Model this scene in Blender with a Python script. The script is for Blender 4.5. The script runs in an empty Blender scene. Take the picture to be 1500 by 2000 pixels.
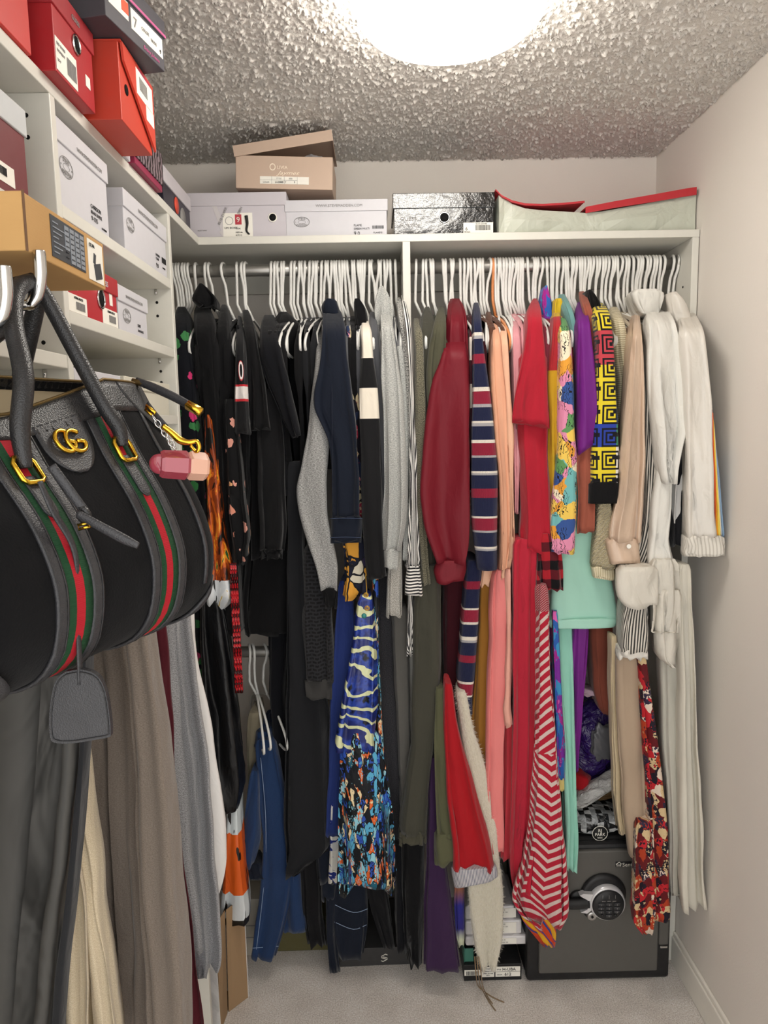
import bpy, bmesh, math, random
import numpy as np
from mathutils import Vector, Matrix, noise as mnoise
random.seed(7)
PI = math.pi
sc = bpy.context.scene
col = sc.collection

# ------------------------------------------------------------------ camera
F, PITCH, YAW, ROLL, ZC = 1384.45, 0.1239, 0.0110, 0.0186, 1.6403
cam_d = bpy.data.cameras.new('camera')
cam = bpy.data.objects.new('camera', cam_d)
col.objects.link(cam)
sc.camera = cam
cam_d.sensor_fit = 'VERTICAL'
cam_d.sensor_height = 36.0
cam_d.lens = F / 2000 * 36.0
cam_d.clip_start = 0.02
cam.location = (0, 0, ZC)
cam.rotation_euler = (Matrix.Rotation(-YAW, 3, 'Z') @ Matrix.Rotation(PI / 2 - PITCH, 3, 'X') @ Matrix.Rotation(-ROLL, 3, 'Z')).to_euler()

# ------------------------------------------------------------------ world, exposure
w = bpy.data.worlds.new('world')
sc.world = w
w.use_nodes = True
w.node_tree.nodes['Background'].inputs[0].default_value = (1.0, 0.985, 0.96, 1)
w.node_tree.nodes['Background'].inputs[1].default_value = 1.9
sc.view_settings.view_transform = 'Standard'
sc.view_settings.look = 'None'
sc.view_settings.exposure = 0.42
sc.view_settings.gamma = 1.0
sc.view_settings.use_curve_mapping = False
LAMP_STRENGTH = 16.0

# ------------------------------------------------------------------ dimensions
XR, XW, YB, ZT = 0.882, -0.757, 2.281, 2.44        # right wall, left wall, back wall, ceiling
YS, ZS = 1.962, 2.1407                             # back shelf front edge, shelf top height
XL = -0.457                                        # front plane of the shelving unit on the left
ROD_Y, ROD_Z = 2.055, 2.072


# ------------------------------------------------------------------ photo pixel -> point at a known distance
def ray(x, y):
    a, b = x - 750, y - 1000
    c, s = math.cos(ROLL), math.sin(ROLL)
    X, u = (c * a - s * b) / F, -(s * a + c * b) / F
    c, s = math.cos(PITCH), math.sin(PITCH)
    yy, z = c + s * u, -s + c * u
    c, s = math.cos(YAW), math.sin(YAW)
    return Vector((c * X + s * yy, -s * X + c * yy, z))


def at(x, y, Y):
    r = ray(x, y)
    return Vector((0, 0, ZC)) + r * (Y / r.y)


def atX(x, y, X):
    r = ray(x, y)
    return Vector((0, 0, ZC)) + r * (X / r.x)


# ------------------------------------------------------------------ object helpers
def tag(o, label=None, cat=None, group=None, kind=None):
    for k, v in (('label', label), ('category', cat), ('group', group), ('kind', kind)):
        if v:
            o[k] = v
    return o


def thing(name, loc, label, cat, group=None, rz=0.0):
    o = bpy.data.objects.new(name, None)
    o.empty_display_size = 0.03
    col.objects.link(o)
    o.location = loc
    o.rotation_euler = (0, 0, rz)
    return tag(o, label, cat, group)


def link(name, me, mat=None, parent=None, world=True):
    """link a mesh; with world=True its vertices are world coordinates even under a parent"""
    o = bpy.data.objects.new(name, me)
    col.objects.link(o)
    if mat is not None and not me.materials:
        me.materials.append(mat)
    if parent is not None:
        o.parent = parent
        if world:
            o.matrix_parent_inverse = wmat(parent).inverted()
    return o


def wmat(p):
    m = Matrix.LocRotScale(p.location, p.rotation_euler, p.scale)
    if p.parent is not None:
        m = wmat(p.parent) @ p.matrix_parent_inverse @ m
    return m


def mesh(name, verts, faces, uvs=None, smooth=False):
    me = bpy.data.meshes.new(name)
    me.from_pydata([tuple(v) for v in verts], [], faces)
    if uvs is not None:
        l = me.uv_layers.new(name='UVMap')
        idx = [0] * len(me.loops)
        me.loops.foreach_get('vertex_index', idx)
        l.data.foreach_set('uv', [c for i in idx for c in uvs[i]])
    if smooth:
        me.polygons.foreach_set('use_smooth', [True] * len(me.polygons))
    me.update()
    return me


def box_bm(bm, lo, hi, bev=0.0, M=None):
    c = [(a + b) / 2 for a, b in zip(lo, hi)]
    s = [b - a for a, b in zip(lo, hi)]
    m = Matrix.Translation(c) @ Matrix.Diagonal((s[0], s[1], s[2], 1))
    if M is not None:
        m = M @ m
    r = bmesh.ops.create_cube(bm, size=1.0, matrix=m)
    if bev > 0:
        es = list({e for v in r['verts'] for e in v.link_edges})
        bmesh.ops.bevel(bm, geom=es, offset=bev, segments=2, affect='EDGES', profile=0.5)


def bm_mesh(bm, name, smooth=False):
    me = bpy.data.meshes.new(name)
    bm.to_mesh(me)
    bm.free()
    if smooth:
        me.polygons.foreach_set('use_smooth', [True] * len(me.polygons))
    return me


def box(name, lo, hi, mat, parent=None, bev=0.0015, M=None, world=True):
    bm = bmesh.new()
    box_bm(bm, lo, hi, bev, M)
    return link(name, bm_mesh(bm, name), mat, parent, world)


def struct(name, lo, hi, mat, bev=0.0):
    return tag(box(name, lo, hi, mat, None, bev), kind='structure')


def crom(pts, n):
    """Catmull-Rom through tuples of floats"""
    out = []
    m = len(pts)
    for i in range(m - 1):
        p0, p1, p2, p3 = pts[max(i - 1, 0)], pts[i], pts[i + 1], pts[min(i + 2, m - 1)]
        for k in range(n):
            t = k / n
            out.append(tuple(0.5 * (2 * b + (c - a) * t + (2 * a - 5 * b + 4 * c - d) * t * t + (3 * b - a - 3 * c + d) * t ** 3)
                             for a, b, c, d in zip(p0, p1, p2, p3)))
    out.append(tuple(pts[-1]))
    return out


def tube_data(pts, r, seg=8, smooth=4, closed=False, flat=1.0):
    """tube along pts; r a number or list; flat squashes it along its binormal"""
    if smooth > 1:
        rr = r if isinstance(r, (list, tuple)) else [r] * len(pts)
        q = crom([tuple(p) + (a,) for p, a in zip(pts, rr)], smooth)
        pts = [Vector(p[:3]) for p in q]
        rad = [p[3] for p in q]
    else:
        pts = [Vector(p) for p in pts]
        rad = list(r) if isinstance(r, (list, tuple)) else [r] * len(pts)
    n = len(pts)
    vs, fs, uv = [], [], []
    up = None
    L = 0.0
    for i, p in enumerate(pts):
        if closed:
            t = (pts[(i + 1) % n] - pts[i - 1]).normalized()
        else:
            t = (pts[min(i + 1, n - 1)] - pts[max(i - 1, 0)]).normalized()
        if up is None:
            up = Vector((0, 0, 1)) if abs(t.z) < 0.9 else Vector((0, 1, 0))
        a = (up - t * up.dot(t)).normalized()
        b = t.cross(a)
        up = a
        if i:
            L += (p - pts[i - 1]).length
        for k in range(seg):
            th = 2 * PI * k / seg
            vs.append(p + (a * math.cos(th) + b * math.sin(th) * flat) * rad[i])
            uv.append((rad[i] * th, L))
    for i in range(n if closed else n - 1):
        j = (i + 1) % n
        for k in range(seg):
            l = (k + 1) % seg
            fs.append((i * seg + k, i * seg + l, j * seg + l, j * seg + k))
    if not closed:
        fs.append(tuple(range(seg - 1, -1, -1)))
        fs.append(tuple((n - 1) * seg + k for k in range(seg)))
    return vs, fs, uv


def join_data(parts):
    V, Fc, U = [], [], []
    for v, f, u in parts:
        o = len(V)
        V += v
        U += u
        Fc += [tuple(i + o for i in q) for q in f]
    return V, Fc, U


def tube(name, pts, r, mat, parent=None, seg=8, smooth=4, closed=False, flat=1.0, world=True):
    return link(name, mesh(name, *tube_data(pts, r, seg, smooth, closed, flat), smooth=True), mat, parent, world)


def lathe(name, prof, c, mat, parent=None, seg=40, axis='Z', world=True):
    """prof: (radius, height) list"""
    vs, fs = [], []
    n = len(prof)
    for r, h in prof:
        for k in range(seg):
            a = 2 * PI * k / seg
            p = (r * math.cos(a), r * math.sin(a), h)
            if axis == 'Y':
                p = (p[0], -p[2], p[1])
            elif axis == 'X':
                p = (p[2], p[0], p[1])
            vs.append(Vector(c) + Vector(p))
    for i in range(n - 1):
        for k in range(seg):
            l = (k + 1) % seg
            fs.append((i * seg + k, i * seg + l, (i + 1) * seg + l, (i + 1) * seg + k))
    fs.append(tuple(range(seg - 1, -1, -1)))
    fs.append(tuple((n - 1) * seg + k for k in range(seg)))
    me = mesh(name, vs, fs, smooth=True)
    return link(name, me, mat, parent, world)


# ------------------------------------------------------------------ materials
def lin(c):
    if isinstance(c, str):
        c = tuple(int(c[i:i + 2], 16) for i in (0, 2, 4))
        c = tuple(v / 255 for v in c)
    return tuple(v / 12.92 if v <= 0.04045 else ((v + 0.055) / 1.055) ** 2.4 for v in c) + (1.0,)


class T:
    """small wrapper for building a node tree"""

    def __init__(s, name):
        s.m = bpy.data.materials.new(name)
        s.m.use_nodes = True
        s.t = s.m.node_tree
        s.b = s.t.nodes['Principled BSDF']

    def n(s, typ, **kw):
        nd = s.t.nodes.new(typ)
        for k, v in kw.items():
            setattr(nd, k, v)
        return nd

    def put(s, sock, v):
        if isinstance(v, bpy.types.NodeSocket):
            s.t.links.new(v, sock)
        else:
            sock.default_value = v

    def coord(s, kind='UV'):
        return s.n('ShaderNodeTexCoord').outputs[kind]

    def mp(s, v, scale=(1, 1, 1), loc=(0, 0, 0), rot=(0, 0, 0)):
        nd = s.n('ShaderNodeMapping')
        s.put(nd.inputs['Vector'], v)
        nd.inputs['Scale'].default_value = scale
        nd.inputs['Location'].default_value = loc
        nd.inputs['Rotation'].default_value = rot
        return nd.outputs[0]

    def sep(s, v):
        nd = s.n('ShaderNodeSeparateXYZ')
        s.put(nd.inputs[0], v)
        return nd.outputs

    def com(s, x, y, z=0.0):
        nd = s.n('ShaderNodeCombineXYZ')
        for i, v in enumerate((x, y, z)):
            s.put(nd.inputs[i], v)
        return nd.outputs[0]

    def ma(s, op, a, b=0.0):
        nd = s.n('ShaderNodeMath', operation=op)
        s.put(nd.inputs[0], a)
        s.put(nd.inputs[1], b)
        return nd.outputs[0]

    def noise(s, v, scale, detail=2.0, rough=0.5, out=0, dist=0.0):
        nd = s.n('ShaderNodeTexNoise')
        s.put(nd.inputs['Vector'], v)
        nd.inputs['Scale'].default_value = scale
        nd.inputs['Detail'].default_value = detail
        nd.inputs['Roughness'].default_value = rough
        nd.inputs['Distortion'].default_value = dist
        return nd.outputs[out]

    def vor(s, v, scale, feature='F1', out='Distance', rnd=1.0):
        nd = s.n('ShaderNodeTexVoronoi', feature=feature)
        s.put(nd.inputs['Vector'], v)
        nd.inputs['Scale'].default_value = scale
        nd.inputs['Randomness'].default_value = rnd
        return nd.outputs[out]

    def wave(s, v, scale, dist=0.0, detail=2.0, ds=1.0, d='X'):
        nd = s.n('ShaderNodeTexWave', bands_direction=d)
        s.put(nd.inputs['Vector'], v)
        nd.inputs['Scale'].default_value = scale
        nd.inputs['Distortion'].default_value = dist
        nd.inputs['Detail'].default_value = detail
        nd.inputs['Detail Scale'].default_value = ds
        return nd.outputs['Fac']

    def ramp(s, f, stops, interp='CONSTANT'):
        nd = s.n('ShaderNodeValToRGB')
        s.put(nd.inputs[0], f)
        e = nd.color_ramp.elements
        nd.color_ramp.interpolation = interp
        stops = sorted(stops, key=lambda q: q[0])
        while len(e) > 1:
            e.remove(e[-1])
        e[0].position = max(0.0, min(1.0, stops[0][0]))
        e[0].color = lin(stops[0][1])
        for p, c in stops[1:]:
            q = e.new(max(0.0, min(1.0, p)))
            q.color = lin(c)
        return nd.outputs[0]

    def mix(s, f, a, b):
        nd = s.n('ShaderNodeMix', data_type='RGBA')
        s.put(nd.inputs[0], f)
        s.put(nd.inputs[6], lin(a) if isinstance(a, str) else a)
        s.put(nd.inputs[7], lin(b) if isinstance(b, str) else b)
        return nd.outputs[2]

    def gt(s, a, b):
        return s.ma('GREATER_THAN', a, b)

    def frac(s, a):
        return s.ma('FRACT', a)

    def bump(s, h, strength=0.3, dist=0.005):
        nd = s.n('ShaderNodeBump')
        s.put(nd.inputs['Height'], h)
        nd.inputs['Strength'].default_value = strength
        nd.inputs['Distance'].default_value = dist
        prev = s.b.inputs['Normal']
        if prev.is_linked:
            s.t.links.new(prev.links[0].from_socket, nd.inputs['Normal'])
        s.t.links.new(nd.outputs[0], prev)

    def done(s, color, rough=0.7, spec=0.3, metal=0.0, sheen=0.0, emit=None, es=0.0, alpha=None, trans=None, coat=0.0):
        i = s.b.inputs
        s.put(i['Base Color'], lin(color) if isinstance(color, str) else color)
        s.put(i['Roughness'], rough)
        i['Specular IOR Level'].default_value = spec
        i['Metallic'].default_value = metal
        i['Sheen Weight'].default_value = sheen
        i['Coat Weight'].default_value = coat
        if emit:
            i['Emission Color'].default_value = lin(emit)
            i['Emission Strength'].default_value = es
        if alpha is not None:
            i['Alpha'].default_value = alpha
        if trans is not None:
            i['Transmission Weight'].default_value = trans
        return s.m


CACHE = {}


def plain(name, c, rough=0.5, spec=0.4, metal=0.0, coat=0.0, **kw):
    if name not in CACHE:
        t = T(name)
        v = t.coord('Object')
        n = t.noise(v, 60, 3)
        CACHE[name] = t.done(t.mix(t.ma('MULTIPLY', n, 0.08), c, '808080' if metal == 0 else c), rough, spec, metal, coat=coat, **kw)
    return CACHE[name]


def cloth_finish(t, color, rough=0.85, spec=0.15, sheen=0.15, wr=0.35, weave=0.15, wscale=(13, 3.5)):
    uv = t.coord('UV')
    h = t.noise(t.mp(uv, (wscale[0], wscale[1], 1)), 1.0, 1.6, 0.4, dist=0.8)
    if wr:
        t.bump(h, min(1.0, wr * 1.5), 0.03)
        t.bump(t.noise(t.mp(uv, (34, 16, 1), (0, 0, 0), (0, 0, 0.5)), 1.0, 2.0, 0.5, dist=1.2), min(1.0, wr * 0.9), 0.008)
    if weave:
        t.bump(t.noise(uv, 900, 1.0), weave, 0.001)
    return t.done(color, rough, spec, 0.0, sheen)


def fabric(name, c, rough=0.88, spec=0.15, sheen=0.12, wr=0.35, weave=0.2, var=0.12):
    if name in CACHE:
        return CACHE[name]
    t = T(name)
    n = t.noise(t.mp(t.coord('UV'), (8, 3, 1)), 1.0, 4.0)
    hx = lin(c)
    lo = tuple(max(0, x * (1 - var)) for x in hx[:3]) + (1,)
    hi = tuple(min(1, x * (1 + var)) for x in hx[:3]) + (1,)
    CACHE[name] = cloth_finish(t, t.mix(n, lo, hi), rough, spec, sheen, wr, weave)
    return CACHE[name]


def heather(name, a, b, scale=350, stretch=(1, 2.5), wr=0.3):
    if name in CACHE:
        return CACHE[name]
    t = T(name)
    uv = t.coord('UV')
    n = t.noise(t.mp(uv, (stretch[0], stretch[1], 1)), scale, 2.0, 0.7)
    f = t.n('ShaderNodeMapRange')
    t.put(f.inputs[0], n)
    f.inputs[1].default_value, f.inputs[2].default_value = 0.35, 0.65
    CACHE[name] = cloth_finish(t, t.mix(f.outputs[0], a, b), 0.95, 0.08, 0.2, wr, 0.3)
    return CACHE[name]


def vband(t, uv, bands, top, bot):
    """bands: list of (photo-height z, colour) from the top down; constant colours along v"""
    v = t.sep(uv)[1]
    f = t.ma('DIVIDE', t.ma('SUBTRACT', top, v), top - bot)
    return t.ramp(f, [((top - z) / (top - bot), c) for z, c in bands])


def stripes(name, a, b, period, duty=0.5, axis='V', rough=0.85, wob=0.0, slope=0.0, sheen=0.1, wr=0.3):
    if name in CACHE:
        return CACHE[name]
    t = T(name)
    uv = t.coord('UV')
    s = t.sep(uv)
    p = s[1] if axis == 'V' else s[0]
    if slope:
        p = t.ma('ADD', p, t.ma('MULTIPLY', t.ma('ABSOLUTE', s[0]) if axis == 'V' else s[1], slope))
    if wob:
        p = t.ma('ADD', p, t.ma('MULTIPLY', t.noise(t.mp(uv, (14, 7, 1)), 1.0, 2.0), wob))
    f = t.gt(t.frac(t.ma('DIVIDE', p, period)), duty)
    CACHE[name] = cloth_finish(t, t.mix(f, a, b), rough, 0.15, sheen, wr, 0.2)
    return CACHE[name]


def printed(name, stops, scale=18, stretch=(1, 1), detail=1.0, dist=1.5, rough=0.8, line=None, wr=0.3, sheen=0.05, spec=0.2):
    """blotchy multi-colour print: cells pick a colour from the stops, an optional dark outline"""
    if name in CACHE:
        return CACHE[name]
    t = T(name)
    uv = t.mp(t.coord('UV'), (stretch[0], stretch[1], 1))
    wob = t.noise(uv, scale * 0.7, 2.0, out=1)
    nd = t.n('ShaderNodeVectorMath', operation='SCALE')
    t.put(nd.inputs[0], wob)
    nd.inputs[3].default_value = dist / scale
    ad = t.n('ShaderNodeVectorMath', operation='ADD')
    t.put(ad.inputs[0], uv)
    t.put(ad.inputs[1], nd.outputs[0])
    c = t.vor(ad.outputs[0], scale, out='Color')
    f = t.sep(c)[0]
    n2 = t.noise(uv, scale * 3, 2.0)
    f = t.ma('ADD', f, t.ma('MULTIPLY', t.ma('SUBTRACT', n2, 0.5), 0.35 * detail))
    colr = t.ramp(f, stops)
    if line:
        e = t.vor(ad.outputs[0], scale, 'DISTANCE_TO_EDGE')
        colr = t.mix(t.ma('LESS_THAN', e, line[1]), colr, line[0])
    CACHE[name] = cloth_finish(t, colr, rough, spec, sheen, wr, 0.1)
    return CACHE[name]


def spots(name, base, stops, scale=20, radius=0.3, rough=0.85, line=None, wr=0.3, petals=0):
    """scattered blobs/flowers on a plain ground"""
    if name in CACHE:
        return CACHE[name]
    t = T(name)
    uv = t.coord('UV')
    wob = t.noise(uv, scale * 2.5, 2.0, out=1)
    nd = t.n('ShaderNodeVectorMath', operation='SCALE')
    t.put(nd.inputs[0], wob)
    nd.inputs[3].default_value = 0.5 / scale
    ad = t.n('ShaderNodeVectorMath', operation='ADD')
    t.put(ad.inputs[0], uv)
    t.put(ad.inputs[1], nd.outputs[0])
    d = t.vor(ad.outputs[0], scale)
    c = t.sep(t.vor(ad.outputs[0], scale, out='Color'))
    keep = t.gt(c[1], 0.35)
    f = t.ma('MULTIPLY', t.ma('LESS_THAN', d, radius), keep)
    colr = t.mix(f, base, t.ramp(c[0], stops))
    CACHE[name] = cloth_finish(t, colr, rough, 0.15, 0.1, wr, 0.15)
    return CACHE[name]


# ---- surfaces
def wall_mat(name, c, b=0.15):
    t = T(name)
    v = t.coord('Object')
    t.bump(t.noise(v, 220, 3.0), b, 0.002)
    return t.done(t.mix(t.noise(v, 3, 3), c, c), 0.75, 0.25)


M_WALL = wall_mat('wall_paint', 'e4ded6')
M_TRIM = plain('trim_paint', 'eeeae0', 0.4)
M_WHITE = plain('white_laminate', 'd6d4cb', 0.38, 0.4)
M_EDGE = plain('white_edge_band', 'd6d2c2', 0.35, 0.4)
t = T('popcorn_ceiling')
v = t.coord('Object')
n = t.noise(v, 300, 4.0, 0.65)
t.bump(n, 0.5, 0.006)
M_CEIL = t.done(t.mix(n, 'd6d1ca', 'e2ddd6'), 1.0, 0.02)
t = T('carpet')
v = t.coord('Object')
n1 = t.noise(v, 260, 4.0, 0.7)
n2 = t.noise(v, 9, 3.0)
t.bump(n1, 0.7, 0.006)
t.bump(n2, 0.35, 0.02)
M_CARPET = t.done(t.ramp(t.ma('ADD', t.ma('MULTIPLY', n1, 0.8), t.ma('MULTIPLY', n2, 0.2)), [(0.30, 'a89e95'), (0.52, 'e6ded6'), (0.68, 'ffffff')], 'LINEAR'), 0.98, 0.05, sheen=0.3)
M_STEEL = plain('satin_rod', 'a9a7a2', 0.38, 0.5, 0.85)
M_CHROME = plain('chrome', 'd0d0d0', 0.08, 0.5, 1.0)
M_GOLD = plain('gold_metal', 'e0b23c', 0.16, 0.5, 1.0)
M_HANGER = plain('white_hanger_plastic', 'e9e8e3', 0.42, 0.4)
M_BLACK = plain('black_plastic', '17181a', 0.45, 0.35)
M_HOLE = plain('dark_hole', '060606', 0.9, 0.1)
M_PAPER = plain('sticker_paper', 'efece2', 0.6, 0.3)
M_INK = plain('black_print', '1c1c1c', 0.6, 0.2)
M_GREYINK = plain('grey_print', '8c8a88', 0.6, 0.2)
M_REDINK = plain('red_print', 'b8404a', 0.6, 0.2)

# ================================================================== the room
struct('floor', (XW - 0.1, -0.45, -0.05), (XR + 0.1, YB + 0.1, 0.0), M_CARPET)
struct('ceiling', (XW - 0.1, -0.45, ZT + 0.001), (XR + 0.1, YB + 0.1, ZT + 0.05), M_CEIL)
# sprayed popcorn relief, real geometry over the part of the ceiling in view
rs = np.random.RandomState(4)
NX, NY = 600, 640
g = rs.rand(NY, NX)


def blur(a, n):
    for _ in range(n):
        a = (a + np.roll(a, 1, 0) + np.roll(a, -1, 0) + np.roll(a, 1, 1) + np.roll(a, -1, 1)) / 5
    return a


g1 = blur(g, 1)
g1 = (g1 - g1.mean()) / g1.std()
g2 = blur(rs.rand(NY, NX), 4)
g2 = (g2 - g2.mean()) / g2.std()
hgt = np.clip(g1 + g2 * 0.25, 0.0, 2.4) ** 1.3
hgt = hgt * 0.0030
xs_ = np.linspace(XW, XR, NX)
ys_ = np.linspace(0.55, YB, NY)
XX, YY = np.meshgrid(xs_, ys_)
co = np.stack([XX, YY, ZT - hgt], -1).reshape(-1, 3).astype(np.float32)
me = bpy.data.meshes.new('popcorn_texture')
idx = np.arange(NX * NY).reshape(NY, NX)
qd = np.stack([idx[:-1, :-1], idx[1:, :-1], idx[1:, 1:], idx[:-1, 1:]], -1).reshape(-1, 4).astype(np.int32)
me.vertices.add(len(co))
me.vertices.foreach_set('co', co.ravel())
me.loops.add(qd.size)
me.loops.foreach_set('vertex_index', qd.ravel())
me.polygons.add(len(qd))
me.polygons.foreach_set('loop_start', np.arange(0, qd.size, 4, dtype=np.int32))
me.polygons.foreach_set('use_smooth', np.ones(len(qd), dtype=bool))
me.update(calc_edges=True)
me.validate()
pc_ = link('popcorn_texture', me, M_CEIL, bpy.data.objects['ceiling'])
pc_['kind'] = 'stuff'
struct('wall_right', (XR, -0.45, 0.0), (XR + 0.08, YB + 0.08, ZT), M_WALL)
struct('wall_left', (XW - 0.08, -0.45, 0.0), (XW, YB + 0.08, ZT), M_WALL)
struct('wall_back', (XW, YB, 0.0), (XR, YB + 0.08, ZT), M_WALL)
bm = bmesh.new()
box_bm(bm, (XR - 0.013, -0.44, 0.0), (XR, YS + 0.0, 0.085), 0.003)
box_bm(bm, (XR - 0.009, -0.44, 0.085), (XR, YS + 0.0, 0.1), 0.003)
tag(link('baseboard_right', bm_mesh(bm, 'baseboard_right'), M_TRIM), kind='structure')
struct('trim_1', (XW + 0.3, YB - 0.018, 2.045), (XR - 0.022, YB, ZS - 0.02), M_WHITE, 0.001)

# ---- round flush ceiling lamp
LC = (0.150, 1.375)
lamp = thing('ceiling_lamp', (LC[0], LC[1], ZT), 'round white flush dome lamp glowing on the textured ceiling', 'lamp')
t = T('lamp_glass')
M_LAMP = t.done('fff8ee', 0.4, 0.3, emit='fff9f0', es=LAMP_STRENGTH)
lathe('base_plate', [(0.13, 0.0), (0.135, -0.004), (0.135, -0.018), (0.13, -0.02)], (LC[0], LC[1], ZT), M_TRIM, lamp, 48)
prof = [(0.162, -0.020), (0.170, -0.030), (0.172, -0.050), (0.168, -0.070), (0.156, -0.084), (0.132, -0.095), (0.10, -0.102), (0.06, -0.106), (0.02, -0.108)]
lathe('shade', prof, (LC[0], LC[1], ZT), M_LAMP, lamp, 64)

# ---- back shelving: shelf, centre divider, right-hand panel; the rods are things of their own
PX0 = at(788, 620, YS).x
PX1 = at(803, 620, YS).x
bs = thing('closet_shelf', (0.2, YB, 0), 'long white laminate shelf with centre divider above the hanging clothes', 'shelf')
box('shelf_board', (XW + 0.003, YS, ZS - 0.02), (XR - 0.002, YB - 0.001, ZS), M_WHITE, bs)
box('divider', (PX0, YS, 0.02), (PX1, YB - 0.02, ZS - 0.02), M_WHITE, bs)
box('side_panel', (XR - 0.021, YS, 0.003), (XR - 0.003, YB - 0.02, ZS - 0.02), M_WHITE, bs)
lathe('rod_flange', [(0.024, 0), (0.024, -0.006), (0.02, -0.008)], (XR - 0.021, ROD_Y, ROD_Z), M_STEEL, bs, 24, 'X')
for z in (2.0, 1.95):
    lathe('dowel_hole', [(0.003, 0), (0.003, -0.001)], (XR - 0.021, YS + 0.05, z), M_HOLE, bs, 12, 'X')


def rod(x0, x1, y, z, label):
    bm = bmesh.new()
    bmesh.ops.create_cone(bm, cap_ends=True, segments=24, radius1=0.0165, radius2=0.0165, depth=x1 - x0,
                          matrix=Matrix.Translation(((x0 + x1) / 2, y, z)) @ Matrix.Rotation(PI / 2, 4, 'Y'))
    o = link('closet_rod', bm_mesh(bm, 'closet_rod', True), M_STEEL)
    return tag(o, label, 'rod', 'metal closet rods')


rod(XW + 0.002, PX0 - 0.001, ROD_Y, ROD_Z, 'satin metal rod carrying the black and grey clothes')
rod(PX1 + 0.001, XR - 0.028, ROD_Y, ROD_Z, 'satin metal rod carrying the red to white clothes')
rod(XW + 0.002, PX0 - 0.001, ROD_Y, 0.972, 'low metal rod holding jeans behind the black dresses')

# ---- left shelving unit
D1, D2 = 1.089, 1.675
lu = thing('shelving_unit', (XL - 0.15, 1.1, 0), 'white cubby shelving unit along the left wall full of shoe boxes', 'shelf')
X0 = XW + 0.002
box('top_board', (X0, 0.42, ZS - 0.02), (XL, YS - 0.0005, ZS), M_WHITE, lu)
for y in (0.48, D1, D2):
    p = box('divider', (X0, y, 1.41 if y == D1 else 0.003), (XL, y + 0.018, ZS - 0.02), M_WHITE, lu)
    for z in (2.09, 2.06, 1.925, 1.895, 1.77, 1.745):
        lathe('dowel_hole', [(0.0032, 0), (0.0032, 0.0006)], (XL - 0.035, y, z), M_HOLE, p, 12, 'Y')
for (a, b, z) in [(D1 + 0.018, D2, 1.974), (D1 + 0.018, D2, 1.820), (D1 + 0.018, D2, 1.668), (0.498, D1, 1.940), (0.498, D1, 1.751), (0.498, D1, 1.59), (D1 + 0.018, D2, 1.43), (0.498, D1, 1.43)]:
    s = box('shelf', (X0, a + 0.0005, z - 0.02), (XL - 0.001, b - 0.0005, z), M_WHITE, lu)
    for yy in (a + 0.004, b - 0.004):
        lathe('shelf_pin', [(0.003, -0.012), (0.003, 0.0)], (XL - 0.035, yy, z - 0.021), M_CHROME, s, 10, 'Z')
box('back_board', (X0, 0.42, 1.2), (X0 + 0.004, YS - 0.001, ZS - 0.02), M_WHITE, lu)


# ================================================================== boxes
def text(s, size, M, mat, parent, name='lettering', align='LEFT', sx=1.0, ext=0.00025, shear=0.0):
    cu = bpy.data.curves.new('txt', 'FONT')
    cu.body = s
    cu.size = size
    cu.align_x = align
    cu.extrude = ext
    cu.shear = shear
    cu.resolution_u = 3
    o = bpy.data.objects.new('txt', cu)
    col.objects.link(o)
    me = bpy.data.meshes.new_from_object(o)
    bpy.data.objects.remove(o)
    me.transform(M @ Matrix.Diagonal((sx, 1, 1, 1)))
    me.materials.clear()
    return link(name, me, mat, parent, False)


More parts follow.
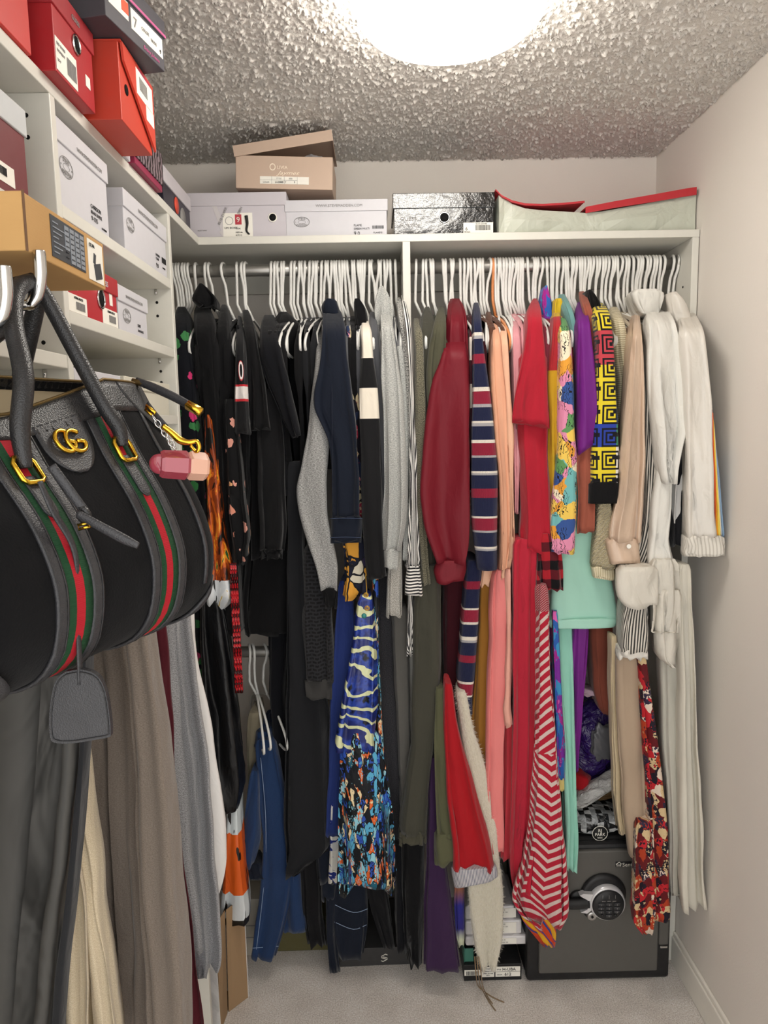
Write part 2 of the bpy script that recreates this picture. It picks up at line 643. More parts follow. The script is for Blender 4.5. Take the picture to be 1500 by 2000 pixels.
class Box:
    """a box whose printed face looks along local -Y; u runs left to right, v upwards on that face"""

    def __init__(s, name, label, w, d, h, mat, loc, rz=0.0, lid=None, lidh=0.03, tilt=None, group=None, cat='shoe box', lidm=None):
        s.w, s.d, s.h = w, d, h
        s.root = thing(name, loc, label, cat, group, rz)
        if tilt:
            s.root.rotation_euler = tilt
        s.f = -d / 2 - 0.0003
        s.body = box('body', (-w / 2, -d / 2, 0), (w / 2, d / 2, h), mat, s.root, 0.0012, None, False)
        s.lid = None
        if lid is not None:
            e = 0.003
            s.lid = box('lid', (-w / 2 - e, -d / 2 - e, h - lidh), (w / 2 + e, d / 2 + e, h + 0.003), lid, s.root, 0.0015, lidm, False)
            s.lf = -d / 2 - e - 0.0003

    def par(s, lid):
        return (s.lid, s.lf) if lid else (s.body, s.f)

    def rect(s, u0, v0, u1, v1, mat, name='sticker', lid=False, rot=0.0, o=0.0):
        p, f = s.par(lid)
        bm = bmesh.new()
        cu, cv = (u0 + u1) / 2 - s.w / 2, (v0 + v1) / 2
        M = Matrix.Translation((cu, f - 0.0002 - o, cv)) @ Matrix.Rotation(rot, 4, 'Y')
        box_bm(bm, (-(u1 - u0) / 2, -0.0003, -(v1 - v0) / 2), ((u1 - u0) / 2, 0.0003, (v1 - v0) / 2), 0, M)
        return link(name, bm_mesh(bm, name), mat, p, False)

    def text(s, str_, size, u, v, mat=None, lid=False, align='LEFT', sx=1.0, rot=0.0, shear=0.0, o=0.0):
        p, f = s.par(lid)
        M = Matrix.Translation((u - s.w / 2, f - 0.0007 - o, v)) @ Matrix.Rotation(rot, 4, 'Y') @ Matrix.Rotation(PI / 2, 4, 'X')
        return text(str_, size, M, mat or M_INK, p, 'lettering', align, sx, 0.00025, shear)

    def barcode(s, u0, v0, u1, v1, o=0.0, mat=None):
        rnd = random.Random(int(u0 * 9999))
        bm = bmesh.new()
        u = u0
        while u < u1:
            b = rnd.choice((0.0006, 0.0009, 0.0014))
            box_bm(bm, (u - s.w / 2, s.f - 0.0011 - o, v0), (u + b - s.w / 2, s.f - 0.0006 - o, v1))
            u += b + rnd.choice((0.0007, 0.0012))
        return link('barcode', bm_mesh(bm, 'barcode'), mat or M_INK, s.body, False)

    def hole(s, u, v, r, ring=None):
        if ring:
            pts = [(u - s.w / 2 + r * 1.12 * math.cos(a), s.f - 0.001, v + r * 1.12 * math.sin(a)) for a in [2 * PI * k / 24 for k in range(24)]]
            tube('grommet', pts, r * 0.16, ring, s.body, 6, 1, True, 1.0, False)
        lathe('finger_hole', [(r, 0.0), (r, 0.0008)], (u - s.w / 2, s.f, v), M_HOLE, s.body, 24, 'Y', False)

    def oval(s, u, v, a, b, mat, r=0.0004):
        pts = [(u - s.w / 2 + a * math.cos(q), s.f - 0.0005, v + b * math.sin(q)) for q in [2 * PI * k / 32 for k in range(32)]]
        return tube('logo_ring', pts, r, mat, s.body, 4, 1, True, 1.0, False)


M_LILAC = plain('white_card', 'c4bfc5', 0.55)
M_WCARD = plain('bright_white_card', 'cac9ce', 0.5)


def sm_logo(b, u, v, mat=M_GREYINK, k=1.0):
    b.oval(u, v, 0.021 * k, 0.013 * k, mat)
    b.oval(u, v, 0.0195 * k, 0.0117 * k, mat, 0.0002)
    b.oval(u, v, 0.010 * k, 0.0042 * k, mat, 0.0003)
    b.text('STEVE', 0.0075 * k, u, v + 0.0052 * k, mat, align='CENTER')
    b.text('MADDEN', 0.0075 * k, u, v - 0.0100 * k, mat, align='CENTER', sx=0.9)
    b.text('*', 0.006 * k, u - 0.0165 * k, v - 0.003 * k, mat, align='CENTER')
    b.text('*', 0.006 * k, u + 0.0165 * k, v - 0.003 * k, mat, align='CENTER')


def on_shelf(xl, xr, yt, yb, Y):
    """extents of a front face standing on the back shelf at distance Y"""
    a, b = at(xl, yb, Y), at(xr, yt, Y)
    return a.x, b.x, b.z - ZS


YF = 1.985
# white boot-maker box with the red 9
x0, x1, _ = on_shelf(367, 557, 380, 460, YF)
b = Box('shoe_box', 'white shoe box with tape strips and a red 9 label, left end of back shelf', x1 - x0, 0.19, 0.115, M_LILAC, ((x0 + x1) / 2, YF + 0.095, ZS), 0, M_LILAC, 0.031)
W = b.w
M_TAPE = plain('clear_tape', 'cfcacb', 0.25)
b.rect(W * 0.30, 0.012, W * 0.345, 0.095, M_TAPE, 'tape', rot=-0.33)
b.rect(W * 0.32, 0.018, W * 0.56, 0.036, M_TAPE, 'tape', rot=-0.55, o=0.0002)
b.rect(W * 0.36, 0.004, W * 0.66, 0.066, M_PAPER, 'sticker', o=0.0003)
b.text('BUB ZHIRR', 0.010, W * 0.33, 0.035, M_GREYINK, rot=-1.1, o=0.0009)
b.text('ZBIH', 0.010, W * 0.53, 0.060, M_GREYINK, rot=-1.1, o=0.0009)
b.rect(W * 0.485, 0.036, W * 0.55, 0.062, M_REDINK, 'red_tab', o=0.0008)
b.text('9', 0.019, W * 0.517, 0.042, M_PAPER, align='CENTER', o=0.0014)
b.text('LIM. BOXES', 0.007, W * 0.375, 0.025, M_INK, o=0.0009)
b.oval(W * 0.425, 0.046, 0.010, 0.010, M_GREYINK, 0.001)
b.text('9 M', 0.007, W * 0.495, 0.023, M_INK, o=0.0009)
b.text('MED-06', 0.0055, W * 0.487, 0.014, M_INK, o=0.0009)
b.text('A.TO.Q', 0.005, W * 0.487, 0.007, M_INK, o=0.0009)
b.text('36/37 MM', 0.006, W * 0.10, 0.020, M_GREYINK)
bt = [(-W / 2 + W * u, b.f - 0.0018, v) for u, v in [(0.60, 0.058), (0.607, 0.038), (0.597, 0.020), (0.625, 0.010)]]
tube('boot_picture', bt, [0.005, 0.004, 0.003, 0.0022], M_INK, b.body, 6, 4, False, 1.0, False)
b.hole(W * 0.865, 0.053, 0.0095, M_PAPER)

# white box with the web address on its lid
x0, x1, _ = on_shelf(559, 754, 388, 458, YF)
b = Box('shoe_box', 'white shoe box with web address on the lid, beside the taped white box', x1 - x0, 0.18, 0.093, M_WCARD, ((x0 + x1) / 2 + 0.001, YF + 0.09, ZS), 0, M_WCARD, 0.027)
W = b.w
b.text('WWW.STEVEMADDEN.COM', 0.0098, W * 0.53, 0.077, M_GREYINK, True, 'CENTER')
sm_logo(b, W * 0.155, 0.040, M_GREYINK)
b.text('FLAME', 0.0075, W * 0.67, 0.027)
b.text('GREEN MULTI', 0.0068, W * 0.67, 0.0185)
b.text('9.0', 0.0135, W * 0.67, 0.004)
b.barcode(W * 0.855, 0.020, W * 0.965, 0.028)
b.text('FLAME*51', 0.006, W * 0.865, 0.008)

# beige box with its lid askew on top of the two
M_BEIGE = plain('beige_card', 'c3ab98', 0.6)
YO = 1.99
pl, pr = at(462, 385, YO), at(650, 388, YO)
base = Vector(((pl.x + pr.x) / 2, YO + 0.08, ZS + 0.1195))
b = Box('shoe_box', 'beige shoe box with a tilted open lid stacked on the white boxes', pr.x - pl.x, 0.17, 0.083, M_BEIGE, base, 0)
W = b.w
b.root.rotation_euler = (0, 0.035, 0.0)
b.root.location.z = ZS + 0.1255
e = 0.004
ML = Matrix.Translation((-W / 2 - 0.002, 0, 0.075)) @ Matrix.Rotation(-0.175, 4, 'Y') @ Matrix.Rotation(-0.03, 4, 'X')
bm = bmesh.new()
lw, ld, lh = W + 2 * e, 0.178, 0.028
th = 0.002
box_bm(bm, (0, -ld / 2, lh - th), (lw, ld / 2, lh), 0, ML)
box_bm(bm, (0, -ld / 2, 0), (lw, -ld / 2 + th, lh - th), 0, ML)
box_bm(bm, (0, ld / 2 - th, 0), (lw, ld / 2, lh - th), 0, ML)
box_bm(bm, (0, -ld / 2 + th, 0), (th, ld / 2 - th, lh - th), 0, ML)
box_bm(bm, (lw - th, -ld / 2 + th, 0), (lw, ld / 2 - th, lh - th), 0, ML)
link('lid', bm_mesh(bm, 'lid'), M_BEIGE, b.root, False)
M_TISSUE = plain('grey_tissue', '8d8a8c', 0.8)
bm = bmesh.new()
bmesh.ops.create_icosphere(bm, subdivisions=3, radius=1.0, matrix=Matrix.Translation((W * 0.28, -0.03, 0.088)) @ Matrix.Diagonal((0.035, 0.03, 0.016, 1)))
for v in bm.verts:
    v.co += Vector((random.uniform(-1, 1), random.uniform(-1, 1), random.uniform(-1, 1))) * 0.0025
link('tissue', bm_mesh(bm, 'tissue'), M_TISSUE, b.root, False)
M_FOIL = plain('pale_foil_print', 'f6ead6', 0.3)
b.text('O', 0.026, W * 0.345, 0.046, M_FOIL, sx=0.85)
b.text('LIVIA', 0.0125, W * 0.425, 0.050, M_FOIL)
b.text('Jaymes', 0.0135, W * 0.43, 0.036, M_FOIL, sx=1.5, shear=0.5)
b.rect(W * 0.25, 0.012, W * 0.755, 0.031, M_PAPER)
for q in (0.37, 0.50, 0.635):
    b.rect(W * q, 0.012, W * q + 0.0006, 0.031, M_GREYINK, 'label_line', o=0.0006)
b.rect(W * 0.25, 0.0215, W * 0.635, 0.0220, M_GREYINK, 'label_line', o=0.0006)
b.text('LU2888  7', 0.007, W * 0.405, 0.0145, M_INK, o=0.0005)
b.text('9', 0.007, W * 0.60, 0.0145, M_INK, o=0.0005)
b.text('COLOR', 0.005, W * 0.28, 0.0145, M_GREYINK, o=0.0005)
b.text('STYLE', 0.005, W * 0.42, 0.0245, M_GREYINK, o=0.0005)
b.text('SIZE', 0.005, W * 0.55, 0.0245, M_GREYINK, o=0.0005)

# glossy black box
t = T('glossy_black_card')
v = t.coord('Object')
t.bump(t.noise(v, 38, 4, 0.6), 0.55, 0.006)
M_GLOSS = t.done('101012', 0.14, 0.6, coat=0.4)
x0, x1, _ = on_shelf(770, 964, 377, 456, YF)
b = Box('shoe_box', 'glossy black shoe box with a chrome ringed finger hole on the back shelf', x1 - x0, 0.19, 0.106, M_GLOSS, ((x0 + x1) / 2, YF + 0.095, ZS), 0, M_GLOSS, 0.036)
W = b.w
b.text('GUESS', 0.013, W * 0.06, 0.040, M_GREYINK, sx=1.2)
b.text('by Marciano', 0.011, W * 0.05, 0.025, M_GREYINK, shear=0.3)
b.text('LOS ANGELES', 0.005, W * 0.08, 0.010, M_GREYINK)
b.hole(W * 0.505, 0.046, 0.0115, M_CHROME)
b.rect(W * 0.695, 0.003, W * 0.995, 0.032, M_PAPER)
b.barcode(W * 0.82, 0.012, W * 0.965, 0.025, o=0.0004)
b.text('6', 0.012, W * 0.715, 0.012, M_INK, o=0.0005)
b.text('9M BLK', 0.005, W * 0.705, 0.006, M_INK, o=0.0005)
b.text('BLACK LEATHER', 0.004, W * 0.82, 0.027, M_INK, o=0.0005)

# crumpled sage boot box with warped red lid
M_SAGE = T('sage_card')
t = M_SAGE
v = t.coord('Object')
t.bump(t.noise(v, 14, 3, 0.5, dist=1.0), 0.5, 0.02)
M_SAGE = t.done(t.mix(t.noise(v, 6, 3), 'b4b8aa', 'c4c7b9'), 0.4, 0.4)
M_REDC = plain('red_card', 'b3222c', 0.45)
xa, xb = at(974, 455, YF).x, at(1360, 447, YF).x
br = thing('boot_box', ((xa + xb) / 2, YF + 0.1, ZS), 'crumpled sage green boot box with a warped red lid, right end of the back shelf', 'shoe box')
top = [(974, 372), (985, 388), (1000, 398), (1025, 407), (1060, 411), (1100, 413), (1143, 416), (1175, 413), (1220, 405), (1280, 394), (1325, 385), (1360, 380)]
tz = [(at(x, y, YF).x, at(x, y, YF).z) for x, y in top]
vs, fs = [], []
for i, (x, z) in enumerate(tz):
    bul = 0.010 * math.sin(i * 1.3)
    for (yy, zz) in ((YF, ZS + 0.0005), (YF - 0.008 + bul, ZS + (z - ZS) * 0.5), (YF, z), (YF + 0.24, z + 0.004), (YF + 0.24, ZS + 0.0005)):
        vs.append((x, yy, zz))
n = len(tz)
for i in range(n - 1):
    for k in range(5):
        l = (k + 1) % 5
        fs.append((i * 5 + k, (i + 1) * 5 + k, (i + 1) * 5 + l, i * 5 + l))
fs.append((4, 3, 2, 1, 0))
fs.append(tuple((n - 1) * 5 + k for k in range(5)))
link('body', mesh('body', vs, fs), M_SAGE, br)


def bent_lid(name, path, thick, mat):
    vs, fs = [], []
    for (x, y, hh) in path:
        p = at(x, y, YF - 0.012)
        for (yy, zz) in ((YF - 0.012, p.z - hh), (YF - 0.012, p.z), (YF + 0.245, p.z + 0.006), (YF + 0.245, p.z + 0.003), (YF - 0.009, p.z - thick), (YF - 0.009, p.z - hh)):
            vs.append((p.x, yy, zz))
    n = len(path)
    for i in range(n - 1):
        for k in range(6):
            l = (k + 1) % 6
            fs.append((i * 6 + k, (i + 1) * 6 + k, (i + 1) * 6 + l, i * 6 + l))
    fs.append((5, 4, 3, 2, 1, 0))
    fs.append(tuple((n - 1) * 6 + k for k in range(6)))
    return link(name, mesh(name, vs, fs), mat, br)


bent_lid('lid', [(968, 369, .004), (980, 381, .004), (1000, 391, .005), (1025, 397, .005), (1060, 398, .005), (1100, 396, .005), (1142, 392, .005)], 0.003, M_REDC)
bent_lid('lid_flap', [(1144, 404, .016), (1200, 393, .017), (1280, 379, .019), (1340, 368, .020), (1361, 365, .020)], 0.003, M_REDC)

# ---------------- boxes in and on the left unit (their printed face looks along +X)
RZ = PI / 2


def side_box(name, label, y0, y1, z0, z1, xf, d, mat, lid=None, lidh=0.03, **kw):
    return Box(name, label, y1 - y0, d, z1 - z0, mat, (xf - d / 2, (y0 + y1) / 2, z0), RZ, lid, lidh, **kw)


M_RED0 = plain('bright_red_card', 'c2281f', 0.45)
M_DKRED = plain('dark_red_card', 'a81f26', 0.42)
M_DKRED2 = plain('dark_red_lid_card', '9c2028', 0.42)
b = side_box('shoe_box', 'bright red shoe box at the near end of the top shelf', 0.72, 1.03, ZS, ZS + 0.115, -0.452, 0.2, M_RED0, M_DKRED, 0.04)
b.rect(0.17, 0.005, 0.22, 0.03, M_PAPER)
b = side_box('shoe_box', 'dark red shoe box with metal grommet under the black box', 1.07, 1.212, ZS, ZS + 0.118, -0.437, 0.27, M_DKRED, M_DKRED2, 0.030, )
W = b.w
b.rect(0.002, 0.004, W * 0.52, 0.048, M_PAPER)
b.barcode(W * 0.27, 0.012, W * 0.48, 0.036, 0.0004, M_GREYINK)
for k, vv in enumerate((0.038, 0.029, 0.016)):
    b.text(('RED SHOES', 'WOMEN 9', 'US 9')[k], 0.0055, 0.005, vv, M_GREYINK, o=0.0004)
b.hole(W * 0.55, 0.072, 0.0115, M_CHROME)
b.rect(W * 0.76, 0.028, W * 0.88, 0.045, M_PAPER, 'small_sticker')
b.text('GUESS', 0.010, W * 0.42, 0.1, M_GREYINK, True)
# orange-red box standing out over the edge, slanted lid
M_ORNG = plain('orange_red_card', 'c23c28', 0.45)
xf = -0.402
b = side_box('shoe_box', 'orange red sports shoe box jutting over the shelf edge below the black box', 1.232, 1.392, ZS, ZS + 0.120, xf, 0.30, M_ORNG)
W = b.w
M_ORNG2 = plain('orange_red_lid_card', 'c8402c', 0.45)
ml = mesh('lid', [Vector(p) for y in (b.f - 0.002, b.f - 0.006) for p in ((0.004 - W / 2, y, 0.121), (0.010 - W / 2, y, 0.095), (W / 2 + 0.004, y, 0.008), (W / 2 + 0.004, y, 0.121))],
          [(0, 1, 2, 3), (7, 6, 5, 4), (0, 4, 5, 1), (1, 5, 6, 2), (2, 6, 7, 3), (3, 7, 4, 0)])
b.lid = link('lid', ml, M_ORNG2, b.root, False)
b.lf = b.f - 0.006
box('lid_top', (-W / 2, -b.d / 2 - 0.005, 0.1195), (W / 2 + 0.004, b.d / 2, 0.1225), M_ORNG2, b.root, 0, None, False)
b.rect(W * 0.42, 0.070, W * 0.97, 0.112, M_PAPER, lid=True)
b.rect(W * 0.72, 0.046, W * 0.99, 0.071, M_PAPER, lid=True)
b.rect(W * 0.5, 0.1125, W * 0.9, 0.117, plain('magenta_print', 'b3304f', .5), 'colour_strip', lid=True)
for k in range(9):
    b.rect(W * (0.52 + k * 0.03), 0.082, W * (0.535 + k * 0.03), 0.103, M_GREYINK, 'barcode_bar', lid=True, o=0.0006)
b.hole(W * 0.19, 0.058, 0.0085)
# black box with magenta lid line on top of the red ones
M_CHAR = plain('charcoal_card', '45434a', 0.5)
M_MAG = plain('pink_line', 'c65a8f', 0.5)
b = side_box('shoe_box', 'large black shoe box with a pink lid line balanced on the red boxes', 1.168, 1.350, ZS + 0.1245, ZS + 0.205, -0.352, 0.32, M_CHAR, M_CHAR, 0.026)
b.root.rotation_euler = (0.0, 0.0, RZ - 0.21)
b.root.location.x, b.root.location.y = -0.534, 1.291
W = b.w
b.rect(-0.003, 0.0555, W + 0.003, 0.060, M_MAG, 'pink_line', True)
b.rect(0.010, 0.024, 0.066, 0.052, M_PAPER)
b.rect(0.046, 0.032, 0.066, 0.050, plain('orange_sticker', 'e2542f', .5), 'orange_sticker', o=0.0006)
b.rect(0.074, 0.018, W - 0.006, 0.050, M_PAPER)
b.text('Betsey Johnson', 0.0085, W * 0.60, 0.005, M_MAG, shear=0.3)
b.text('7', 0.022, 0.080, 0.024, M_GREYINK, o=0.0005)
b.text('COLOR', 0.007, 0.105, 0.032, M_GREYINK, o=0.0005)
b.text('NUDE', 0.007, 0.135, 0.028, M_GREYINK, o=0.0005)
b.text('9', 0.010, W - 0.018, 0.022, M_INK, o=0.0005)
# magenta box with zebra top, white box behind, navy box with orange dot
M_MAGC = plain('magenta_card', '8f1f45', 0.45)
t = T('zebra_card')
z = t.wave(t.mp(t.coord('Object'), (0.7, 1, 1)), 26, 6.0, 2.0, 1.5)
M_ZEB = t.done(t.ramp(z, [(0, '2b2427'), (0.5, '85747b')]), 0.5)
b = side_box('shoe_box', 'magenta shoe box with zebra print lid on the left top shelf', 1.425, 1.60, ZS, ZS + 0.075, -0.445, 0.25, M_MAGC, M_ZEB, 0.062)
b = side_box('shoe_box', 'plain white box end between the orange and magenta boxes', 1.392, 1.42, ZS, ZS + 0.05, -0.452, 0.2, M_LILAC, M_LILAC, 0.02)
M_NAVYC = plain('navy_card', '1b1626', 0.4)
b = side_box('shoe_box', 'dark navy shoe box with orange dot and white lid in the shelf corner', 1.672, 1.905, ZS, ZS + 0.080, -0.463, 0.2, M_NAVYC, M_LILAC, 0.032)
lathe('orange_dot', [(0.019, 0), (0.019, 0.001)], (-0.01, b.f, 0.026), plain('orange_dot_print', 'd9482f', .5), b.body, 24, 'Y', False)
lathe('grey_dot', [(0.026, 0), (0.026, 0.001)], (0.045, b.f, 0.01), M_GREYINK, b.body, 24, 'Y', False)

z2, z3, z4 = 1.974, 1.820, 1.668
b = side_box('shoe_box', 'tall white shoe box with raised lid at the left of the second shelf', 1.110, 1.310, z2, z2 + 0.122, -0.462, 0.27, M_WCARD, M_WCARD, 0.030)
W = b.w
sm_logo(b, W * 0.16, 0.062, M_GREYINK, 1.15)
b.text('CARRSON', 0.0095, W * 0.60, 0.030)
b.text('BLACK SUEDE', 0.0075, W * 0.60, 0.021)
b.text('9-17/5', 0.0105, W * 0.60, 0.010)
b.text('WWW.STEVEMADDEN.COM', 0.008, W * 0.35, 0.1, M_GREYINK, True)
b.text('8-1100000', 0.005, W * 0.82, 0.006)
b = side_box('shoe_box', 'long white shoe box with web address lid at the right of the second shelf', 1.385, 1.655, z2, z2 + 0.107, -0.460, 0.17, M_WCARD, M_WCARD, 0.030)
W = b.w
sm_logo(b, W * 0.13, 0.052, M_GREYINK)
b.text('WWW.STEVEMADDEN.COM', 0.0098, W * 0.52, 0.088, M_GREYINK, True, 'CENTER')
b.text('LAYERED', 0.007, W * 0.70, 0.032)
b.text('CLEAR', 0.007, W * 0.70, 0.024)
b.text('9.0', 0.013, W * 0.70, 0.008)
b.barcode(W * 0.86, 0.026, W * 0.97, 0.038)
b.text('LAYERED', 0.005, W * 0.87, 0.014)
b = side_box('shoe_box', 'bright red shoe box with metal grommet on the third shelf', 1.112, 1.325, z3, z3 + 0.083, -0.462, 0.26, M_REDC, M_DKRED, 0.027)
W = b.w
for u in (0.002, W * 0.66):
    b.rect(u, 0.001, u + W * 0.335, 0.028, M_PAPER)
    b.barcode(u + W * 0.13, 0.006, u + W * 0.28, 0.018, 0.0004, M_GREYINK)
    b.text('ATINA-MULTI', 0.0055, u + W * 0.10, 0.0215, M_INK, o=0.0005)
for u in (W * 0.13, W * 0.83):
    b.rect(u, 0.036, u + 0.014, 0.062, M_PAPER, 'small_sticker')
b.hole(W * 0.64, 0.040, 0.0135, M_CHROME)
b.text('GUESS', 0.013, W * 0.6, 0.064, M_WCARD, True)
b = side_box('shoe_box', 'small white shoe box with an oval logo beside the red box on the third shelf', 1.332, 1.495, z3, z3 + 0.078, -0.462, 0.25, M_WCARD, M_WCARD, 0.026)
W = b.w
sm_logo(b, W * 0.26, 0.030, M_GREYINK)
b.text('WWW.STEVEMADDEN.COM', 0.0075, W * 0.5, 0.062, M_GREYINK, True, 'CENTER')
b.text('LEVII', 0.008, W * 0.62, 0.018)
b.text('TALL BLACK', 0.006, W * 0.62, 0.009)
b = side_box('shoe_box', 'white lidded box on the fourth shelf just above the handbag zip', 1.115, 1.31, z4, z4 + 0.064, -0.462, 0.25, M_WCARD, M_WCARD, 0.02)
b = side_box('shoe_box', 'cream white box on the fourth shelf next to the shelf end', 1.335, 1.62, z4, z4 + 0.066, -0.462, 0.25, M_EDGE, M_EDGE, 0.02)
# left cubby
M_MAROON = plain('maroon_card', '6d2429', 0.5)
b = side_box('shoe_box', 'maroon shoe box with pale grey lid in the near cubby', 0.72, 1.012, 1.940, 2.062, -0.462, 0.27, M_MAROON, plain('pale_grey_card', 'c3c6c8', .5), 0.032)
b.rect(b.w * 0.7, 0.012, b.w * 0.87, 0.036, M_PAPER)
b.barcode(b.w * 0.74, 0.020, b.w * 0.8, 0.030, 0.0004)
b = side_box('shoe_box', 'narrow white box holding up the brown carton in the near cubby', 0.74, 0.985, 1.751, 1.8075, -0.460, 0.27, M_WCARD, M_WCARD, 0.018)
b.barcode(b.w * 0.72, 0.003, b.w * 0.98, 0.014)
t = T('brown_cardboard')
v = t.coord('Object')
t.bump(t.noise(t.mp(v, (1, 1, 30)), 20, 2), 0.08, 0.002)
M_KRAFT = t.done(t.mix(t.noise(v, 12, 4), 'b58c58', 'c79f69'), 0.75, 0.2)
b = side_box('carton', 'brown cardboard carton with dark spec label jutting out above the hook', 0.708, 0.912, 1.811, 1.866, -0.33, 0.30, M_KRAFT, cat='box')
W = b.w
M_DKLAB = plain('dark_label', '33363c', 0.5)
M_MIDLAB = plain('blue_grey_label', '8b929b', 0.5)
b.rect(W * 0.28, 0.008, W * 0.70, 0.050, M_DKLAB, 'spec_label')
for k in range(4):
    u = W * (0.44 + 0.065 * k)
    b.rect(u, 0.010 + (0.012 if k == 0 else 0), u + W * 0.05, 0.047, M_MIDLAB, 'label_column', o=0.0006)
    for q in range(6):
        b.rect(u + 0.001, 0.014 + q * 0.0055, u + W * 0.042, 0.0152 + q * 0.0055, M_DKLAB, 'label_line', o=0.0010)
for q in range(7):
    b.rect(W * 0.30, 0.013 + q * 0.005, W * (0.36 + 0.04 * (q % 3)), 0.0142 + q * 0.005, M_MIDLAB, 'label_line', o=0.0006)
b.rect(W * 0.745, 0.004, W * 0.965, 0.050, M_PAPER)
b.rect(W * 0.83, 0.008, W * 0.93, 0.026, M_DKLAB, 'laptop_picture', o=0.0006, rot=-0.25)
b.rect(W * 0.82, 0.024, W * 0.85, 0.036, M_DKLAB, 'laptop_picture', o=0.0006, rot=0.25)
b.text('CE XA', 0.0055, W * 0.76, 0.042, M_INK, o=0.0005)
b.rect(-0.0004, 0.0, 0.004, 0.056, plain('cut_cardboard_edge', '6b4a2c', .8), 'flap_edge')

# ================================================================== hangers
HV = []
for dx1, dx2 in ((0.008, -0.022), (-0.004, 0.020), (0.008, 0.020), (0.002, 0.008), (-0.009, 0.012), (0.012, -0.008)):
    R = 0.0205
    pts = [(0, R * 0.75, -R * 0.75), (0, R, 0)] + [(0, R * math.cos(a), R * math.sin(a)) for a in (0.5, 1.05, PI / 2, 2.1, 2.65, PI)]
    pts += [(0.15 * dx1, -R * 0.85, -0.018), (0.4 * dx1, -0.008, -0.036), (0.7 * dx1, 0, -0.062), (dx1, 0, -0.094), (dx1 + dx2, 0, -0.138)]
    pts = crom(pts[:9], 3) + [(0.6 * dx1, -0.004, -0.040), (0.75 * dx1, 0, -0.060), (dx1, 0, -0.092), (dx1 + 0.12 * dx2, 0, -0.098), (dx1 + dx2, 0, -0.138)]
    hook = mesh('hook', *tube_data(pts, 0.0040, 7, 1), smooth=True)
    hook.materials.append(M_HANGER)
    x = dx1 + dx2
    fr = [(x, 0, -0.136), (x, -0.05, -0.147), (x, -0.12, -0.172), (x, -0.172, -0.200), (x, -0.192, -0.225), (x, -0.178, -0.244), (x, -0.12, -0.250), (x, 0, -0.252),
          (x, 0.12, -0.250), (x, 0.165, -0.244), (x, 0.18, -0.225), (x, 0.16, -0.200), (x, 0.12, -0.172), (x, 0.05, -0.147)]
    frame = mesh('frame', *tube_data(crom(fr + fr[:1], 3)[:-1], 0.0034, 6, 1, True, 1.1), smooth=True)
    frame.materials.append(M_HANGER)
    HV.append((hook, frame))
hrs = random.Random(21)
M_ORH = plain('orange_hanger_plastic', 'd98a52', 0.4)


def hanger(x, y, z, yaw, var, label, group, mat=None, name='clothes_hanger'):
    h = thing(name, (x, y, z), label, 'hanger', group, yaw)
    for nm, me in zip(('hook', 'frame'), HV[var]):
        if mat:
            me = me.copy()
            me.materials.clear()
            me.materials.append(mat)
        o = bpy.data.objects.new(nm, me)
        col.objects.link(o)
        o.parent = h
        if nm == 'frame':
            o.scale = (1, HS[len(h.name) % 3] if False else hrs.uniform(0.78, 1.0), 1)
    return h


HX = [(339, 368, 'white plastic hanger in the bunch against the left shelving unit', (339, 345, 350, 357, 362, 368)),
      (383, 436, 'white plastic hanger carrying the black hooded and tropical print clothes', (383, 403, 409, 436)),
      (463, 480, 'white plastic hanger carrying black tees with open rod on both sides', (463, 474, 480)),
      (531, 621, 'white plastic hanger in the crowded bunch of black tops', (531, 538, 544, 550, 555, 571, 577, 585, 590, 596, 606, 611, 616, 621)),
      (630, 692, 'white plastic hanger around the dark denim shirt', (630, 636, 641, 648, 653, 658, 663, 668, 673, 678, 687, 692)),
      (699, 727, 'white plastic hanger above the black and cream colour block top', (699, 704, 709, 714, 722, 727)),
      (739, 772, 'white plastic hanger above the grey hoodie beside the divider', (739, 745, 750, 756, 762, 772)),
      (813, 884, 'white plastic hanger carrying olive and burgundy clothes', (813, 827, 833, 839, 845, 864, 870, 879, 885)),
      (898, 955, 'white plastic hanger above the navy and red striped sweater', (898, 905, 913, 919, 924, 931, 937, 943, 956)),
      (966, 1030, 'white plastic hanger above the peach and pink clothes', (967, 972, 977, 982, 987, 993, 999, 1005, 1010, 1015, 1020, 1029)),
      (1039, 1096, 'white plastic hanger above the red tee and floral jacket', (1040, 1045, 1050, 1056, 1066, 1073, 1079, 1084, 1090, 1096)),
      (1102, 1156, 'white plastic hanger above the purple and teal clothes', (1102, 1107, 1113, 1119, 1125, 1130, 1135, 1140, 1145, 1150, 1157)),
      (1163, 1232, 'white plastic hanger above the yellow key pattern shirt', (1163, 1169, 1175, 1181, 1186, 1192, 1198, 1204, 1211, 1218, 1225, 1232)),
      (1241, 1294, 'white plastic hanger above the white shirts', (1241, 1247, 1253, 1259, 1266, 1274, 1280, 1286, 1294)),
      (1313, 1322, 'white plastic hanger at the far right carrying the satin track jacket', (1313, 1322))]
hr = random.Random(3)
ORD = 'first second third fourth fifth sixth seventh eighth ninth tenth eleventh twelfth thirteenth fourteenth'.split()
for a, b_, lab, xs in HX:
    for i, x in enumerate(xs):
        p = at(x, 517, ROD_Y)
        if x < 380:
            var = 0
        elif x < 520:
            var = hr.choice((1, 3, 2))
        elif x < 640:
            var = hr.choice((4, 1, 3, 4))
        else:
            var = hr.choice((1, 2, 3, 4, 3))
        if x > 1300:
            var = 4
        hanger(p.x, ROD_Y, ROD_Z + 0.0005, hr.uniform(-0.16, 0.10) if x > 380 else 0.05, var, ('%s white hanger from left' % ORD[i] if len(xs) > 1 else 'white plastic hanger') + lab.replace('white plastic hanger', ' among those' if ' in the ' not in lab[:30] else ''), lab.replace('white plastic hanger', 'hangers'))
p = at(961, 517, ROD_Y)
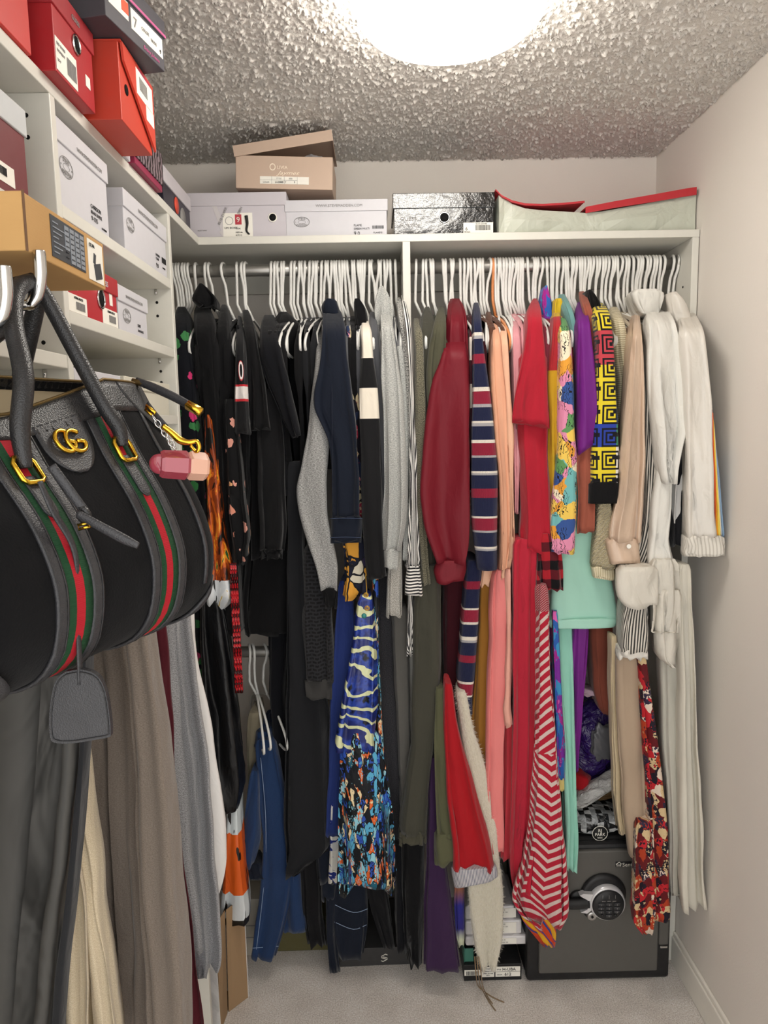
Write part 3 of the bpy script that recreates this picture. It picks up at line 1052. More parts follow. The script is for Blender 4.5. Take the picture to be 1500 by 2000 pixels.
hanger(p.x, ROD_Y, ROD_Z, 0.05, 3, 'single orange plastic hanger above the peach top', None, M_ORH)

# ================================================================== garments
def spow(a, p):
    return math.copysign(abs(a) ** p, a)


def cloth_loft(name, rows, Y, D, mat, parent=None, folds=(3, 0.006), sh=0, back=0.55, ph=None, seg=44, yaw=0.0, wave=0.0, hem=0.005, sq=0.45, rough=1.0, slope=0.0):
    """hanging cloth: rows are (height in the photo, left, right[, distance]) at distance Y; a closed volume D deep with vertical folds.
    sh: length over which the shoulders slope from the rod towards the front"""
    rnd = random.Random(hash_(name, rows))
    if ph is None:
        ph = rnd.uniform(0, 6.28)
    y0, y1 = rows[0][0], rows[-1][0]
    full = [tuple(r[:3]) + ((r[3] if len(r) > 3 else Y),) for r in rows]
    # resample
    dense = []
    ys = [r[0] for r in full]
    n = max(8, int((y1 - y0) / 11))
    cr = []
    for k in range(n + 1):
        yy = y0 + (y1 - y0) * k / n
        i = 0
        while i < len(ys) - 2 and ys[i + 1] < yy:
            i += 1
        t = (yy - ys[i]) / max(1e-6, ys[i + 1] - ys[i])
        out = []
        for c in (1, 2, 3):
            p1, p2 = full[i][c], full[i + 1][c]
            m1 = (full[i + 1][c] - full[i - 1][c]) / (ys[i + 1] - ys[i - 1]) if i > 0 else (p2 - p1) / (ys[i + 1] - ys[i])
            m2 = (full[i + 2][c] - full[i][c]) / (ys[i + 2] - ys[i]) if i + 2 < len(full) else (p2 - p1) / (ys[i + 1] - ys[i])
            hgt = ys[i + 1] - ys[i]
            m1, m2 = m1 * 0.7 + 0.3 * (p2 - p1) / hgt, m2 * 0.7 + 0.3 * (p2 - p1) / hgt
            out.append((2 * t ** 3 - 3 * t * t + 1) * p1 + (t ** 3 - 2 * t * t + t) * hgt * m1 + (-2 * t ** 3 + 3 * t * t) * p2 + (t ** 3 - t * t) * hgt * m2)
        dense.append((yy, out[0], out[1], out[2]))
    nf, amp = folds
    wmax = max(r[2] - r[1] for r in full) * 0.0014 * Y / 1.9
    nfk = max(nf, wmax / 0.03) if nf > 1 else nf
    f2 = rnd.uniform(1.6, 2.3)
    ns = rnd.uniform(0, 90)
    ph2 = rnd.uniform(0, 6.28)
    vs, fs, uv = [], [], []
    for k, (yy, xl, xr, Yr) in enumerate(dense):
        g = (yy - y0) / (y1 - y0)
        Dr = D
        if sh:
            q = min(1.0, (yy - y0) / sh)
            q = q * (2 - q)
            Yr = ROD_Y - 0.02 + (Yr - ROD_Y + 0.02) * q
            Dr = 0.03 + (D - 0.03) * q
        PL, PR = at(xl, yy, Yr + 0.25 * Dr), at(xr, yy, Yr + 0.25 * Dr)
        cx, hw, z = (PL.x + PR.x) / 2, max(0.002, (PR.x - PL.x) / 2), (PL.z + PR.z) / 2
        cap = 1.0
        if k == 0:
            cap = 0.75
        arc = [0.0]
        ring = []
        for s in range(seg):
            t = -PI / 2 + 2 * PI * s / seg          # start at the front centre
            ct, st = math.cos(t), math.sin(t)
            sx = spow(ct, sq)
            sd = spow(st, sq)
            dd = (sd + 1) / 2                       # 0 front .. 1 back
            wscale = 1 - (1 - back) * dd ** 1.5
            a = amp * (0.25 + 0.75 * g)
            q1 = nfk * PI * (sx + 1) / 2 + ph + 0.7 * math.sin(g * 2.4 + ph2)
            fold = a * 2.1 * (1 - 2 * abs(math.sin(q1)) ** 0.75 + 0.45 * math.sin(nfk * f2 * PI * (sx + 1) / 2 + ph2 + g * 2.2))
            x = cx + hw * sx * wscale * cap + wave * math.sin(g * 9 + ph) * 0.5
            y = Yr + Dr * dd + (fold if st < 0.3 else -fold * 0.6) * (0.35 + 0.65 * min(1, hw / 0.03))
            if rough:
                y += rough * 0.010 * mnoise.noise(Vector((x * 14 + ns, z * 5.5, ns))) * (0.4 + 0.6 * g)
                x += rough * 0.0055 * mnoise.noise(Vector((sx * 1.3, z * 9.0, ns + 7))) * (abs(sx) ** 2)
            y = max(y, Yr - 0.016)
            if st < 0.2:
                x += 0.35 * fold * math.cos(nf * PI * sx + ph)
            y += yaw * (x - cx)
            zz = z
            if hem and k == len(dense) - 1:
                zz += hem * math.sin(nf * PI * sx + ph2)
            if slope:
                zz += slope * sx * g ** 3
            ring.append(Vector((x, y, zz)))
        # arc length measured from the front centre both ways
        u = [0.0] * seg
        acc = 0.0
        for s in range(1, seg // 2 + 1):
            acc += (ring[s] - ring[s - 1]).length
            u[s] = acc
        acc = 0.0
        for s in range(seg - 1, seg // 2, -1):
            acc -= (ring[s] - ring[(s + 1) % seg]).length
            u[s] = acc
        vs += ring
        uv += [(u[s], ring[s].z) for s in range(seg)]
    n = len(dense)
    for i in range(n - 1):
        for s in range(seg):
            l = (s + 1) % seg
            fs.append((i * seg + s, (i + 1) * seg + s, (i + 1) * seg + l, i * seg + l))
    fs.append(tuple(range(seg)))
    fs.append(tuple((n - 1) * seg + s for s in range(seg - 1, -1, -1)))
    me = mesh(name, vs, fs, uv, True)
    me.polygons[-1].use_smooth = False
    me.polygons[-2].use_smooth = False
    return link(name, me, mat, parent)


def hash_(name, rows):
    h = len(name) * 131
    for r in rows:
        h = (h * 31 + int(r[0] * 7 + r[1] * 3 + r[2])) % 1000003
    return h


def garment(name, label, cat, Y, parts, group=None):
    """parts: (part name, rows, material, options). One part only -> the mesh is the thing itself"""
    if len(parts) == 1:
        nm, rows, mat, op = parts[0]
        op = dict(op)
        o = cloth_loft(name, rows, op.pop('Y', Y), op.pop('D', 0.10), mat, None, **op)
        tag(o, label, cat, group)
        return o
    r0 = parts[0][1][0]
    p = at((r0[1] + r0[2]) / 2, r0[0], Y)
    root = thing(name, (p.x, ROD_Y if Y > 1.6 else Y, p.z), label, cat, group)
    for nm, rows, mat, op in parts:
        op = dict(op)
        cloth_loft(nm, rows, op.pop('Y', Y), op.pop('D', 0.10), mat, root, **op)
    return root


def zY(y, Y, x=750):
    return at(x, y, Y).z


S = dict(sh=70)
BLK = fabric('black_jersey', '0d0d0f', wr=0.4)
BLK2 = fabric('black_cotton', '111113', wr=0.4)
NAVYBLK = fabric('blue_black_cotton', '0d0e13', wr=0.4)
CHARC = fabric('charcoal_crepe', '1c1d20', wr=0.3)
LG = 'black clothes on the left rod'

# ---- tops packed tightly on the rods, seen only as slivers between the others
FM = {}


def hung_top(x, mat, label, group, yaw=0.0, drop=0.62, hw=0.185):
    key = (mat.name, round(drop, 2))
    if key not in FM:
        rr = random.Random(len(FM))
        out = [(-0.006, -0.128), (-0.03, -0.136), (-hw * .6, -0.160), (-hw * .93, -0.188), (-hw * 1.06, -0.225), (-hw * 1.08, -0.30), (-hw, -0.36), (-hw * .92, -0.45), (-hw * .9, -drop),
               (hw * .9, -drop), (hw * .92, -0.45), (hw, -0.36), (hw * .9, -0.20), (hw * .55, -0.155), (0.03, -0.136), (0.006, -0.128)]
        vs, fs, uv = [], [], []
        rows = [(-1, 0.25), (-0.7, 0.85), (0, 1.0), (0.7, 0.85), (1, 0.25)]
        n = len(out)
        for (sx, sc_) in rows:
            for k, (y, z) in enumerate(out):
                th = 0.0085 * (1.0 + 0.5 * math.sin(k * 1.7))
                cz = -0.30
                vs.append((sx * th, y * (0.94 + 0.06 * sc_), cz + (z - cz) * (0.97 + 0.03 * sc_)))
                uv.append((y, z))
        for r in range(len(rows) - 1):
            for k in range(n):
                l = (k + 1) % n
                fs.append((r * n + k, r * n + l, (r + 1) * n + l, (r + 1) * n + k))
        fs.append(tuple(range(n)))
        fs.append(tuple((len(rows) - 1) * n + k for k in range(n - 1, -1, -1)))
        me = mesh('hung_top', vs, fs, uv, True)
        me.materials.append(mat)
        FM[key] = me
    p = at(x, 600, ROD_Y)
    o = bpy.data.objects.new('hung_top', FM[key])
    col.objects.link(o)
    o.location = (p.x, ROD_Y + 0.012, ROD_Z)
    o.rotation_euler = (0, 0, yaw)
    tag(o, label, 'top', group)
    return o


fr0 = random.Random(5)
for (a, b_, step, mats, lab) in (
        (350, 372, 8, (BLK, NAVYBLK), 'black top pressed against the shelving unit, only its shoulder showing'),
        (410, 456, 9, (BLK, BLK2), 'plain black top squeezed between bow top and jersey'),
        (536, 572, 8, (BLK, NAVYBLK), 'plain black top squeezed in behind the drooping black sleeve'),
        (596, 640, 9, (BLK, CHARC), 'black top squeezed between black tees and denim shirt'),
        (672, 706, 8, (BLK, fabric('steel_grey', '55565a')), 'dark top squeezed between denim shirt and colour block top'),
        (728, 782, 9, (fabric('steel_grey', '55565a'), fabric('mid_grey_cotton', '808082')), 'grey top squeezed in beside the grey hoodie'),
        (836, 880, 9, (fabric('olive_drape', '4a4939', 0.75), fabric('dark_olive', '3a3a30')), 'olive top squeezed in beside the burgundy jacket'),
        (900, 918, 7, (fabric('wine', '3a0f18'),), 'wine top squeezed in behind the burgundy jacket'),
        (938, 956, 8, (fabric('brown_cami', '5a3a2c', 0.7),), 'brown top squeezed in behind the peach dress'),
        (1004, 1030, 8, (fabric('blush', 'd3949a', 0.5), fabric('rose_wood', '8a3a48')), 'rose pink top squeezed in left of the red tee'),
        (1056, 1076, 8, (fabric('red_dark', '7a1c28'),), 'dark red top squeezed in behind the red tee'),
        (1104, 1126, 8, (fabric('dusty_teal', '6d9a97', 0.75),), 'teal top squeezed in behind the floral jacket'),
        (1196, 1236, 9, (fabric('beige_cotton', 'bdb09a'), fabric('stone', 'a89c8a')), 'beige top squeezed in behind the key pattern shirt'),
        (1250, 1310, 9, (fabric('white_jersey', 'd4d1ca'), fabric('cream_jersey', 'cbc5b6')), 'white top squeezed in between the white shirts')):
    x = a
    i = 0
    while x <= b_:
        hung_top(x, mats[i % len(mats)], (ORD[i] + ' from the left, ' + lab) if b_ - a >= step else lab, 'tops packed on the rod: ' + lab, fr0.uniform(-.05, .1), fr0.choice((0.55, 0.62, 0.7)))
        x += step
        i += 1

# ---- left section, from the shelving unit towards the divider
M = spots('leaf_print', '0b0d14', [(0, '2f6b3a'), (0.5, '3d7a48'), (0.8, 'c2346a'), (0.93, 'd96a2a')], 30, 0.42)
garment('floral_dress', 'dark dress with green leaves and pink blooms next to the shelving unit', 'dress', 1.87,
        [('dress', [(600, 345, 366), (640, 343, 376), (720, 346, 386), (800, 350, 392), (900, 360, 400), (1050, 368, 408), (1200, 378, 414), (1330, 384, 418), (1460, 400, 425)], M, dict(S, D=0.16))])
garment('hooded_top', 'black top with a floppy bow collar near the left end of the rod', 'top', 1.87,
        [('body', [(596, 381, 408), (640, 380, 424), (700, 384, 430), (800, 396, 436), (950, 405, 442), (1080, 410, 446)], BLK, dict(S, D=0.14)),
         ('bow', [(556, 391, 398), (566, 384, 410), (580, 376, 426), (590, 378, 432), (600, 392, 428)], BLK, dict(Y=1.95, D=0.07, folds=(2, 0.008)))])
t = T('tropical_print')
uv = t.coord('UV')
zt, zb = zY(620, 1.88), zY(1795, 1.88)
c1 = t.ramp(t.noise(t.mp(uv, (26, 9, 1)), 1.0, 3.0, 0.6, dist=1.2), [(0, '15120f'), (0.42, '8a3a16'), (0.52, 'd0631f'), (0.6, 'e8a030'), (0.66, '2a5a34'), (0.72, '191512')])
c2 = t.ramp(t.noise(t.mp(uv, (30, 7, 1)), 1.0, 2.0, 0.6, dist=1.2), [(0, '131313'), (0.38, 'd9dee2'), (0.60, 'e8eaea'), (0.66, 'd9b52c')])
vv = t.sep(uv)[1]
low = vband(t, uv, [(zt, '131313'), (zY(1490, 1.88), '1f7a62'), (zY(1520, 1.88), 'd4dde0'), (zY(1605, 1.88), 'e2611c'), (zY(1712, 1.88), 'd3d9dc'), (zY(1765, 1.88), '1a1815'), (zY(1780, 1.88), 'd8b42a')], zt, zb)
mx = t.mix(t.gt(t.noise(t.mp(uv, (40, 12, 1)), 1.0, 2.0), 0.62), low, '17130f')
up = t.mix(t.ma('LESS_THAN', vv, zY(1120, 1.88)), c1, c2)
M = cloth_finish(t, t.mix(t.ma('LESS_THAN', vv, zY(1250, 1.88)), up, mx), 0.45, 0.4, 0.0, 0.25, 0.05)
garment('tropical_dress', 'long satin dress printed with orange feathers and a yellow hem', 'dress', 1.835,
        [('dress', [(810, 402, 416, 1.87), (880, 402, 428, 1.86), (960, 406, 436), (1060, 408, 446), (1120, 408, 458), (1168, 406, 462), (1185, 412, 445, 1.87), (1320, 424, 452, 1.88), (1470, 448, 468, 1.88), (1560, 446, 470, 1.87), (1640, 440, 476), (1710, 436, 486), (1765, 430, 492), (1792, 428, 488)], M, dict(D=0.12, folds=(3, 0.008)))])
garment('black_gown', 'shiny black gown falling in long folds beside the handbag', 'dress', 1.85,
        [('gown', [(1150, 395, 430), (1180, 392, 440), (1260, 393, 452), (1350, 398, 466), (1450, 410, 474), (1520, 420, 478), (1575, 440, 466)], fabric('black_satin', '0e0f12', 0.4, 0.4, 0.0, 0.4), dict(D=0.10, folds=(3, 0.010)))])
t = T('bead_strand')
uv = t.coord('UV')
cc = t.mix(t.ma('LESS_THAN', t.sep(uv)[1], zY(1180, 1.83)), 'c9a52a', 'c4202a')
t.bump(t.vor(t.mp(uv, (1, 0.6, 1)), 170), 0.9, 0.006)
M = t.done(t.mix(t.gt(t.vor(t.mp(uv, (1, 0.6, 1)), 170), 0.55), cc, '3a0d10'), 0.35, 0.5)
br_ = thing('beaded_tassel', at(460, 1100, 1.83), 'hanging tassel of yellow and red bead strands', 'tassel')
for i, dx in enumerate((-5, 0, 5)):
    tube('bead_strand', [at(455 + dx * 0.8, 1100, 1.83 + 0.004 * i), at(459 + dx, 1180, 1.83 + .004 * i), at(463 + dx, 1260, 1.83 + .004 * i), at(467 + dx, 1353, 1.83 + .004 * i)], 0.0042, M, br_, 8, 5)
garment('black_cardigan', 'plain black cardigan hanging between bow top and jersey', 'cardigan', 1.88,
        [('cardigan', [(596, 431, 444), (630, 427, 452), (700, 427, 460), (800, 430, 460), (950, 432, 456), (1150, 440, 470), (1230, 445, 478)], BLK2, dict(S, D=0.2))])
t = T('jersey_bands')
uv = t.coord('UV')
zt, zb = zY(600, 1.85), zY(850, 1.85)
cc = vband(t, uv, [(zt, '1b1b1d'), (zY(745, 1.85), 'c8323a'), (zY(749, 1.85), 'e6e0dc'), (zY(774, 1.85), 'c8323a'), (zY(778, 1.85), '1b1b1d')], zt, zb)
M = cloth_finish(t, cc, 0.85)
g = garment('sports_jersey', 'black jersey sleeve with red edged white band and a zero', 'jersey', 1.85,
            [('sleeve', [(618, 464, 471), (650, 461, 479), (700, 460, 483), (760, 459, 486), (800, 458, 488), (846, 457, 490)], M, dict(S, D=0.10)),
             ('body', [(640, 464, 476), (760, 466, 484), (900, 470, 490), (1020, 470, 490)], BLK, dict(Y=1.92, D=0.2))])
Mt = lambda x, y, Y: Matrix.Translation(at(x, y, Y)) @ Matrix.Rotation(PI / 2, 4, 'X')
MJ = plain('white_print', 'e8e2df', 0.7)


def print_text(s, size, x, y, Y, mat, parent, sx=1.0, rot=0.0, name='lettering'):
    o = text(s, size, Matrix.Translation(at(x, y, Y)) @ Matrix.Rotation(rot, 4, 'Y') @ Matrix.Rotation(PI / 2, 4, 'X'), mat, None, name, 'CENTER', sx, 0.0006)
    o.parent = parent
    o.matrix_parent_inverse = Matrix.LocRotScale(parent.location, parent.rotation_euler, parent.scale).inverted()
    return o


print_text('0', 0.075, 471.5, 744, 1.842, plain('red_print2', 'b8303a', .7), g, 0.42)
print_text('0', 0.066, 471.5, 741, 1.8405, MJ, g, 0.40)
M = spots('rose_print', '0f0f11', [(0, 'd99a8a'), (0.6, 'd98f78'), (0.85, 'e0a878')], 27, 0.34)
garment('rose_blouse', 'black long sleeve blouse scattered with small pink roses', 'blouse', 1.855,
        [('sleeve', [(780, 440, 462), (860, 441, 472), (950, 443, 480), (1010, 446, 487), (1052, 452, 488), (1072, 457, 482), (1090, 458, 482)], M, dict(D=0.09)),
         ('body', [(640, 446, 458), (800, 446, 466), (1000, 450, 476), (1100, 456, 478)], BLK, dict(Y=1.93, D=0.18))])
garment('black_tee', 'black tee with narrow sleeve right behind the zero jersey', 'tee', 1.865,
        [('sleeve', [(606, 477, 485), (640, 480, 500), (700, 486, 512), (770, 488, 524), (838, 489, 532)], BLK, dict(S, D=0.09, folds=(2, .006))),
         ('body', [(700, 490, 512), (860, 492, 520), (1000, 492, 520), (1085, 494, 520)], BLK2, dict(Y=1.93, D=0.2))], LG)
garment('black_tee', 'black tee with a drooping wide sleeve in the middle of the black tops', 'tee', 1.855,
        [('sleeve', [(616, 512, 536), (650, 508, 548), (700, 508, 558), (760, 524, 572), (810, 545, 583), (852, 570, 589)], NAVYBLK, dict(S, D=0.10, folds=(2, .007))),
         ('body', [(680, 520, 552), (850, 520, 560), (1000, 514, 560), (1060, 514, 558)], BLK, dict(Y=1.93, D=0.2))], LG)
garment('black_shirt', 'black long sleeve shirt with stitched cuff among the black tops', 'shirt', 1.875,
        [('sleeve', [(760, 505, 545), (850, 503, 556), (950, 506, 560), (1030, 510, 562), (1072, 512, 558)], BLK2, dict(D=0.09)),
         ('cuff', [(1070, 511, 556), (1088, 512, 555)], BLK, dict(D=0.085))], LG)
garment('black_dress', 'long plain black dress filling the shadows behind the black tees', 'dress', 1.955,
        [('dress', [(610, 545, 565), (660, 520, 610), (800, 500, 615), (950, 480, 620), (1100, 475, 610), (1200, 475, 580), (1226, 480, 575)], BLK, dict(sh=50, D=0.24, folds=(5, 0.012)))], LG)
garment('black_trousers', 'black trouser leg hanging to the low rod behind the dark dresses', 'trousers', 1.97,
        [('trousers', [(1150, 524, 575), (1250, 524, 565), (1350, 527, 560), (1480, 540, 575), (1560, 545, 580)], NAVYBLK, dict(D=0.16))], LG)
garment('charcoal_dress', 'long charcoal maxi dress with a pointed hem in the left half', 'dress', 1.90,
        [('dress', [(900, 560, 596), (1050, 560, 600), (1200, 560, 610), (1350, 556, 640), (1480, 552, 650), (1600, 550, 655), (1645, 554, 655), (1670, 558, 612), (1694, 566, 580)], CHARC, dict(D=0.16, folds=(3, 0.010)))])
t = T('quilted_black')
uv = t.coord('UV')
bk = t.n('ShaderNodeTexBrick')
t.put(bk.inputs['Vector'], t.mp(uv, (1, 1, 1)))
bk.inputs['Scale'].default_value = 24
bk.inputs['Mortar Size'].default_value = 0.06
bk.inputs['Color1'].default_value = lin('161618')
bk.inputs['Color2'].default_value = lin('101012')
bk.inputs['Mortar'].default_value = lin('28282b')
t.bump(bk.outputs['Fac'], -0.6, 0.006)
M = cloth_finish(t, bk.outputs['Color'], 0.8)
garment('textured_jacket', 'black jacket with woven block texture and a plain hem band', 'jacket', 1.885,
        [('body', [(1060, 594, 640), (1150, 590, 650), (1250, 592, 655), (1322, 595, 656)], M, dict(D=0.12)),
         ('hem_band', [(1320, 594, 656), (1356, 598, 652)], fabric('dark_grey_rib', '3a3938'), dict(D=0.115))])
GREY = heather('grey_marl', '6a6a69', 'b4b4b2', 220)
garment('grey_sweatshirt', 'grey marl sweatshirt sleeve bent at the elbow with black cuff', 'sweatshirt', 1.845,
        [('sleeve', [(640, 622, 632), (690, 617, 640), (760, 608, 646), (850, 600, 646), (905, 588, 644), (950, 579, 642), (1000, 586, 642), (1060, 602, 656), (1110, 618, 664), (1148, 628, 663)], GREY, dict(sh=60, D=0.09, folds=(1, 0.004))),
         ('cuff', [(1146, 629, 661), (1182, 633, 658)], BLK, dict(D=0.075))])
t = T('dark_denim')
uv = t.coord('UV')
n = t.noise(t.mp(uv, (3, 1, 1)), 300, 2)
n2 = t.noise(t.mp(uv, (14, 3, 1)), 1.0, 4)
DENIM = cloth_finish(t, t.mix(t.ma('ADD', t.ma('MULTIPLY', n, 0.5), t.ma('MULTIPLY', n2, 0.5)), '090c13', '1a2233'), 0.85, wr=0.3)
STITCH = plain('thread', '3c4a68', 0.8)
g = garment('denim_shirt', 'dark denim shirt with buttoned cuff in the middle of the left rod', 'shirt', 1.83,
            [('sleeve', [(600, 632, 662), (640, 628, 676), (720, 622, 682), (770, 611, 690), (800, 612, 694), (860, 640, 699), (930, 646, 702), (1008, 648, 706)], DENIM, dict(sh=60, D=0.09, folds=(2, 0.005))),
             ('cuff', [(1006, 643, 709), (1030, 643, 709), (1056, 642, 707)], DENIM, dict(D=0.088, folds=(2, .003))),
             ('collar', [(586, 632, 656), (600, 626, 662), (616, 628, 664)], DENIM, dict(Y=1.96, D=0.09, folds=(1, .004)))])
tube('stitching', [at(644, 1013, 1.825), at(675, 1012, 1.823), at(708, 1013, 1.825)], 0.0008, STITCH, g, 5)
tube('stitching', [at(644, 1050, 1.825), at(675, 1049, 1.823), at(706, 1050, 1.825)], 0.0008, STITCH, g, 5)
tube('stitching', [at(648, 640, 1.86), at(648, 800, 1.822), at(650, 1000, 1.822)], 0.0008, fabric('fold_dark', '10162a'), g, 5)  # shade of the long sleeve fold, painted as a dark line
M = printed('paisley_print', [(0, '1d1a24'), (0.45, 'd7c7a0'), (0.6, 'b5344f'), (0.72, '25314f'), (0.9, 'd98a9a')], 60, (1, .5))
garment('paisley_top', 'narrow sliver of a cream and pink patterned top beside the denim shirt', 'top', 1.885,
        [('top', [(640, 674, 686), (700, 676, 696), (800, 686, 706), (950, 692, 710), (1100, 690, 712)], M, dict(D=0.14))])
t = T('colour_block')
uv = t.coord('UV')
zt, zb = zY(600, 1.835), zY(1140, 1.835)
cc = vband(t, uv, [(zt, 'e2dacb'), (zY(697, 1.835), '131315'), (zY(757, 1.835), 'e6ddcd'), (zY(816, 1.835), '141416')], zt, zb)
M = cloth_finish(t, cc, 0.8, wr=0.25)
garment('colour_block_top', 'black and cream colour block sleeve next to the denim shirt', 'top', 1.835,
        [('sleeve', [(618, 710, 718), (650, 704, 727), (697, 704, 730), (757, 700, 738), (816, 699, 742), (900, 702, 744), (1000, 705, 748), (1080, 708, 752), (1126, 714, 756)], M, dict(sh=40, D=0.09, folds=(2, .003))),
         ('collar', [(586, 690, 704), (606, 690, 716), (640, 694, 720)], BLK, dict(Y=1.93, D=0.1)),
         ('body', [(640, 694, 704), (800, 692, 708), (1000, 698, 722), (1110, 702, 735)], BLK, dict(Y=1.9, D=0.2))])
garment('steel_top', 'dark grey top squeezed between colour block sleeve and grey hoodie', 'top', 1.87,
        [('top', [(610, 722, 732), (660, 722, 742), (800, 736, 752), (1000, 745, 760), (1090, 745, 760)], fabric('steel_grey', '55565a'), dict(sh=40, D=0.14))])
LGREY = heather('light_grey_marl', '868886', 'c4c4bf', 200, (1, 3))
garment('grey_hoodie', 'light grey hoodie with ribbed cuff hanging beside the divider', 'hoodie', 1.825,
        [('sleeve', [(600, 742, 756), (640, 742, 768), (700, 742, 778), (780, 744, 788), (860, 748, 792), (950, 749, 796), (1020, 748, 795), (1072, 746, 786)], LGREY, dict(sh=50, D=0.09, folds=(2, .006))),
         ('cuff', [(1070, 749, 781), (1090, 751, 780), (1108, 752, 778)], LGREY, dict(D=0.075, folds=(2, .002))),
         ('hood', [(562, 742, 750), (580, 736, 762), (610, 732, 770), (645, 736, 766), (680, 744, 764)], LGREY, dict(Y=1.93, D=0.10, folds=(2, .009))),
         ('body', [(680, 772, 788), (800, 782, 797), (950, 788, 801), (1088, 786, 801)], LGREY, dict(Y=1.86, D=0.2))])
SPEC = heather('salt_pepper_knit', '2b2b2c', 'd8d6d0', 300, (1, 1))
garment('speckled_sweater', 'salt and pepper speckled sweater with a long silver sleeve', 'sweater', 1.86,
        [('body', [(582, 772, 784), (640, 778, 798), (720, 786, 803), (850, 794, 806), (1000, 798, 808), (1100, 790, 806)], SPEC, dict(sh=60, D=0.18)),
         ('sleeve', [(1050, 760, 788), (1120, 757, 788), (1200, 754, 789)], heather('silver_knit', '6b6861', 'c9c6bf', 420, (1, 1)), dict(Y=1.845, D=0.08))])
STR = stripes('fine_stripe_v', '26262a', 'e8e4de', 0.0075, 0.5, 'U')
STRH = stripes('fine_stripe_h', '26262a', 'eae6e0', 0.0085, 0.5, 'V')
garment('striped_blouse', 'black and white striped blouse with flared cuff beside the divider', 'blouse', 1.835,
        [('body', [(578, 782, 788), (640, 788, 802), (720, 796, 805), (850, 800, 809), (980, 801, 813), (1060, 799, 818), (1102, 797, 819)], STR, dict(sh=60, D=0.10)),
         ('cuff', [(1100, 795, 818), (1130, 792, 822), (1158, 791, 826)], STRH, dict(D=0.085, folds=(1, .004))),
         ('tail', [(1120, 796, 804), (1200, 797, 804), (1275, 798, 804)], STR, dict(Y=1.86, D=0.1))])
OLIVG = heather('olive_glitter', '2e2c24', '8b8672', 420, (1, 1))
garment('olive_glitter_cardigan', 'sparkly olive cardigan hanging just right of the divider', 'cardigan', 1.85,
        [('sleeve', [(622, 809, 819), (660, 807, 826), (800, 809, 831), (930, 808, 828), (1020, 812, 830), (1090, 818, 834), (1136, 822, 839)], OLIVG, dict(sh=40, D=0.12))])
garment('tweed_trousers', 'black tweed trousers in the shadow left of the olive jumpsuit', 'trousers', 1.93,
        [('trousers', [(1120, 732, 764), (1250, 735, 770), (1400, 742, 778), (1550, 752, 786), (1640, 765, 790)], heather('black_tweed', '1c1c1f', '3d3c40', 300), dict(D=0.14))])
garment('grey_trousers', 'dark grey trousers hanging between tweed and olive jumpsuit', 'trousers', 1.905,
        [('trousers', [(1180, 762, 796), (1300, 768, 800), (1450, 776, 802), (1560, 780, 802), (1625, 790, 800)], fabric('warm_grey', '5a5854'), dict(D=0.12))])
garment('royal_blue_dress', 'royal blue dress with straight hem left of the butterfly print', 'dress', 1.90,
        [('dress', [(1130, 660, 690), (1240, 652, 700), (1360, 644, 700), (1480, 641, 690), (1560, 637, 680), (1620, 634, 672)], fabric('royal_blue', '22336e', 0.7), dict(D=0.10, folds=(3, .008)))])
M = printed('orange_bloom', [(0, '171a2c'), (0.38, '171a2c'), (0.4, 'd3973a'), (0.66, '2a2440'), (0.82, 'c9c2b0')], 22, (1, 1), 0.6, 1.0, line=('14141c', .05))
garment('flower_blouse', 'navy blouse with a big orange flower below the denim cuff', 'blouse', 1.865,
        [('blouse', [(1040, 664, 708), (1080, 668, 716), (1130, 669, 718), (1164, 668, 716)], M, dict(D=0.10))])
t = T('butterfly_satin')
uv = t.coord('UV')
wv = t.wave(t.mp(uv, (0.55, 1, 1), (0, 0, 0), (0, 0, 0.45)), 8, 9.0, 3.0, 1.3, 'Y')
bl = t.ramp(t.noise(uv, 24, 3), [(0, '10131c'), (0.47, '1c2a72'), (0.58, '2b48a8'), (0.66, '0c0f1a')], 'LINEAR')
M = cloth_finish(t, t.mix(t.gt(wv, 0.83), bl, 'd8dcae'), 0.35, 0.45, 0, 0.35, 0.0)
M2 = printed('scale_print', [(0, '0f1218'), (0.22, '58a8cc'), (0.38, '2d52b0'), (0.5, '101318'), (0.62, '8fc9d8'), (0.72, 'd8622a'), (0.82, 'e8d3a8'), (0.92, '1b5a70')], 48, (1.4, .6), 0.9, 1.8, 0.4, ('0f1218', 0.04))
garment('butterfly_dress', 'blue satin dress with butterfly wing print and pleated skirt', 'dress', 1.835,
        [('body', [(1160, 702, 728), (1200, 694, 732), (1270, 684, 736), (1340, 672, 738), (1400, 659, 738), (1440, 653, 736), (1462, 656, 738)], M, dict(D=0.09, folds=(2, .007))),
         ('skirt', [(1425, 662, 742), (1480, 660, 752), (1560, 660, 764), (1640, 662, 770), (1700, 660, 775), (1728, 664, 775)], M2, dict(Y=1.845, D=0.08, folds=(6, .012), hem=0.022)),
         ('side_panel', [(1120, 728, 738), (1250, 732, 742), (1400, 736, 748), (1520, 742, 758)], M2, dict(Y=1.87, D=0.08))])
M_CH = plain('old_gold', 'b8923f', 0.3, 0.5, 1.0)
pend = thing('pendant', at(717, 1140, 1.80), 'gold filigree pendant with a turquoise stone in front of the blue dress', 'pendant')
tube('chain', [at(714, 1122, 1.80), at(716, 1150, 1.80), at(717, 1165, 1.80)], 0.0012, M_CH, pend, 6)
for i, (x, y, r) in enumerate(((715, 1162, .006), (717, 1188, .0065))):
    c = at(x, y, 1.80)
    for k in range(3):
        rr = r * (1 - k * 0.3)
        tube('filigree', [(c.x + rr * math.cos(a), c.y, c.z + rr * math.sin(a)) for a in [2 * PI * q / 16 for q in range(16)]], 0.0009, M_CH, pend, 5, 1, True)
c = at(711, 1203, 1.80)
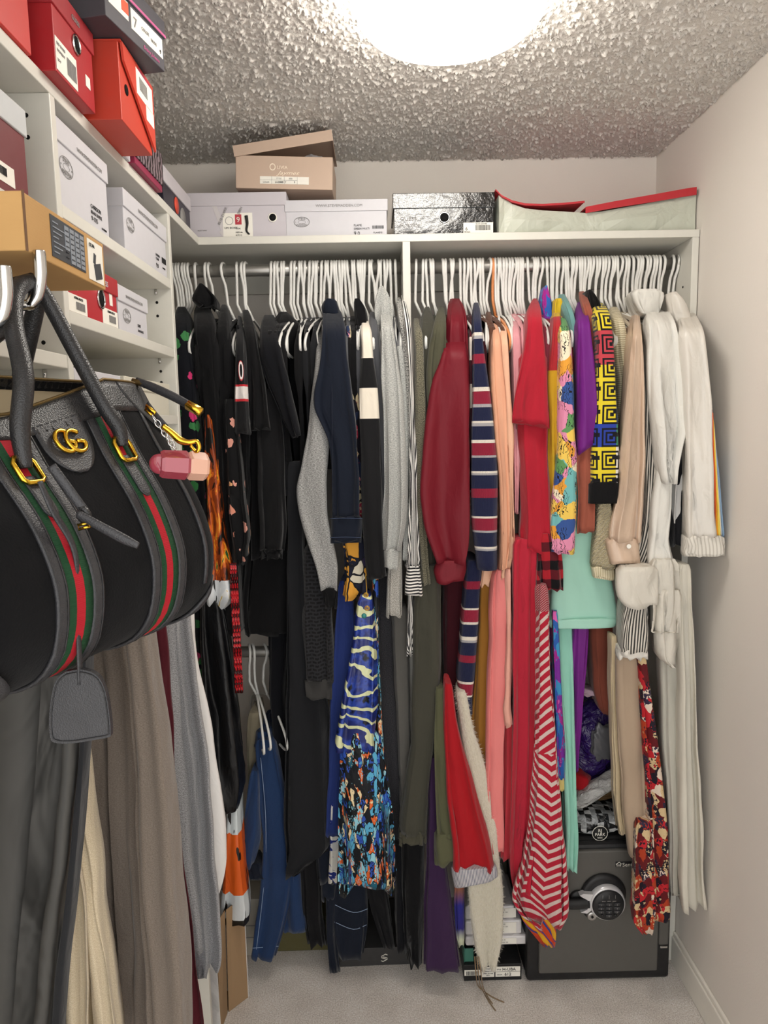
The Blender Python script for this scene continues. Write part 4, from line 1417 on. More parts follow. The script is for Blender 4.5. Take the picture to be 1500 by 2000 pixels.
lathe('stone', [(0.001, .004), (0.005, .003), (0.0068, 0), (0.0068, -.002)], c, plain('turquoise', '2b7f7a', .25), pend, 20, 'Y')
M = printed('ikat', [(0, 'e0ddd4'), (0.5, '27347c'), (0.75, 'cfd0d0')], 26, (0.5, 1.5), 0.6)
garment('ikat_top', 'white and blue blotched hem poking out left of the pleated skirt', 'top', 1.90,
        [('hem', [(1560, 640, 668), (1640, 642, 670), (1712, 640, 668)], M, dict(D=0.08))])

# ---- right section
OLV = fabric('olive_crepe', '403f36', 0.8)
OLV2 = fabric('olive_drape', '4a4939', 0.75)
garment('olive_drape_top', 'olive top with gathered drape shoulder left of the burgundy jacket', 'top', 1.84,
        [('body', [(600, 828, 840), (630, 820, 850), (690, 816, 858), (760, 818, 858), (860, 822, 850), (1000, 822, 846), (1120, 822, 850)], OLV, dict(sh=60, Y=1.87, D=0.16)),
         ('drape', [(600, 856, 868), (630, 846, 873), (680, 836, 873), (730, 832, 870), (765, 832, 864), (792, 836, 852)], OLV2, dict(sh=50, D=0.08, folds=(2, .012)))])
garment('olive_jumpsuit', 'olive grey jumpsuit with gathered ankle hanging low near the centre', 'jumpsuit', 1.85,
        [('leg', [(1100, 818, 860), (1180, 806, 862), (1280, 803, 862), (1360, 802, 856), (1450, 800, 848), (1540, 785, 840), (1600, 778, 836), (1618, 780, 834)], OLV, dict(D=0.12, folds=(3, .010))),
         ('elastic_hem', [(1614, 777, 834), (1636, 776, 833)], fabric('olive_elastic', '4a483c', wr=0.9), dict(D=0.115, folds=(7, .006)))])
garment('white_shirt_tail', 'sliver of pale grey shirt tail between olive jumpsuit and cargo trousers', 'shirt', 1.885,
        [('tail', [(1480, 826, 838), (1560, 830, 846), (1632, 832, 850)], fabric('pale_grey', 'c9cacc'), dict(D=0.08))])
CARGO = fabric('cargo_green', '55563f', 0.85)
garment('cargo_trousers', 'green cargo trouser leg with turned up cuff next to the red jacket', 'trousers', 1.825,
        [('leg', [(1340, 848, 868), (1420, 846, 872), (1500, 848, 876), (1580, 850, 884), (1630, 852, 892)], CARGO, dict(D=0.08)),
         ('turn_up', [(1620, 847, 896), (1650, 846, 906), (1676, 849, 906)], CARGO, dict(Y=1.818, D=0.09, folds=(2, .003), slope=0.016))])
BURG = fabric('burgundy_neoprene', '6e1824', 0.55, 0.2, 0.0, 0.25, 0.05)
garment('burgundy_jacket', 'burgundy satin bomber jacket with a balloon sleeve and wide cuff', 'jacket', 1.81,
        [('sleeve', [(640, 872, 905), (700, 858, 914), (745, 842, 918), (800, 833, 920), (880, 824, 921), (960, 820, 922), (1020, 828, 922), (1060, 842, 920), (1096, 856, 914)], BURG, dict(sh=60, D=0.12, folds=(1, .010))),
         ('cuff', [(1092, 850, 912), (1112, 843, 913), (1134, 850, 907)], BURG, dict(D=0.10, folds=(1, .003))),
         ('collar', [(584, 877, 900), (610, 872, 910), (650, 868, 914), (720, 862, 917), (820, 858, 918)], BURG, dict(Y=1.868, D=0.12, sh=60, folds=(2, .008)))])
garment('dark_red_skirt', 'deep wine skirt in the shade under the burgundy jacket', 'skirt', 1.92,
        [('skirt', [(1080, 862, 905), (1200, 862, 900), (1340, 864, 892), (1450, 870, 890)], fabric('wine', '3a0f18'), dict(D=0.16))])
t = T('wine_stripe')
uv = t.coord('UV')
zt, zb = zY(630, 1.87), zY(900, 1.87)
M = cloth_finish(t, vband(t, uv, [(zt, '4a1222'), (zY(660, 1.87), 'd9cfc4'), (zY(706, 1.87), '40101e'), (zY(752, 1.87), 'd9cfc4'), (zY(800, 1.87), '40101e')], zt, zb))
garment('wine_stripe_top', 'wine and white striped sliver between burgundy jacket and striped sweater', 'top', 1.87,
        [('top', [(632, 914, 922), (700, 912, 924), (800, 914, 926), (900, 914, 926)], M, dict(sh=30, D=0.12))])


def sweater_mat(name, Y, seq, y0, y1):
    t = T(name)
    uv = t.coord('UV')
    zt, zb = zY(y0, Y), zY(y1, Y)
    cc = vband(t, uv, [(zY(y, Y), c) for y, c in seq], zt, zb)
    t.bump(t.wave(uv, 120, 0), 0.5, 0.004)
    return cloth_finish(t, cc, 0.9, wr=0.15)


NV, RD, WH, GR = '1c2140', '8e2038', 'e4dccf', 'a9a6a8'
seq = [(590, NV), (650, WH), (658, GR), (664, NV), (694, RD), (712, NV), (759, WH), (766, RD), (792, GR), (798, NV), (824, WH), (829, GR), (834, NV), (862, WH), (867, RD), (892, GR), (896, NV),
       (922, WH), (926, GR), (931, NV), (957, RD), (975, NV), (1011, WH), (1016, RD), (1040, GR), (1044, NV), (1070, WH), (1075, GR), (1079, NV)]
M = sweater_mat('rugby_knit', 1.815, seq, 590, 1115)
seq2 = [(1100, NV), (1139, RD), (1155, NV), (1191, WH), (1195, RD), (1219, WH), (1223, NV), (1247, WH), (1254, GR), (1258, NV), (1283, RD), (1297, NV), (1334, WH), (1339, RD), (1360, WH), (1364, NV)]
M2 = sweater_mat('rugby_knit_body', 1.86, seq2, 1100, 1400)
garment('striped_sweater', 'navy ribbed sweater with red and white stripes in the middle of the right rod', 'sweater', 1.815,
        [('sleeve', [(592, 924, 934), (620, 922, 938), (700, 922, 947), (770, 920, 957), (860, 918, 968), (940, 918, 974), (1020, 921, 974), (1080, 928, 974), (1111, 931, 974)], M, dict(sh=50, D=0.08, folds=(1, .003), hem=0, rough=0.4)),
         ('body', [(1090, 906, 940), (1180, 902, 936), (1260, 894, 931), (1320, 890, 926), (1350, 898, 922), (1385, 908, 920)], M2, dict(Y=1.86, D=0.14, folds=(1, .003)))])
garment('mustard_dress', 'mustard brown dress hanging below the striped sweater', 'dress', 1.89,
        [('dress', [(1110, 934, 960), (1220, 930, 956), (1350, 922, 952), (1450, 920, 950), (1560, 925, 950)], fabric('mustard', '8f6226', 0.8), dict(D=0.14, folds=(2, .008)))])
PEACH = fabric('peach_satin', 'dba182', 0.55, 0.25, 0.05, 0.2)
PEACH2 = fabric('light_peach_satin', 'e0b294', 0.55, 0.25, 0.05, 0.2)
garment('peach_dress', 'peach satin dress with a long tapering sleeve right of the striped sweater', 'dress', 1.835,
        [('sleeve', [(622, 963, 969), (660, 959, 977), (740, 957, 986), (850, 964, 990), (950, 972, 991), (1050, 974, 990), (1108, 974, 984)], PEACH, dict(sh=50, D=0.08))])
garment('light_peach_blouse', 'paler peach blouse with a folded cuff beside the peach dress', 'blouse', 1.845,
        [('sleeve', [(622, 980, 987), (660, 975, 990), (740, 976, 996), (850, 984, 1001), (960, 990, 1003), (1060, 990, 1004), (1088, 986, 1003)], PEACH2, dict(sh=50, D=0.08)),
         ('cuff', [(1084, 985, 1002), (1105, 976, 998), (1127, 974, 994)], PEACH2, dict(D=0.075)),
         ('hem', [(1095, 944, 966), (1142, 932, 956)], PEACH2, dict(Y=1.87, D=0.06))])
garment('blush_top', 'blush pink top with glossy strips between peach and red clothes', 'top', 1.865,
        [('top', [(620, 998, 1008), (700, 998, 1018), (800, 1000, 1012), (900, 1002, 1012), (1000, 1002, 1010)], fabric('blush', 'd3949a', 0.5), dict(sh=40, D=0.14))])
garment('brown_camisole', 'thin dark brown camisole straps behind the peach sleeves', 'top', 1.92,
        [('top', [(610, 948, 958), (680, 946, 962), (780, 948, 962), (900, 954, 966)], fabric('brown_cami', '5a3a2c', 0.7), dict(sh=40, D=0.1))])
PINK = fabric('salmon_pink', 'de7f7c', 0.7, 0.2, 0.1, 0.25)
garment('pink_trousers', 'salmon pink wide trousers hanging to knee height next to red dress', 'trousers', 1.85,
        [('leg', [(1110, 958, 992), (1200, 954, 994), (1320, 950, 992), (1440, 946, 986), (1540, 946, 984), (1652, 952, 984)], PINK, dict(D=0.10, folds=(3, .010)))])
garment('pink_cuff_blouse', 'long pale pink sleeve ending in a soft knot over the pink trousers', 'blouse', 1.83,
        [('sleeve', [(1110, 986, 998), (1200, 986, 998), (1300, 985, 997), (1345, 984, 996), (1380, 978, 997), (1413, 983, 1000)], fabric('pale_pink', 'd99f8f', 0.6), dict(D=0.05, folds=(1, .004)))])
REDT = fabric('red_cotton', 'a82030', 0.85, 0.12, 0.15)
garment('red_tee', 'red cotton tee with short sleeve in the middle of the right rod', 'tee', 1.81,
        [('sleeve', [(584, 1038, 1050), (610, 1030, 1056), (660, 1022, 1063), (720, 1012, 1069), (780, 999, 1073), (812, 996, 1074), (828, 997, 1074)], REDT, dict(sh=50, D=0.10, folds=(2, .006), slope=-0.008)),
         ('body', [(690, 1010, 1066), (830, 1006, 1070), (920, 1012, 1071), (1000, 1016, 1075), (1050, 1014, 1078), (1074, 1014, 1078)], REDT, dict(Y=1.835, D=0.14, folds=(3, .007), slope=-0.022))])
REDM = fabric('red_crepe', 'b02437', 0.75)
garment('red_maxi_dress', 'long red maxi dress falling below the red tee', 'dress', 1.83,
        [('dress', [(1050, 1000, 1046), (1150, 996, 1046), (1300, 997, 1045), (1450, 998, 1042), (1560, 994, 1038), (1660, 992, 1032), (1734, 1002, 1024)], REDM, dict(D=0.10, folds=(2, .012)))])
garment('coral_skirt', 'coral red skirt with uneven hem left of the red maxi dress', 'skirt', 1.865,
        [('skirt', [(1400, 982, 1002), (1500, 980, 1006), (1600, 976, 1006), (1668, 972, 1004)], fabric('coral', 'bd3a44'), dict(D=0.10, folds=(2, .008)))])
t = T('red_white_stripe')
uv = t.coord('UV')
s = t.sep(uv)
p = t.ma('ADD', s[1], t.ma('MULTIPLY', t.ma('ADD', t.ma('MULTIPLY', t.gt(s[1], zY(1480, 1.8)), s[0]), t.ma('MULTIPLY', t.ma('LESS_THAN', s[1], zY(1480, 1.8)), t.ma('ABSOLUTE', t.ma('ADD', s[0], -0.012)))), -0.75))
p = t.ma('ADD', p, t.ma('MULTIPLY', t.noise(t.mp(uv, (10, 6, 1)), 1.0, 2), 0.02))
f = t.gt(t.frac(t.ma('DIVIDE', p, 0.0285)), 0.60)
cr_ = t.mix(f, 'a81f33', 'c9b5ae')
# the upper bodice has finer stripes
f2 = t.gt(t.frac(t.ma('DIVIDE', p, 0.006)), 0.6)
cr_ = t.mix(t.gt(s[1], zY(1200, 1.81)), cr_, t.mix(f2, '8e2434', 'b08a88'))
M = cloth_finish(t, cr_, 0.9, wr=0.3)
garment('striped_dress', 'red and grey diagonal striped jersey dress with flared hem', 'dress', 1.805,
        [('dress', [(1140, 1046, 1068), (1200, 1045, 1072), (1300, 1043, 1076), (1400, 1042, 1082), (1500, 1038, 1090), (1600, 1026, 1100), (1680, 1010, 1107), (1740, 992, 1110), (1775, 1010, 1108), (1800, 1046, 1092)], M, dict(D=0.07, folds=(3, .012)))])
t = T('buffalo_plaid')
uv = t.coord('UV')
s = t.sep(uv)
a_ = t.gt(t.frac(t.ma('DIVIDE', s[0], 0.05)), 0.5)
b2 = t.gt(t.frac(t.ma('DIVIDE', s[1], 0.05)), 0.5)
M = cloth_finish(t, t.ramp(t.ma('MULTIPLY', t.ma('ADD', a_, b2), 0.45), [(0, '0f0d10'), (0.3, '55141d'), (0.8, 'a31f2a')]), 0.9)
garment('plaid_shirt', 'red and black buffalo plaid cuff below the red tee', 'shirt', 1.825,
        [('cuff', [(1040, 1048, 1084), (1080, 1046, 1094), (1120, 1045, 1100), (1150, 1045, 1102)], M, dict(D=0.09))])
t = T('yellow_red_block')
uv = t.coord('UV')
zt, zb = zY(590, 1.85), zY(1000, 1.85)
M = cloth_finish(t, vband(t, uv, [(zt, 'c8a32a'), (zY(618, 1.85), 'a82a30'), (zY(728, 1.85), 'c29a24')], zt, zb), 0.7)
garment('yellow_block_top', 'red and yellow block top between red tee and floral jacket', 'top', 1.85,
        [('top', [(600, 1080, 1092), (640, 1076, 1094), (730, 1068, 1090), (820, 1068, 1086), (900, 1070, 1085), (985, 1076, 1084)], M, dict(sh=40, D=0.10))])
t = T('patchwork_floral')
uv = t.coord('UV')
wob = t.noise(uv, 30, 3, out=1)
nd = t.n('ShaderNodeVectorMath', operation='SCALE')
t.put(nd.inputs[0], wob)
nd.inputs[3].default_value = 0.03
ad = t.n('ShaderNodeVectorMath', operation='ADD')
t.put(ad.inputs[0], uv)
t.put(ad.inputs[1], nd.outputs[0])
big = t.sep(t.vor(ad.outputs[0], 26, out='Color'))[0]
c1 = t.ramp(big, [(0, 'd88aa8'), (0.16, 'e6c25a'), (0.34, '35528f'), (0.48, 'e9dcc0'), (0.6, '5c8f58'), (0.72, 'dc9a3a'), (0.86, '6fb0b0')])
blk = t.wave(ad.outputs[0], 40, 9.0, 2.0, 2.0)
c1 = t.mix(t.ma('MULTIPLY', t.gt(blk, 0.88), t.gt(t.noise(uv, 22, 1), 0.48)), c1, '1c1a1f')
M = cloth_finish(t, c1, 0.75, wr=0.25)
garment('floral_jacket', 'patchwork floral jacket in pink, yellow and blue right of the red tee', 'jacket', 1.815,
        [('sleeve', [(606, 1092, 1100), (650, 1090, 1110), (720, 1089, 1116), (800, 1088, 1121), (870, 1086, 1124), (930, 1079, 1126), (1000, 1075, 1126), (1078, 1072, 1122)], M, dict(sh=50, D=0.09, folds=(2, .003))),
         ('collar', [(585, 1082, 1096), (610, 1080, 1100), (640, 1084, 1100)], fabric('yellow_collar', 'cfae2c'), dict(Y=1.94, D=0.08))])
M = printed('psychedelic', [(0, '2f5fae'), (0.3, 'a02a8c'), (0.55, '3d8fc0'), (0.75, '7a2f9a'), (0.9, 'd05fa8')], 40, (1, .6), 0.8, 2.0)
garment('scarf_top', 'blue and magenta swirl scarf looped over a hanger above the red tee', 'scarf', 1.97,
        [('scarf', [(560, 1062, 1068), (580, 1056, 1074), (600, 1055, 1078), (640, 1062, 1078), (700, 1068, 1078), (760, 1072, 1080)], M, dict(D=0.07))])
garment('swirl_top', 'blue and purple swirl print top hanging low beside the striped dress', 'top', 1.85,
        [('body', [(1190, 1074, 1086), (1280, 1078, 1092), (1400, 1080, 1098), (1480, 1083, 1104), (1514, 1084, 1104)], M, dict(D=0.10)),
         ('hem', [(1512, 1084, 1104), (1532, 1085, 1104)], fabric('yellow_hem', 'd3bf78'), dict(D=0.095))])
TEAL = fabric('dusty_teal', '6d9a97', 0.75)
garment('teal_top', 'dusty teal top partly hidden behind the floral jacket', 'top', 1.875,
        [('top', [(575, 1092, 1104), (640, 1108, 1122), (720, 1112, 1130), (850, 1114, 1132), (950, 1112, 1132)], TEAL, dict(sh=40, D=0.12))])
MINT = fabric('mint_scuba', 'a3d2c1', 0.7, 0.2, 0.05, 0.08, 0.05, 0.05)
garment('mint_dress', 'mint green bell shaped top with rolled hem below the purple tee', 'dress', 1.868,
        [('body', [(860, 1110, 1150), (960, 1096, 1160), (1060, 1084, 1180), (1130, 1074, 1195), (1190, 1067, 1206), (1208, 1065, 1208)], MINT, dict(D=0.10, folds=(1, .003), hem=0, rough=0.5)),
         ('rolled_hem', [(1204, 1064, 1209), (1213, 1063, 1210), (1222, 1068, 1204)], MINT, dict(Y=1.861, D=0.115, folds=(1, .001), hem=0, rough=0.3))])
garment('mint_skirt', 'long mint pleated skirt hanging under the bell shaped mint top', 'skirt', 1.83,
        [('skirt', [(1195, 1082, 1118, 1.895), (1300, 1086, 1120, 1.88), (1400, 1092, 1122, 1.865), (1500, 1098, 1123, 1.85), (1600, 1102, 1124, 1.835), (1692, 1103, 1120, 1.83)], fabric('mint_crepe', '8cc2b0', 0.7, wr=0.3), dict(D=0.05, folds=(4, .009)))])
PURP = fabric('purple_satin', '6a1a78', 0.55, 0.25, 0.05, 0.2)
garment('purple_tee', 'vivid purple tee with wide sleeve beside the yellow key pattern shirt', 'tee', 1.815,
        [('sleeve', [(590, 1130, 1140), (630, 1126, 1150), (700, 1124, 1158), (780, 1123, 1167), (840, 1123, 1174), (868, 1124, 1177)], PURP, dict(sh=50, D=0.09, folds=(2, .004), slope=0.028))])
garment('purple_dress', 'deep purple dress strip hanging next to the long mint skirt', 'dress', 1.87,
        [('dress', [(1205, 1118, 1150), (1300, 1116, 1143), (1400, 1114, 1132), (1500, 1112, 1124)], PURP, dict(D=0.10))])
RUST = fabric('rust_crepe', '93503f', 0.75)
garment('rust_tunic', 'rust brown long top behind the purple tee', 'top', 1.86,
        [('body', [(570, 1132, 1142), (610, 1144, 1156), (680, 1152, 1165), (780, 1154, 1168), (880, 1128, 1160, 1.828), (960, 1127, 1160, 1.825), (1038, 1125, 1158, 1.825)], RUST, dict(sh=40, D=0.035, folds=(2, .005)))])
garment('rust_trousers', 'rust trousers in the shade under the mint hem', 'trousers', 1.92,
        [('trousers', [(1200, 1148, 1196), (1280, 1150, 1195), (1340, 1156, 1194), (1385, 1168, 1192)], fabric('rust_dark', '7a4032'), dict(D=0.12))])
# greek key shirt
t = T('key_pattern')
uv = t.coord('UV')
s = t.sep(uv)
P = 0.058
cu_ = t.ma('SUBTRACT', t.frac(t.ma('DIVIDE', t.ma('ADD', s[0], 0.02), P)), 0.5)
cv_ = t.ma('SUBTRACT', t.frac(t.ma('DIVIDE', s[1], P)), 0.5)
rg = t.ma('MAXIMUM', t.ma('ABSOLUTE', cu_), t.ma('ABSOLUTE', cv_))
key = t.gt(t.frac(t.ma('MULTIPLY', rg, 6.0)), 0.5)
cut = t.ma('MULTIPLY', t.gt(cu_, 0.05), t.ma('LESS_THAN', t.ma('ABSOLUTE', t.ma('ADD', cv_, -0.12)), 0.09))
key = t.ma('MULTIPLY', key, t.ma('SUBTRACT', 1.0, cut))
zt, zb = zY(560, 1.8), zY(1000, 1.8)
fg = vband(t, uv, [(zt, 'd8c42e'), (zY(652, 1.8), 'b8404a'), (zY(720, 1.8), 'd8c42e'), (zY(835, 1.8), '2a3f9a'), (zY(880, 1.8), 'd8c42e')], zt, zb)
side = t.gt(s[0], 0.022)
fg = t.mix(side, fg, t.ramp(t.ma('DIVIDE', t.ma('SUBTRACT', zt, s[1]), zt - zb), [(0, 'd8c42e'), (0.35, '3a5f8f'), (0.62, '3f8f6a'), (0.72, 'e6e3dc')]))
M = cloth_finish(t, t.mix(key, '15151a', fg), 0.75, wr=0.15)
garment('key_pattern_shirt', 'black shirt with yellow, red and blue maze key pattern', 'shirt', 1.80,
        [('body', [(592, 1154, 1180), (620, 1160, 1190), (660, 1164, 1196), (740, 1162, 1202), (840, 1155, 1207), (942, 1149, 1211)], M, dict(sh=30, D=0.09, folds=(1, .003))),
         ('hem_band', [(940, 1148, 1211), (982, 1146, 1209)], BLK, dict(Y=1.798, D=0.09, folds=(1, .001), hem=0, rough=0.3)),
         ('collar', [(568, 1143, 1154), (590, 1144, 1166), (620, 1150, 1172)], BLK, dict(Y=1.93, D=0.08))])
KNIT = T('cream_cable')
t = KNIT
uv = t.coord('UV')
wv = t.wave(t.mp(uv, (1, 1, 1), (0, 0, 0), (0, 0, 0.8)), 34, 1.0)
t.bump(t.ma('MULTIPLY', wv, t.wave(uv, 90, 0.5, d='Y')), 0.9, 0.006)
KNIT = cloth_finish(t, t.mix(wv, 'a89c7c', 'd8cdae'), 0.95, wr=0.1)
garment('cable_sweater', 'cream cable knit sweater sleeve below the key pattern shirt', 'sweater', 1.82,
        [('sleeve', [(960, 1168, 1188), (1010, 1163, 1194), (1060, 1158, 1200), (1106, 1152, 1200)], KNIT, dict(D=0.08, folds=(1, .003))),
         ('cuff', [(1104, 1153, 1200), (1127, 1157, 1197)], stripes('cream_rib', 'b8ac8c', 'd6ccb0', 0.006, .4, 'U'), dict(D=0.078, folds=(1, .002)))])
garment('beige_knit_top', 'beige ribbed knit top behind the key pattern shirt shoulder', 'top', 1.86,
        [('top', [(600, 1194, 1204), (640, 1196, 1216), (690, 1200, 1222), (740, 1206, 1223), (900, 1206, 1220)], stripes('beige_rib', 'a89c80', 'd2c8ac', 0.0055, .45, 'V'), dict(sh=40, D=0.12))])
CHAMP = fabric('champagne_satin', 'c9b09a', 0.3, 0.5, 0, 0.35, 0.03)
g = garment('champagne_shirt', 'champagne satin shirt with gathered buttoned cuff', 'shirt', 1.785,
            [('sleeve', [(602, 1238, 1246), (650, 1233, 1250), (730, 1226, 1254), (830, 1217, 1256), (920, 1208, 1256), (980, 1200, 1255), (1030, 1186, 1252), (1054, 1183, 1250)], CHAMP, dict(sh=60, D=0.09, folds=(2, .007))),
             ('cuff', [(1050, 1181, 1248), (1075, 1185, 1248), (1097, 1190, 1249)], CHAMP, dict(Y=1.782, D=0.085, folds=(1, .003)))])
c = at(1228, 1067, 1.776)
lathe('button', [(0.0058, 0), (0.0062, .0015), (0.005, .0026), (0.003, .002)], c, M_PAPER, g, 20, 'Y')
t = T('zebra_cotton')
uv = t.coord('UV')
z_ = t.wave(t.mp(uv, (1, 0.16, 1), (0, 0, 0), (0, 0, 0.3)), 45, 2.2, 2.0, 1.0)
ZEBRA = cloth_finish(t, t.mix(t.gt(z_, 0.5), '3b3a38', 'd2ccc2'), 0.85)
garment('zebra_shirt', 'black and white zebra striped shirt with a white hem band', 'shirt', 1.815,
        [('body', [(640, 1252, 1262), (700, 1254, 1272), (800, 1255, 1280), (900, 1255, 1284), (1000, 1256, 1276), (1060, 1240, 1272), (1122, 1202, 1266)], ZEBRA, dict(sh=40, D=0.09)),
         ('lower_body', [(1160, 1222, 1262), (1200, 1212, 1264), (1268, 1206, 1263)], ZEBRA, dict(Y=1.765, D=0.10)),
         ('hem_band', [(1264, 1206, 1263), (1281, 1205, 1262)], fabric('white_hem', 'd6d2ca'), dict(Y=1.762, D=0.105))])
WHITE = fabric('white_cotton', 'd9d7d0', 0.8, 0.2, 0.1, 0.5)
garment('white_shirt', 'crisp white cotton shirt with collar near the right end of the rod', 'shirt', 1.77,
        [('sleeve', [(600, 1258, 1302), (640, 1262, 1316), (700, 1262, 1328), (770, 1264, 1333), (830, 1272, 1334), (870, 1276, 1322), (905, 1278, 1314), (940, 1284, 1308)], WHITE, dict(sh=40, D=0.10, folds=(3, .008))),
         ('tail', [(900, 1284, 1312), (980, 1272, 1310), (1050, 1264, 1304), (1085, 1262, 1312), (1108, 1264, 1318)], WHITE, dict(Y=1.785, D=0.08, folds=(2, .008))),
         ('collar', [(568, 1224, 1292), (580, 1226, 1296), (600, 1236, 1290), (622, 1246, 1282)], WHITE, dict(Y=1.90, D=0.12, folds=(2, .006)))])
CREAM = fabric('cream_crepe', 'cfcabf', 0.7, 0.2, 0.05, 0.5)
garment('cream_blouse', 'creased cream blouse bunched up under the champagne cuff', 'blouse', 1.80,
        [('front', [(1104, 1199, 1286), (1140, 1198, 1287), (1164, 1203, 1288), (1182, 1216, 1286)], CREAM, dict(Y=1.748, D=0.08, folds=(1, .006))),
         ('ruffle', [(1090, 1262, 1322), (1140, 1266, 1322), (1190, 1266, 1322), (1228, 1264, 1314)], CREAM, dict(Y=1.765, D=0.08, folds=(3, .014))),
         ('tail', [(1150, 1282, 1330), (1235, 1276, 1328), (1282, 1284, 1316), (1296, 1300, 1314)], CREAM, dict(Y=1.76, D=0.07, folds=(2, .008)))])
t = T('graphic_tee_print')
uv = t.coord('UV')
M = cloth_finish(t, t.mix(t.gt(t.noise(t.mp(uv, (14, 7, 1)), 1.0, 1.0), 0.5), 'c9c7c4', '17171a'), 0.85)
garment('graphic_tee', 'white tee with bold black shapes between white shirt and track jacket', 'tee', 1.80,
        [('body', [(650, 1312, 1330), (780, 1322, 1338), (900, 1312, 1338), (1000, 1304, 1338), (1062, 1303, 1336)], M, dict(sh=40, D=0.10))])
t = T('houndstooth')
uv = t.coord('UV')
SATW = fabric('ivory_satin', 'd6d1c8', 0.32, 0.45, 0, 0.45, 0.03, 0.05)
g = garment('track_jacket', 'ivory satin track jacket with a rainbow stripe at the far right', 'jacket', 1.735,
            [('sleeve', [(606, 1322, 1350), (640, 1324, 1366), (700, 1330, 1378), (780, 1333, 1386), (860, 1334, 1388), (940, 1334, 1392), (1000, 1335, 1396), (1048, 1336, 1402)], SATW, dict(sh=50, D=0.09, folds=(2, .005), yaw=0)),
             ('cuff', [(1044, 1336, 1414), (1062, 1335, 1416), (1082, 1336, 1414)], stripes('ivory_rib', 'bdb8ae', 'd9d5cc', 0.009, .35, 'U', wob=.004), dict(Y=1.732, D=0.095, folds=(3, .003))),
             ('collar', [(574, 1298, 1318), (595, 1302, 1336), (630, 1310, 1346), (670, 1322, 1350)], SATW, dict(Y=1.88, D=0.12, folds=(1, .006)))])
xs = [1387, 1391, 1395, 1399, 1403, 1407]
for k, cc in enumerate(('7c1f2a', 'd0541f', 'e39a26', 'e8cf5a', 'e6e2da', '7f9bb8')):
    rr = [(800 + 6 * k, 1386 + 0.3 * k, 1387.5 + 0.3 * k), (880, 1387 + 1.0 * k, 1389 + 1.2 * k), (960, 1388 + 2.2 * k, 1391 + 2.4 * k), (1046, 1389 + 3.6 * k, 1393.2 + 3.6 * k)]
    cloth_loft('rainbow_stripe', rr, 1.731 + 0.001 * k, 0.05, fabric('stripe_' + cc, cc, 0.5), g, (1, 0.0), seg=16)
IVORY = fabric('ivory_crepe', 'cdc8bb', 0.75, 0.2, 0.1, 0.2)
garment('ivory_maxi_dress', 'long ivory maxi dress nearly reaching the floor at the right wall', 'dress', 1.775,
        [('front', [(1100, 1318, 1346), (1200, 1320, 1350), (1300, 1320, 1354), (1450, 1320, 1359), (1600, 1321, 1366), (1700, 1322, 1372), (1766, 1324, 1376)], IVORY, dict(D=0.07, folds=(2, .012), hem=0.008)),
         ('side_panel', [(1180, 1282, 1326), (1400, 1292, 1328), (1550, 1300, 1328), (1742, 1307, 1328)], fabric('grey_ivory', 'b9b6ab', 0.75), dict(Y=1.80, D=0.07))])
TAUPE = fabric('taupe_crepe', 'a8947f', 0.75, 0.2, 0.1, 0.15)
garment('taupe_trousers', 'taupe wide leg trousers hanging over the top of the safe', 'trousers', 1.80,
        [('leg', [(1268, 1200, 1257), (1330, 1200, 1258), (1420, 1204, 1261), (1520, 1211, 1264), (1600, 1218, 1267), (1666, 1226, 1270)], TAUPE, dict(D=0.06, folds=(2, .006)))])
garment('cream_trousers', 'thin cream trouser edge left of the taupe trousers', 'trousers', 1.835,
        [('leg', [(1240, 1190, 1204), (1400, 1191, 1210), (1500, 1196, 1216), (1570, 1200, 1216), (1622, 1208, 1220)], fabric('cream_twill', 'c4b393', 0.75), dict(D=0.05))])
M = printed('rose_garden', [(0, '5c1016'), (0.24, 'b5202a'), (0.42, '1a1220'), (0.55, 'cbb288'), (0.68, 'a63a1e'), (0.8, '2a2038'), (0.9, 'd8c6b4')], 52, (1, .8), 0.8, 1.6, 0.6, None)
garment('rose_trousers', 'red rose print trousers with gathered ankles in front of the safe', 'trousers', 1.775,
        [('leg', [(1262, 1242, 1258), (1360, 1248, 1270), (1460, 1254, 1284), (1560, 1260, 1298), (1660, 1264, 1304), (1740, 1262, 1306), (1775, 1258, 1311), (1790, 1262, 1304)], M, dict(Y=1.785, D=0.06, folds=(3, .008))),
         ('other_leg', [(1600, 1238, 1272), (1680, 1234, 1276), (1750, 1233, 1280), (1790, 1230, 1278), (1815, 1246, 1272)], M, dict(Y=1.772, D=0.055, folds=(3, .008)))])

# ---- low clothes in the middle
REDJ = fabric('red_wool', 'a3161f', 0.85)
garment('red_jacket', 'red jacket sleeve with a striped seersucker turn back cuff', 'jacket', 1.805,
        [('sleeve', [(1330, 868, 880), (1400, 866, 892), (1480, 868, 912), (1560, 874, 932), (1640, 880, 956), (1692, 880, 968)], REDJ, dict(D=0.08, folds=(2, .006))),
         ('cuff', [(1688, 878, 970), (1705, 880, 972), (1718, 884, 972)], stripes('seersucker', '5d5f70', 'c9c6c8', 0.0042, .45, 'U'), dict(Y=1.80, D=0.085, folds=(1, .003), slope=0.014))])
t = T('fuzzy_cream')
uv = t.coord('UV')
n = t.noise(t.mp(uv, (2.2, 1, 1)), 90, 4, .7)
t.bump(n, 0.8, 0.012)
FUZZ = t.done(t.mix(n, 'cdc4a8', 'efe9d8'), 0.98, 0.05, sheen=0.6)
fz = thing('fuzzy_sweater', (at(930, 1345, 1.84).x, ROD_Y, 1.0), 'cream fuzzy sweater with a long hairy sleeve touching near the floor', 'sweater')
